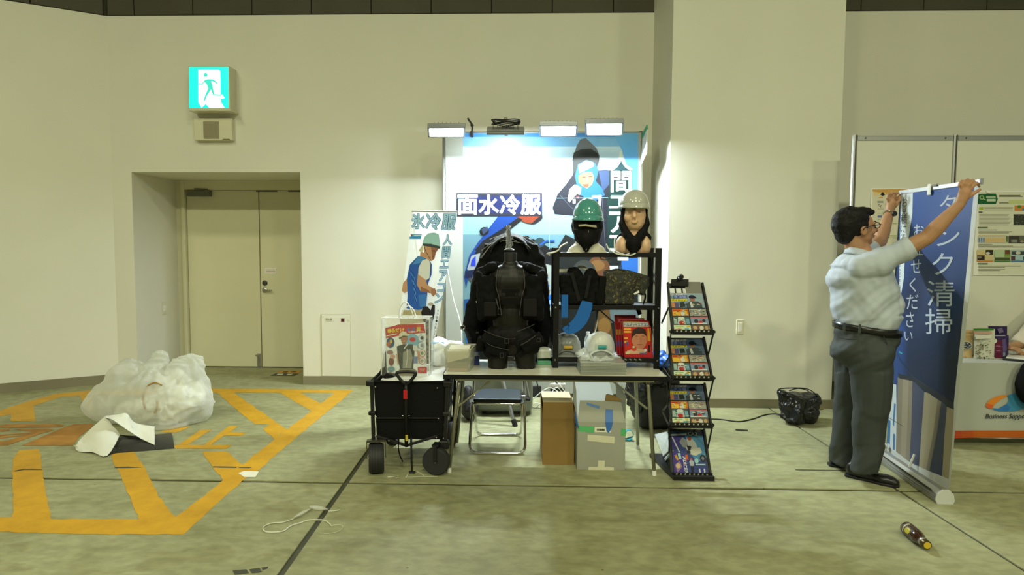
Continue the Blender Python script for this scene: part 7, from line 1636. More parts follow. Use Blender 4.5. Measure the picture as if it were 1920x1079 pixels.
def bcol(u, v):
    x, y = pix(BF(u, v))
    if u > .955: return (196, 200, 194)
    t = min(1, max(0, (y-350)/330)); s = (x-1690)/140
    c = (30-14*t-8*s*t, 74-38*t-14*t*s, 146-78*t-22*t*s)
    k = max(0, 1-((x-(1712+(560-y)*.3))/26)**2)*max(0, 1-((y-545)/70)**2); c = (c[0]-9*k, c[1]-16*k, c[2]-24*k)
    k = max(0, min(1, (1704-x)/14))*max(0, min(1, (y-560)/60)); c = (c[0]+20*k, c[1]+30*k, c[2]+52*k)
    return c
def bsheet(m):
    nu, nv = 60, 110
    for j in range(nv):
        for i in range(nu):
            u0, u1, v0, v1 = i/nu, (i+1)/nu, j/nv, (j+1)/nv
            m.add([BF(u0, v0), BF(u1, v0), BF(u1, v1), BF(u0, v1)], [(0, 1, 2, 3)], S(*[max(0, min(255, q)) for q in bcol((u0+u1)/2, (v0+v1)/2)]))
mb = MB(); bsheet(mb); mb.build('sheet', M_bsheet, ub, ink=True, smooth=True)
mb = MB(); mb.grid(lambda u, v: BF(u, v, -.0015), 12, 30); mb.build('sheet_back', M_white, ub, smooth=True)
def BUV(px, py):
    u, v = .5, .5
    for _ in range(7):
        a = pix(BF(u, v)); b = pix(BF(u+.01, v)); c = pix(BF(u, v+.01))
        j11, j12, j21, j22 = (b[0]-a[0])*100, (c[0]-a[0])*100, (b[1]-a[1])*100, (c[1]-a[1])*100
        det = j11*j22-j12*j21; ex, ey = px-a[0], py-a[1]
        u += (ex*j22-ey*j12)/det; v += (ey*j11-ex*j21)/det; u = max(-.1, min(1.1, u)); v = max(-.1, min(1.1, v))
    return u, v
class BArt:
    def __init__(self): self.mb = MB()
    def text(self, s, quad, rgb, b=0.0):
        mb = MB(); letter(mb, s, [Vector((x, y, 0)) for x, y in quad], b, S(*rgb), fn=lambda q: BF(*BUV(q.x, q.y), .0025)); mb.build('letter', M_bsheet, ub, ink=True, weld=False, fixn=False)
    def line(self, pts, w, rgb):
        for a, b in zip(pts[:-1], pts[1:]):
            for k in range(6):
                p, q = [(a[0]+(b[0]-a[0])*t, a[1]+(b[1]-a[1])*t) for t in (k/6, (k+1)/6)]
                dx, dy = q[0]-p[0], q[1]-p[1]; L = math.hypot(dx, dy); ox, oy = -dy/L*w/2, dx/L*w/2
                self.mb.add([BF(*BUV(X, Y), .002) for X, Y in ((p[0]+ox, p[1]+oy), (q[0]+ox, q[1]+oy), (q[0]-ox, q[1]-oy), (p[0]-ox, p[1]-oy))], [(0, 1, 2, 3)], S(*rgb))
    def build(self, name, m, par): return self.mb.build(name, m, par, ink=True, weld=False, fixn=False)
A = BArt()
def bquad(name, rows, rgb, lift, sub=5):
    """band given as (left, right) picture positions row by row, carried onto the sheet"""
    mb = MB()
    for (a, b), (c, d) in zip(rows[:-1], rows[1:]):
        for k in range(sub):
            t0, t1 = k/sub, (k+1)/sub
            L = lambda p, q, t: (p[0]+(q[0]-p[0])*t, p[1]+(q[1]-p[1])*t)
            e = [L(a, c, t0), L(b, d, t0), L(b, d, t1), L(a, c, t1)]; n = 4
            for i in range(n):
                g_ = [L(e[0], e[1], i/n), L(e[0], e[1], (i+1)/n), L(e[3], e[2], (i+1)/n), L(e[3], e[2], i/n)]
                mb.add([BF(*BUV(*p), lift) for p in g_], [(0, 1, 2, 3)], S(*rgb))
    return mb.build(name, M_bsheet, ub, ink=True, weld=False, fixn=False, smooth=True)
pb_ = lambda x, y: (1520+x/2.9975, 600+y/2.9975)
bquad('print_strip', [((1689.5, 364), (1712, 361)), ((1689, 400), (1711, 400)), ((1688, 440), (1705, 440)), ((1687, 480), (1697, 482)), ((1686.5, 520), (1695, 522)), ((1685.5, 562), (1687.5, 566))], (206, 216, 220), .0012)
bquad('print_margin', [(pb_(430, 715), pb_(785, 870)), (pb_(430, 760), pb_(780, 960))], (186, 188, 182), .0006)
bquad('print_margin', [(pb_(480, 742), pb_(770, 884)), (pb_(474, 780), pb_(772, 950))], (186, 188, 182), .0007)
bquad('print_column', [(pb_(490, 325), pb_(572, 340)), (pb_(486, 560), pb_(568, 580)), (pb_(480, 742), pb_(556, 800))], (124, 116, 98), .0012)
bquad('print_column', [(pb_(520, 330), pb_(552, 336)), (pb_(512, 560), pb_(545, 575)), (pb_(508, 762), pb_(535, 785))], (140, 131, 110), .0016)
bquad('print_gap', [(pb_(572, 340), pb_(640, 405)), (pb_(568, 580), pb_(626, 600)), (pb_(556, 800), pb_(610, 826))], (64, 70, 90), .0012)
bquad('print_column', [(pb_(640, 405), pb_(738, 440)), (pb_(626, 600), pb_(712, 630)), (pb_(610, 826), pb_(668, 852))], (146, 137, 112), .0012)
bquad('print_column', [(pb_(716, 432), pb_(738, 440)), (pb_(692, 624), pb_(712, 630)), (pb_(650, 844), pb_(668, 852))], (116, 110, 94), .0016)
bquad('print_gap', [(pb_(738, 440), pb_(768, 488)), (pb_(712, 630), pb_(752, 660)), (pb_(668, 852), pb_(740, 880))], (60, 66, 88), .0012)
bquad('print_column', [(pb_(766, 490), pb_(806, 505)), (pb_(752, 660), pb_(796, 680)), (pb_(740, 880), pb_(776, 896))], (150, 141, 116), .0012)
bquad('print_edge', [(pb_(452, 360), pb_(482, 365)), (pb_(440, 560), pb_(484, 570)), (pb_(430, 715), pb_(480, 742))], (192, 200, 200), .0012)
for r in ([(440, 420), (452, 425), (446, 520), (432, 515)], [(470, 470), (480, 475), (470, 600), (462, 590)], [(438, 560), (450, 570), (446, 700), (430, 690)], [(466, 640), (476, 645), (474, 735), (462, 728)]):
    bquad('print_streak', [(pb_(*r[0]), pb_(*r[1])), (pb_(*r[3]), pb_(*r[2]))], (58, 110, 150), .0016, 2)
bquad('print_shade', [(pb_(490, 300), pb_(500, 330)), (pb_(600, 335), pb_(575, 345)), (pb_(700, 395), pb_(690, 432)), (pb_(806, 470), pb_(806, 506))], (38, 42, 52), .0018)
wt = (176, 186, 196)
def bt_(s, x0, y0, x1, y1, c=wt, b=.0, dy=0): A.text(s, [(x0, y0+dy), (x1, y0-dy), (x1, y1-dy), (x0, y1+dy)], c, b)
bt_('タ', 1763, 366, 1794, 402, dy=2); bt_('ン', 1757, 429, 1800, 461, dy=1); bt_('ク', 1748, 475, 1788, 516); bt_('清', 1738.5, 526, 1790.5, 575); bt_('掃', 1735.5, 579, 1786, 627)
for s, q in zip('お任せください', ((1714, 421, 1733, 443), (1711, 452, 1732, 480), (1708.5, 487, 1728, 512), (1706, 521.5, 1718, 547.5), (1700.5, 553, 1722.5, 580), (1699.5, 585.5, 1714, 614), (1696.5, 622.5, 1711.5, 639))): bt_(s, *q)
for s, q in zip('お見積にす', ((1692, 371, 1701.5, 388), (1691.5, 389, 1701, 403), (1689, 403, 1701.5, 420.5), (1689, 423.5, 1700.5, 437), (1690, 439, 1698.5, 449))): bt_(s, *q, c=(40, 44, 48), b=.0)
for i, s in enumerate('ください'): bt_(s, 1683.5-i*.3, 498+i*12, 1690-i*.4, 508+i*12, c=(40, 44, 48))
A.line([(1672, 640), (1690, 680), (1712, 706), (1740, 726)], 1.2, (40, 56, 70)); A.line([(1664, 782), (1694, 800)], 1, (50, 60, 60)); A.line([(1686, 660), (1692, 664)], 3, (60, 150, 170))
A.build('pipe_lines', M_bsheet, ub)
part('top_bar', M_alu, ub, lambda m: (m.beam(ft+Vector((0, .02, .008)), nt_+Vector((0, -.012, .008)), .012, .030),), bevel=.003)
part('bar_cap', mat('bar_end_cap', (.25, .27, .30), rough=.4), ub, lambda m: m.box(nt_+Vector((0, -.016, .008)), (.018, .012, .038)), bevel=.002)
part('hook_clip', M_white, ub, lambda m: m.box(on_plane(1746, 356, nt_, bn_)+bn_*.014, (.008, .035, .075)), bevel=.003)
part('hook_slot', M_dsteel, ub, lambda m: m.box(on_plane(1756, 349, nt_, bn_)+bn_*.012+Vector((0, 0, .004)), (.006, .05, .014)))
part('edge_strip', mat('strip_dark', (.02, .022, .025), rough=.5), ub, lambda m: m.tube([BF(0, 0, .002), BF(0, .34, .002)], .004, 6))
n0, f0 = atZ(1770, 945), atZ(1648, 860)
def cassette(m):
    prof = [(-.045, 0), (.045, 0), (.052, .02), (.046, .055), (.02, .082), (-.018, .084), (-.046, .06), (-.053, .022)]
    V = []
    for p in (n0, f0): V += [Vector((p.x+a, p.y, b)) for a, b in prof]
    n = len(prof); m.add(V, [(k, (k+1) % n, n+(k+1) % n, n+k) for k in range(n)]+[tuple(range(n)), tuple(reversed(range(n, 2*n)))])
    for zz_ in (.03, .045): m.beam((n0.x-.052, n0.y, zz_), (f0.x-.052, f0.y, zz_), .006, .006)
cas = part('cassette', M_alu, ub, cassette, bevel=.003)
def cap(p, s):
    def f(m):
        prof = [(-.05, 0), (.05, 0), (.058, .022), (.05, .062), (.024, .09), (-.02, .092), (-.052, .066), (-.059, .024)]
        m.prism([Vector((p.x+a, p.y, b)) for a, b in prof], (0, s*.014, 0))
    return f
M_gcap = mat('grey_end_cap', (.52, .53, .50), rough=.45)
part('end_cap', M_gcap, cas, cap(n0, -1), bevel=.003); part('end_cap', M_gcap, cas, cap(f0, 1), bevel=.003)
part('slot', M_dsteel, cas, lambda m: m.beam((n0.x-.046, n0.y+.05, .065), (f0.x-.046, f0.y-.05, .065), .004, .012))
part('support_pole', M_alu, ub, lambda m: m.tube([BF(.5, .985, -.035), BF(.5, .03, -.035)], .008, 8))
part('pole_clip', mat('clear_clip', (.55, .56, .52), rough=.3), cas, lambda m: m.tube([BF(.52, .955, .02), BF(.52, 1.0, .045), BF(.52, 1.01, .05)+Vector((0, 0, -.06))], .008, 6))
part('adjuster_knob', M_white, ub, lambda m: m.cyl(atY(1659, 836, f0.y-.05)-Vector((0, 0, .012)), atY(1659, 836, f0.y-.05)+Vector((0, 0, .014)), .016, None, 10), bevel=.003)
# ================================================================== THE MAN HOLDING THE BANNER
M_skin = mat('skin', (.40, .215, .115), rough=.5, var=.06, scale=20, spec=.35)
M_shirt = mat('white_shirt', (.43, .475, .53), rough=.75, bump=.06, bscale=90)
M_trou = mat('grey_trousers', (.038, .045, .043), rough=.75, bump=.05, bscale=120)
M_shoe = mat('black_leather', (.012, .012, .012), rough=.28, bump=.1, bscale=30)
M_hair = mat('black_hair', (.007, .006, .0055), rough=.6, spec=.25, bump=.5, bscale=70)
def V3(x, y, d): return atY(x, y, d)
YM = 4.38
man = thing('person', 'man in white short sleeve shirt and grey trousers with arms raised, holding the banner top', 'person', atZ(1615, 892))
shR, elR, wrR = V3(1648, 492, 4.20), V3(1738, 446, 4.10), V3(1799, 384, 4.02)
shL, elL, wrL = V3(1612, 486, 4.62), V3(1650, 452, 4.76), V3(1668, 399, 4.84)
hipR, hipL = V3(1634, 650, 4.30), V3(1602, 648, 4.52)
knR, knL = V3(1632, 765, 4.31), V3(1592, 762, 4.56)
anR, anL = V3(1618, 880, 4.35), V3(1580, 866, 4.61)
neck0, neck1 = V3(1612, 486, 4.40), V3(1606, 452, 4.40)
H = V3(1605, 428, 4.39)
fw = Vector((math.cos(R(7)), math.sin(R(7)), .12)).normalized(); upv = Vector((-.10, -.02, 1)); upv = (upv-fw*upv.dot(fw)).normalized(); sd = fw.cross(upv)   # sd: towards the right side (camera)
HM = Matrix((fw, -sd, upv)).transposed()
def h(a, b, c): return H+fw*a+sd*b+upv*c
k_ = 1.16
P = [('s', h(-.01, 0, .018), (.105*k_, .078*k_, .098*k_), HM), ('s', h(.028, 0, -.045), (.070*k_, .058*k_, .075*k_), HM), ('s', h(.078, 0, -.100), (.030, .030, .024), HM), ('s', h(.075, 0, .03), (.035, .055, .04), HM),
     ('c', h(.110, 0, .010), h(.141, 0, -.030), .011, .016), ('s', h(.122, .013, -.032), (.012, .009, .009), HM), ('s', h(.122, -.013, -.032), (.012, .009, .009), HM), ('s', h(.104, 0, -.062), (.014, .024, .0065), HM), ('s', h(.102, 0, -.075), (.013, .020, .0065), HM),
     ('s', h(.082, .036, -.030), (.028, .026, .028), HM), ('s', h(.082, -.036, -.030), (.028, .026, .028), HM), ('c', h(.100, .05, .022), h(.108, .012, .024), .009, .010), ('c', h(.100, -.05, .022), h(.108, -.012, .024), .009, .010),
     ('s', h(-.005, .088, -.018), (.024, .010, .034), HM), ('s', h(-.012, .094, -.004), (.022, .007, .018), HM), ('s', h(-.005, -.088, -.018), (.024, .010, .034), HM),
     ('c', h(-.03, 0, -.06), neck0, .062, .072), ('c', h(.01, 0, -.09), neck0+Vector((.03, 0, .02)), .05, .06)]
P += [('c', shR, elR, .062, .047), ('c', elR, elR+(wrR-elR)*.3, .047, .048), ('c', elR+(wrR-elR)*.3, wrR, .048, .030), ('c', shL, elL, .060, .048), ('c', elL, elL+(wrL-elL)*.3, .047, .047), ('c', elL+(wrL-elL)*.3, wrL, .047, .030)]
P += [('c', neck0, hipR*.5+hipL*.5, .10, .11), ('c', shR, neck0, .05, .06), ('c', shL, neck0, .05, .06), ('c', hipR, knR, .07, .055), ('c', knR, anR, .055, .04), ('c', hipL, knL, .07, .055), ('c', knL, anL, .055, .04), ('c', hipR, hipL, .08, .08)]
# right hand: back of the hand to the camera, fingers closing over the bar
def hand(wr, palm_c, knuck, bend, tips, thumb, rp):
    out = [('c', wr, palm_c, .029, .034), ('s', palm_c, rp)]
    for kn, be, ti, r in zip(knuck, bend, tips, (.0105, .0115, .0110, .0095)): out += [('c', palm_c+(kn-palm_c)*.5, kn, .014, r+.002), ('c', kn, be, r+.001, r), ('c', be, ti, r, r*.82)]
    a, b, c = thumb; out += [('c', a, b, .015, .012), ('c', b, c, .012, .009)]
    return out
g = lambda x, y, d: V3(x, y, d)
palmR = g(1809, 362, 4.015)
P += hand(wrR, palmR, [g(1800, 347, 4.015), g(1809, 344.5, 4.005), g(1818, 345.5, 4.0), g(1825, 349, 4.0)], [g(1803, 340, 4.05), g(1814, 337.5, 4.04), g(1824, 339, 4.035), g(1832, 343.5, 4.03)], [g(1808, 346, 4.085), g(1818, 344, 4.08), g(1828, 346, 4.075), g(1836, 350, 4.06)],
          (g(1816, 369, 4.005), g(1827, 362, 4.0), g(1837.5, 355.5, 4.02)), (.040, .020, .040))
palmL = g(1671, 382, 4.85)
P += hand(wrL, palmL, [g(1664, 372, 4.83), g(1670, 369, 4.85), g(1677, 368, 4.87), g(1683, 371, 4.88)], [g(1667, 364, 4.82), g(1673, 361.5, 4.84), g(1680, 361.5, 4.86), g(1687, 365, 4.88)], [g(1672, 363.5, 4.815), g(1679, 362, 4.83), g(1685, 362.5, 4.85), g(1691, 367, 4.87)],
          (g(1678, 387, 4.84), g(1685, 378, 4.83), g(1688, 369, 4.84)), (.036, .024, .040))
blob('body', P, .0052, M_skin, man, it=3)
# eyes behind glasses, brow and lips
part('eye', mat('eye_white', (.55, .53, .48), rough=.2), man, lambda m: m.ball(h(.108, .034, .006), (.007, .013, .007), 10, HM))
part('eye', MATS['eye_white'], man, lambda m: m.ball(h(.108, -.034, .006), (.007, .013, .007), 10, HM))
for s in (-1, 1):
    part('pupil', mat('pupil', (.01, .008, .006), rough=.2), man, lambda m: m.ball(h(.1135, s*.034, .006), .0045, 8))
    part('eyebrow', M_hair, man, lambda m: m.tube([h(.104, s*.056, .028), h(.113, s*.035, .033), h(.117, s*.015, .029)], [.003, .0045, .003], 6))
part('lips', mat('lip', (.30, .11, .075), rough=.45), man, lambda m: (m.ball(h(.119, 0, -.064), (.006, .020, .0045), 10, HM), m.ball(h(.1145, 0, -.073), (.005, .018, .005), 10, HM)))
# hair
blob('hair', [('s', h(-.034, 0, .036), (.112*k_, .088*k_, .100*k_), HM), ('s', h(-.085, 0, -.020), (.058, .078, .080), HM), ('s', h(.045, 0, .100), (.064, .074, .040), HM), ('s', h(-.03, .055, .075), (.08, .05, .06), HM), ('s', h(-.03, -.055, .075), (.08, .05, .06), HM), ('s', h(-.03, .086, .030), (.030, .014, .036), HM), ('s', h(-.03, -.086, .030), (.030, .014, .036), HM), ('s', h(.02, .088, .020), (.012, .008, .030), HM), ('s', h(-.115, 0, .06), (.045, .06, .06), HM), ('s', h(.085, .02, .095), (.03, .05, .022), HM)],
     .006, M_hair, man, it=3, noise_amp=.005, noise_scale=20, seed=3)
# glasses
def ringpts(cy): return [h(.128, cy+.027*math.cos(t), .004+.019*math.sin(t)) for t in [2*PI*i/18 for i in range(18)]]
gl = part('glasses', M_black, man, lambda m: (m.tube(ringpts(.034), .0030, 6, closed=True), m.tube(ringpts(-.034), .0030, 6, closed=True), m.tube([h(.128, .008, .008), h(.131, 0, .011), h(.128, -.008, .008)], .0025, 6), m.tube([h(.127, .061, .008), h(.115, .088, .010), h(.05, .099, .008), h(-.005, .102, .004), h(-.022, .102, -.012)], .0030, 6), m.tube([h(.127, -.061, .008), h(.115, -.088, .010), h(.05, -.099, .008), h(-.005, -.102, .004)], .0030, 6)), smooth=True)
for s in (-1, 1):
    part('lens', film_mat('spectacle_lens', (.8, .85, .85), thin=.06, rough=.05, edge=.3, bump=0), gl, lambda m: m.poly(ringpts(.034*s)))
# shirt
uM = pxm(YM)
def T(x, y, d=0): return V3(x, y, YM+d)
side = Vector((1, .08, 0))
def ring(x0, x1, y, hy, dz=0):   # centre, half depth along the body's facing, half width across
    return T((x0+x1)/2, y), (x1-x0)/2*uM, hy
rows = [(1572, 1676, 612, .183), (1567, 1685, 590, .200), (1564, 1679, 560, .205), (1561, 1667, 525, .215), (1562, 1655, 500, .205), (1580, 1640, 484, .15)]
SP = []
for (a, b) in zip(rows[:-1], rows[1:]):
    c0, rx0, ry0 = ring(*a[:4]); c1, rx1, ry1 = ring(*b[:4])
    SP.append(('y', c0+Vector((0, 0, -.004)), c1+Vector((0, 0, .004)), (rx0, ry0), (rx1, ry1), side))
SP += [('s', T(1610, 497, -.10), (.10, .09, .07)), ('s', T(1606, 497, .10), (.10, .09, .07)), ('c', V3(1618, 500, 4.22), V3(1652, 492, 4.20), .088, .085), ('y', V3(1640, 496, 4.21), V3(1711, 461.5, 4.135), (.095, .085), (.070, .068), (0, 1, 0)),
       ('c', T(1600, 498, .16), shL, .085, .08), ('y', shL, shL+(elL-shL)*.62, (.080, .08), (.070, .07), (0, 1, 0)), ('s', T(1606, 486, 0), (.095, .14, .050)), ('s', T(1608, 522, 0), (.190, .215, .135)), ('s', T(1660, 570, 0), (.095, .15, .12))]
def folds(p, n):
    x, y = pix(p)
    low = max(0, min(1, (y-500)/70))
    a = math.sin((x*.70+y*.90)*.125+3.0*noise.noise(p*2.8))
    b = math.sin((x*.9-y*.55)*.11+3.0*noise.noise(p*2.6+Vector((4, 2, 7))))
    return p+n*(.0075*low*(a*abs(a))+.0065*(b*abs(b))*(1-.4*low))
shirt = blob('shirt', SP, .0085, M_shirt, man, it=6, noise_amp=.005, noise_scale=5, seed=4, post=folds)
part('collar', M_shirt, shirt, lambda m: m.grid(lambda a, b: T(1609, 474)+Vector((.072*math.cos(2*PI*a)*(1+.22*(1-b))+.004, .080*math.sin(2*PI*a)*(1+.22*(1-b)), -.028+.045*b-.022*math.cos(2*PI*a))), 28, 3), smooth=True, solid=.006)
# trousers and belt
TP = []
TP += [('y', T(1625, 614), T(1622, 640), (.198, .172), (.205, .185), side), ('s', T(1600, 655, 0), (.14, .18, .13)), ('s', T(1632, 650, 0), (.145, .17, .12)), ('c', V3(1602, 662, 4.52), V3(1590, 765, 4.57), .128, .092), ('c', V3(1634, 662, 4.29), V3(1634, 765, 4.31), .138, .112), ('y', V3(1634, 755, 4.31), V3(1622, 884, 4.36), (.112, .100), (.092, .082), side), ('y', V3(1590, 755, 4.57), V3(1579, 868, 4.62), (.095, .095), (.082, .082), side), ('s', V3(1634, 764, 4.31), (.112, .10, .1)), ('s', V3(1590, 762, 4.57), (.095, .095, .1))]
def tfold(p, n):
    x, y = pix(p)
    f = math.sin((y*.8+x*.75)*.10+3.2*noise.noise(p*3.0)); f *= abs(f)
    w = .008 if 625 < y < 700 or y > 835 else .003
    cr = .007*math.exp(-((x-(1655-(y-700)*.06))/4)**2) if y > 700 else 0
    return p+n*(f*w+cr)
trousers = blob('trousers', TP, .010, M_trou, man, it=6, noise_amp=.005, noise_scale=5, seed=5, post=tfold)
part('pocket_seam', mat('trouser_seam', (.022, .026, .025), rough=.8), trousers, lambda m: (m.tube(spline([V3(1575, 634, 4.19), V3(1590, 637, 4.165), V3(1606, 637, 4.16)], 4), .003, 5), m.tube(spline([V3(1655, 628, 4.19), V3(1663, 645, 4.185), V3(1662, 662, 4.175)], 4), .003, 5)))
bl = part('belt', M_shoe, man, lambda m: m.add(*(lambda n: ([T(1624.5, 611+ (2 if j else -0)+9*j)+Vector((.207*math.cos(2*PI*i/n), .194*math.sin(2*PI*i/n), -.028*math.cos(2*PI*i/n))) for j in (0, 1) for i in range(n)], [(i, (i+1) % n, n+(i+1) % n, n+i) for i in range(n)]))(40)), smooth=True, solid=.006)
for x in (1583, 1612, 1646):
    part('belt_loop', M_trou, trousers, lambda m: m.box(V3(x, 614+(x-1583)*.1, 4.178+abs(x-1618)*.0009), (.014, .008, .058)), bevel=.002)
# shoes
def shoe(heel, toe, lift=.0):
    d = (toe-heel).normalized(); L_ = (toe-heel).length; s = Vector((-d.y, d.x, 0)); z = Vector((0, 0, 1))
    sh = thing
    b = blob('shoe', [('l', heel+d*.05+z*.045, heel+d*(L_*.5)+z*.042, (.038, .042), (.045, .040), s), ('s', heel+d*.045+z*.06, (.045, .04, .055)), ('s', heel+d*(L_*.36)+z*.06, (.07, .042, .045), Matrix((d, s, z)).transposed()), ('s', heel+d*(L_*.72)+z*.036, (.085, .050, .034), Matrix((d, s, z)).transposed()), ('s', heel+d*(L_*.9)+z*.026, (.035, .038, .024), Matrix((d, s, z)).transposed())], .007, M_shoe, man, it=4, post=lambda p, n: Vector((p.x, p.y, max(.012, p.z))))
    part('sole', M_black, b, lambda m: m.prism([heel+d*(L_*t)+s*(w)+z*.0 for t, w in ((.0, .02), (.03, .036), (.2, .040), (.45, .038), (.7, .050), (.9, .042), (1.0, .012))]+[heel+d*(L_*t)-s*(w) for t, w in ((1.0, .012), (.9, .042), (.7, .048), (.45, .036), (.2, .040), (.03, .036), (.0, .02))], (0, 0, .018)), bevel=.003)
    part('top_line', M_steel if False else M_black, b, lambda m: m.tube(arc(heel+d*.07+z*.083, .045, 0, 2*PI, 16, d, s), .006, 6, closed=True))
shoe(atZ(1589, 895)+Vector((0, .03, 0)), atZ(1690, 917)+Vector((0, .02, 0)))
shoe(atZ(1556, 876)+Vector((0, .03, 0)), atZ(1556, 876)+Vector((.31, -.03, 0)))
# wrist watch on the left wrist
wa = (wrL-elL).normalized(); wc_ = wrL-wa*.01; wu, wv, _ = frame_of(wa)
wt_ = part('watch', M_chrome, man, lambda m: m.tube(arc(wc_, .0385, 0, 2*PI, 20, wu, wv)[:-1], .0085, 8, closed=True, flat=.5), smooth=True)
part('watch_face', M_black, wt_, lambda m: (m.cyl(wc_+Vector((.012, -.036, 0)), wc_+Vector((.016, -.048, 0)), .018, None, 14)))
part('watch_band_shade', M_black, wt_, lambda m: m.box(wc_+Vector((.034, -.012, -.004)), (.02, .03, .022), (0, .4, 0)), bevel=.004)

# ================================================================== SECOND PERSON, MOSTLY PAST THE RIGHT EDGE
M_shirt2 = mat('pale_shirt', (.50, .44, .34), rough=.8, bump=.06, bscale=60)
p2 = thing('person', 'seated person in a pale shirt behind the booth table, cut by the right picture edge', 'person', (5.02, 5.70, 0))
O = Vector((5.02, 5.70, 0))
sr_ = lambda x, y, d: atY(x, y, d)
eL, wL = sr_(1906, 640, 5.66), sr_(1890, 651, 5.50)
s2 = Vector((4.83, 5.70, 1.20)); s2b = Vector((5.26, 5.70, 1.20))
el2 = sr_(1912, 648, 5.70)
B2 = [('s', O+Vector((0, -.02, 1.50)), (.085, .10, .12)), ('s', O+Vector((0, -.05, 1.43)), (.06, .075, .075)), ('c', O+Vector((0, 0, 1.38)), O+Vector((0, .02, 1.24)), .055, .065), ('s', O+Vector((0, -.125, 1.46)), (.013, .02, .02)), ('s', O+Vector((.09, 0, 1.47)), (.012, .02, .03)), ('s', O+Vector((-.09, 0, 1.47)), (.012, .02, .03)),
      ('c', O+Vector((0, .02, 1.2)), O+Vector((0, .06, .5)), .11, .13), ('c', s2, el2, .05, .045), ('c', el2, wL, .043, .03), ('s', wL+Vector((.0, -.04, -.005)), (.035, .05, .022)),
      ('c', s2b, O+Vector((.22, -.1, .92)), .05, .045), ('c', O+Vector((.22, -.1, .92)), sr_(1935, 664, 5.52), .043, .03), ('s', sr_(1931, 664, 5.48), (.05, .035, .022)),
      ('c', O+Vector((.09, .06, .5)), O+Vector((.1, -.32, .5)), .08, .06), ('c', O+Vector((.1, -.32, .5)), O+Vector((.1, -.30, .06)), .06, .04), ('c', O+Vector((-.09, .06, .5)), O+Vector((-.1, -.32, .5)), .08, .06), ('c', O+Vector((-.1, -.32, .5)), O+Vector((-.1, -.30, .06)), .06, .04)]
for k in range(4): 
    q = wL+Vector((-.02+.013*k, -.08, -.008)); B2 += [('c', q, q+Vector((.004, -.03, -.004)), .009, .008), ('c', q+Vector((.004, -.03, -.004)), q+Vector((.008, -.05, -.016)), .008, .007)]
B2 += [('c', wL+Vector((.03, -.04, 0)), wL+Vector((.045, -.075, -.005)), .011, .009)]
for k in range(4):
    q = sr_(1927, 664, 5.45)+Vector((-.03, .01*k, 0)); B2 += [('c', q, q+Vector((-.03, -.01, -.006)), .009, .008)]
blob('body', B2, .007, M_skin, p2, it=3)
blob('shirt', [('l', O+Vector((0, .03, .62)), O+Vector((0, .02, 1.12)), (.19, .13), (.21, .12), (1, 0, 0)), ('s', O+Vector((0, .02, 1.2)), (.2, .11, .08)), ('c', s2, s2+(el2-s2)*.5, .085, .080), ('y', s2+(el2-s2)*.4, el2+Vector((0, 0, -.0)), (.085, .085), (.080, .075), (0, 1, 0)), ('y', s2b, O+Vector((.22, -.1, .92)), (.08, .08), (.075, .075), (0, 1, 0)), ('c', O+Vector((.22, -.1, .92)), sr_(1914, 668, 5.55), .06, .052)], .010, M_shirt2, p2, it=4, noise_amp=.014, noise_scale=7, seed=6)
blob('hair', [('s', O+Vector((0, .015, 1.54)), (.1, .11, .10)), ('s', O+Vector((0, .05, 1.48)), (.09, .08, .09))], .008, M_hair, p2, it=2, noise_amp=.008, noise_scale=24)
blob('trousers', [('c', O+Vector((.09, .06, .5)), O+Vector((.1, -.32, .52)), .1, .08), ('c', O+Vector((.1, -.32, .52)), O+Vector((.1, -.30, .08)), .08, .06), ('c', O+Vector((-.09, .06, .5)), O+Vector((-.1, -.32, .52)), .1, .08), ('c', O+Vector((-.1, -.32, .52)), O+Vector((-.1, -.30, .08)), .08, .06), ('s', O+Vector((0, .08, .54)), (.2, .15, .12))], .012, M_trou, p2, it=4)
for s in (-1, 1): part('shoe', M_shoe, p2, lambda m: (m.ball(O+Vector((s*.1, -.36, .035)), (.045, .12, .035), 12)), smooth=True)
o = thing('stool', 'black stool under the seated person behind the booth table', 'stool', (5.02, 5.78, 0))
part('seat', M_black, o, lambda m: m.mm((4.82, 5.62, .38), (5.22, 5.94, .425)), bevel=.015)
for sx in (-1, 1):
    for sy in (-1, 1): part('leg', M_leg, o, lambda m: m.cyl((5.02+sx*.17, 5.78+sy*.13, 0), (5.02+sx*.15, 5.78+sy*.11, .38), .012))
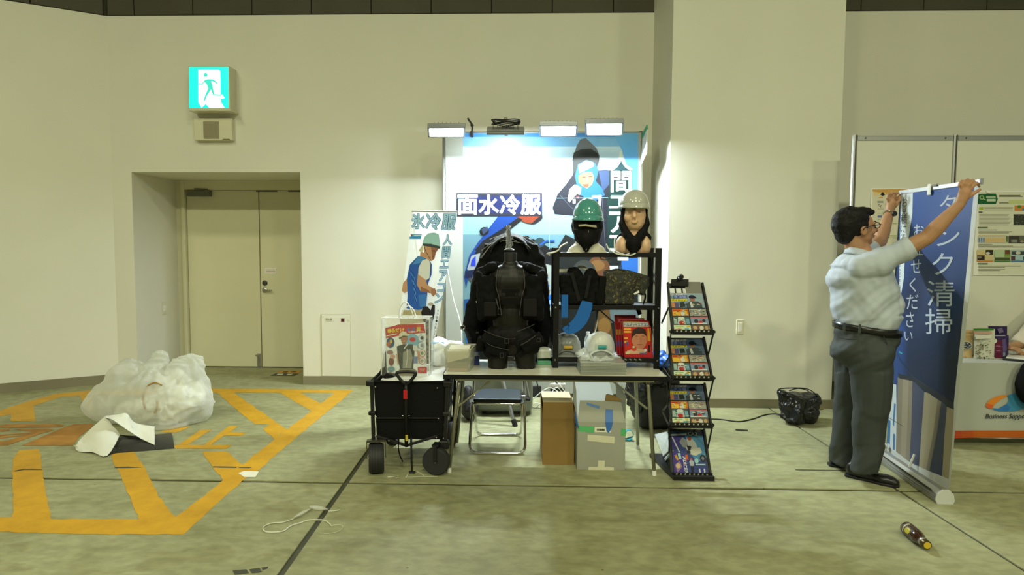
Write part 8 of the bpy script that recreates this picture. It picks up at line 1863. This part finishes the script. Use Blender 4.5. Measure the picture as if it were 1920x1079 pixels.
# ================================================================== LEFT: RUBBISH BAG AND CRUMPLED SHEET; FLOOR ODDS AND ENDS
def bagmat():
    m = bpy.data.materials.new('milky_bag_film'); m.use_nodes = True; nt = m.node_tree; nt.nodes.clear(); N = nt.nodes.new; L = nt.links.new
    out = N('ShaderNodeOutputMaterial'); tr = N('ShaderNodeBsdfTransparent'); tr.inputs[0].default_value = (.97, .98, .95, 1)
    pr = N('ShaderNodeBsdfPrincipled'); pr.inputs['Base Color'].default_value = (.84, .85, .80, 1); pr.inputs['Roughness'].default_value = .28
    tl = N('ShaderNodeBsdfTranslucent'); tl.inputs[0].default_value = (.88, .89, .84, 1)
    m1 = N('ShaderNodeMixShader'); m1.inputs[0].default_value = .45; L(pr.outputs[0], m1.inputs[1]); L(tl.outputs[0], m1.inputs[2])
    lw = N('ShaderNodeLayerWeight'); lw.inputs['Blend'].default_value = .4; mr_ = N('ShaderNodeMapRange'); mr_.inputs['To Min'].default_value = .44; mr_.inputs['To Max'].default_value = .95; L(lw.outputs['Facing'], mr_.inputs['Value'])
    m2 = N('ShaderNodeMixShader'); L(mr_.outputs[0], m2.inputs[0]); L(tr.outputs[0], m2.inputs[1]); L(m1.outputs[0], m2.inputs[2]); L(m2.outputs[0], out.inputs[0])
    tc = N('ShaderNodeTexCoord'); nz = N('ShaderNodeTexNoise'); nz.inputs['Scale'].default_value = 7; nz.inputs['Detail'].default_value = 4; nz.inputs['Distortion'].default_value = 1.2; L(tc.outputs['Object'], nz.inputs[0]); bp = N('ShaderNodeBump'); bp.inputs['Strength'].default_value = .38; bp.inputs['Distance'].default_value = .03
    L(nz.outputs[0], bp.inputs['Height']); L(bp.outputs[0], pr.inputs['Normal']); L(bp.outputs[0], lw.inputs['Normal'])
    MATS['milky_bag_film'] = m; return m
M_bag = bagmat()
YG = 5.62
b_ = lambda x, y, d=0: atY(x, y, YG+d)
gb = thing('rubbish_bag', 'large milky clear rubbish bag half full on the floor before the doorway', 'bag', (b_(280, 790).x, YG, 0))
KN = [(b_(296, 668, .05), 13, .020), (b_(362, 678, .08), 11, .018), (b_(404, 754, .1), 9, .012), (b_(200, 735, -.1), 7, .010)]
def pleats(p, n):
    o = 0
    for k, m_, a in KN:
        v = p-k; d = v.length; an = math.atan2(v.x, -v.z+.001)+.5*math.atan2(v.y, -v.z+.001)
        o += a*math.exp(-d/.42)*math.sin(m_*an+2.0*noise.noise(p*2.2))*min(1, (d/.22)**2)
    o += .006*(1-2*abs(noise.noise(p*5.0+Vector((1, 5, 2)))))+.0012*(1-2*abs(noise.noise(p*13.0)))
    q = p+n*o
    return Vector((q.x, q.y, max(.004, q.z)))
zfl = lambda p, n: Vector((p.x, p.y, max(.004, p.z)))
blob('film', [('s', b_(282, 748), (.44, .36, .27)), ('s', b_(225, 752, -.04), (.28, .26, .20)), ('s', b_(330, 755, .05), (.34, .3, .24)), ('s', b_(300, 790, -.05), (.30, .26, .13)), ('s', b_(240, 712), (.20, .2, .16)), ('s', b_(288, 702, .05), (.13, .15, .14)), ('c', b_(290, 700, .05), b_(298, 674, .08), .13, .075), ('s', b_(352, 706, .06), (.15, .15, .12)), ('c', b_(350, 704, .06), b_(358, 686, .08), .15, .105), ('s', b_(366, 738, .08), (.17, .16, .18)), ('c', b_(380, 745, .08), b_(402, 754, .1), .09, .02)],
     .014, M_bag, gb, it=7, noise_amp=.045, noise_scale=2.6, seed=7, post=pleats)
ct = blob('crumpled_film', [('s', b_(300, 772, -.02), (.24, .18, .14)), ('s', b_(340, 745, .04), (.19, .16, .16)), ('s', b_(260, 775, .03), (.20, .16, .11)), ('s', b_(320, 715, .08), (.12, .12, .10))], .016, mat('crumpled_white_film', (.86, .86, .80), rough=.4, bump=.5, bscale=18), gb, it=2, noise_amp=.06, noise_scale=9, seed=9, ridged=True, post=lambda p, n: Vector((p.x, p.y, max(.01, p.z))))
part('brown_band', mat('brown_band', (.42, .25, .08), rough=.6), gb, lambda m: (m.tube(spline([b_(272, 768, -.27), b_(268, 745, -.27), b_(276, 726, -.26), b_(290, 718, -.24), b_(304, 723, -.22)], 5), .014, 6, flat=.5), m.tube(spline([b_(291, 775, -.26), b_(295, 762, -.25), b_(294, 752, -.24)], 4), .020, 6, flat=.4)))
# white sheet with black backing, crumpled
M_paper = mat('white_poster_back', (.70, .70, .60), rough=.6, bump=.12, bscale=7); M_pblack = mat('black_sheet', (.012, .012, .013), rough=.35, bump=.2, bscale=8)
sw = thing('crumpled_sheet', 'crumpled white sheet with black back lying in front of the rubbish bag', 'sheet', atZ(215, 845))
def P3(x, y, dY): 
    q = cb(x, y); return atY(q[0], q[1], dY)
def F3(x, y, z=0.004): 
    q = cb(x, y); return atZ(q[0], q[1], z)
def strip(m, A_, B_, n=4):
    A2, B2_ = spline(A_, n), spline(B_, n); V = []
    for p, q in zip(A2, B2_): 
        for t in (0, .25, .5, .75, 1): V.append(p*(1-t)+q*t+Vector((0, 0, .012*math.sin(PI*t)*math.sin(7*t+len(V)))))
    k = len(A2); m.add(V, [(i*5+j, i*5+j+1, (i+1)*5+j+1, (i+1)*5+j) for i in range(k-1) for j in range(4)])
def two(name, A_, B_):
    mb = MB(); strip(mb, A_, B_); o1 = mb.build(name, M_paper, sw, smooth=True)
    mb = MB(); sft = Vector((.0, .006, -.006)); strip(mb, [p+sft for p in A_], [p+sft for p in B_]); mb.build(name+'_back', M_pblack, o1, smooth=True)
two('left_panel', [F3(808, 655), F3(850, 690, .03), P3(905, 620, 4.92), P3(1050, 480, 5.0), P3(1185, 362, 5.06)], [F3(850, 740), F3(900, 765), F3(1040, 770, .015), F3(1205, 810, .01), P3(1350, 572, 4.98)][:5])
two('right_panel', [P3(1185, 362, 5.06), P3(1330, 345, 5.08), P3(1425, 335, 5.1), P3(1520, 440, 5.12), P3(1738, 482, 5.14)], [P3(1190, 385, 5.0), P3(1270, 410, 4.98), P3(1430, 520, 4.97), P3(1590, 620, 4.97), F3(1738, 690, .02)])
part('folded_under', M_pblack, sw, lambda m: (m.poly([F3(1200, 812, .003), F3(1260, 720, .012), F3(1345, 575, .05), F3(1560, 592, .05), F3(1660, 672, .006)]), ))
part('black_strip', M_pblack, sw, lambda m: m.grid(lambda u, v: (lambda a, b: a*(1-v)+b*v+Vector((0, 0, .02*math.sin(PI*v))))((lambda t: F3(1290, 780, .004)*(1-t)+F3(1960, 725, .004)*t)(u), (lambda t: F3(1400, 600, .03)*(1-t)+F3(1930, 555, .004)*t)(u)), 10, 6), smooth=True)
# film scrap and string on the floor
s4 = lambda x, y: (480+x/3.692, 880+y/3.692)
o = thing('film_string', 'clear film scrap with looped string on the floor left of the wagon', 'string', atZ(*s4(300, 340)))
M_str = mat('pale_string', (.62, .62, .50), rough=.4)
def st(m, L_, r=.0035): m.tube(spline([atZ(*s4(x, y), .005) for x, y in L_], 5), r, 5)
part('string', M_str, o, lambda m: st(m, [(270, 340), (190, 368), (110, 375), (60, 395), (48, 415), (70, 435), (130, 438), (195, 428), (240, 395), (310, 372), (360, 355), (420, 352), (470, 355), (505, 375), (522, 396)]))
part('string', M_str, o, lambda m: st(m, [(500, 292), (545, 290), (580, 283)], .003))
part('string', M_str, o, lambda m: st(m, [(520, 396), (560, 385), (595, 390), (600, 410), (560, 435), (500, 446), (440, 442)], .0015))
part('film', film_mat('floor_film', (.72, .72, .60), thin=.45, edge=.9), o, lambda m: (m.grid(lambda u, v: atZ(*s4(258+122*u, 338-62*u+(30*(v-.5))*math.sin(PI*(.1+.85*u))), .006+.012*math.sin(PI*v)), 10, 4), m.grid(lambda u, v: atZ(*s4(370+130*u, 262+18*u+(34*(v-.5))*math.sin(PI*(.15+.8*u))), .006+.012*math.sin(PI*v)), 10, 4)), smooth=True)
# drink bottle lying on the floor
p0, p1 = atZ(1700, 1003), atZ(1737, 1035)
ax = (p1-p0).normalized(); rB = .036; c0 = p0+Vector((0, 0, rB))-ax*.012; LB = (p1-p0).length+.02
bo = thing('drink_bottle', 'small brown glass bottle with yellow cap lying on the floor at lower right', 'bottle', (p0+p1)/2)
part('glass', mat('brown_glass', (.035, .014, .006), rough=.08, coat=.5), bo, lambda m: m.lathe([(0, 0), (rB*.85, .002), (rB, .01), (rB, LB*.55), (rB*.86, LB*.66), (rB*.6, LB*.76), (rB*.58, LB*.86), (0, LB*.86)], c0, 24, ax), smooth=True)
part('neck_ring', M_steel, bo, lambda m: m.lathe([(rB*.62, LB*.77), (rB*.68, LB*.78), (rB*.68, LB*.83), (rB*.62, LB*.84)], c0, 20, ax), smooth=True)
part('cap', mat('dark_gold_cap', (.09, .06, .02), rough=.35, metal=.6), bo, lambda m: m.lathe([(rB*.66, LB*.85), (rB*.66, LB*.975), (rB*.6, LB*.99), (0, LB*.99)], c0, 20, ax), smooth=True, angle=40)
part('cap_print', mat('yellow_ink', (.55, .38, .02), rough=.4), bo, lambda m: m.lathe([(rB*.5, LB*.992), (0, LB*.993)], c0, 16, ax))
lo = (Vector((-ax.y*-1, ax.x*-1, 0)).normalized()*.55+Vector((0, 0, .83))).normalized()
tcam = (EYEV-c0); tcam = (tcam-ax*tcam.dot(ax)).normalized(); side_ = ax.cross(tcam)
def patch(a0, a1, t0, t1, rr_=1.012):
    return lambda u, v: c0+ax*(LB*(t0+(t1-t0)*u))+(tcam*math.cos(a0+(a1-a0)*v)+side_*math.sin(a0+(a1-a0)*v))*(rB*rr_)
part('label', mat('dark_label', (.05, .03, .015), rough=.3), bo, lambda m: m.grid(patch(-2.6, 2.6, .12, .52), 4, 20), smooth=True)
part('label_badge', mat('yellow_green_ink', (.45, .40, .02), rough=.35), bo, lambda m: m.poly([patch(0, 1, .34+.10*math.cos(t), .3, 1.03)(0, 0)*1 if False else c0+ax*(LB*(.36+.11*math.cos(t)))+(tcam*math.cos(.45*math.sin(t)+.25)+side_*math.sin(.45*math.sin(t)+.25))*(rB*1.03) for t in [2*PI*i/16 for i in range(16)]]))
part('label_stripe', mat('pale_ink', (.5, .45, .3), rough=.35), bo, lambda m: m.grid(patch(-.9, .9, .16, .20, 1.02), 2, 8))
# black vinyl tote by the pillar and its cord
YV = 5.88
v_ = lambda x, y, d=0: atY(x, y, YV+d)
tb2 = thing('vinyl_tote', 'shiny black vinyl tote bag slumped on the floor by the pillar', 'bag', atZ(1500, 794))
fl0 = lambda p, n: Vector((p.x, p.y, max(.003, p.z)))
blob('body', [('h', [v_(1463, 785, -.10), v_(1492, 795, -.20), v_(1527, 793, 0), v_(1500, 786, .18), v_(1458, 733, -.04), v_(1506, 750, -.16), v_(1545, 746, .04), v_(1500, 738, .2)]), ('s', v_(1520, 752, .02), (.10, .1, .07)), ('s', v_(1512, 775, .0), (.10, .12, .10)), ('s', v_(1478, 775, -.06), (.07, .07, .09))], .010, M_gloss, tb2, it=3, noise_amp=.028, noise_scale=8, seed=13, post=fl0)
part('handle', M_gloss, tb2, lambda m: m.tube(spline([v_(1459, 733, -.08), v_(1463, 729.5, -.08), v_(1485, 728, -.1), v_(1510, 729, -.08), v_(1524, 735, -.06), v_(1532, 744, -.04)], 5), .009, 8, flat=.5), smooth=True)
part('handle', M_gloss, tb2, lambda m: m.tube(spline([v_(1480, 733, .12), v_(1495, 729, .14), v_(1512, 732, .14), v_(1525, 742, .12)], 5), .009, 8, flat=.5), smooth=True)
part('top_rim', M_gloss, tb2, lambda m: m.tube(spline([v_(1458, 732, -.1), v_(1480, 738, -.16), v_(1505, 750, -.20), v_(1512, 755, -.19)], 4), .008, 6), smooth=True)
mb = MB(); mb.tube(spline([atZ(1326, 786, .006), atZ(1352, 787, .006), atZ(1385, 791, .006), atZ(1412, 786, .006), atZ(1432, 779, .006), atZ(1452, 776.5, .006), atZ(1464, 778, .02)], 6), .006, 6)
tag(mb.build('floor_cable', M_bcable, None, smooth=True), 'thin dark cable running over the floor from the rack to the black tote', 'cable')
mb = MB(); mb.beam(atZ(1379, 806.2, .006), atZ(1402, 807.6, .006), .016, .010)
tag(mb.build('floor_stick', mat('dark_scrap', (.05, .05, .035), rough=.6), None, bevel=.002), 'short dark strip lying on the floor left of the black tote', 'scrap')
mb = MB(); mb.tube(spline([atZ(1538, 768, .006), atZ(1550, 765.5, .006), atZ(1572, 765, .006), atZ(1600, 770, .006)], 5), .006, 6)
tag(mb.build('floor_cable', mat('ochre_cable', (.22, .17, .06), rough=.5), None, smooth=True), 'ochre cable on the floor between the black tote and the man', 'cable')
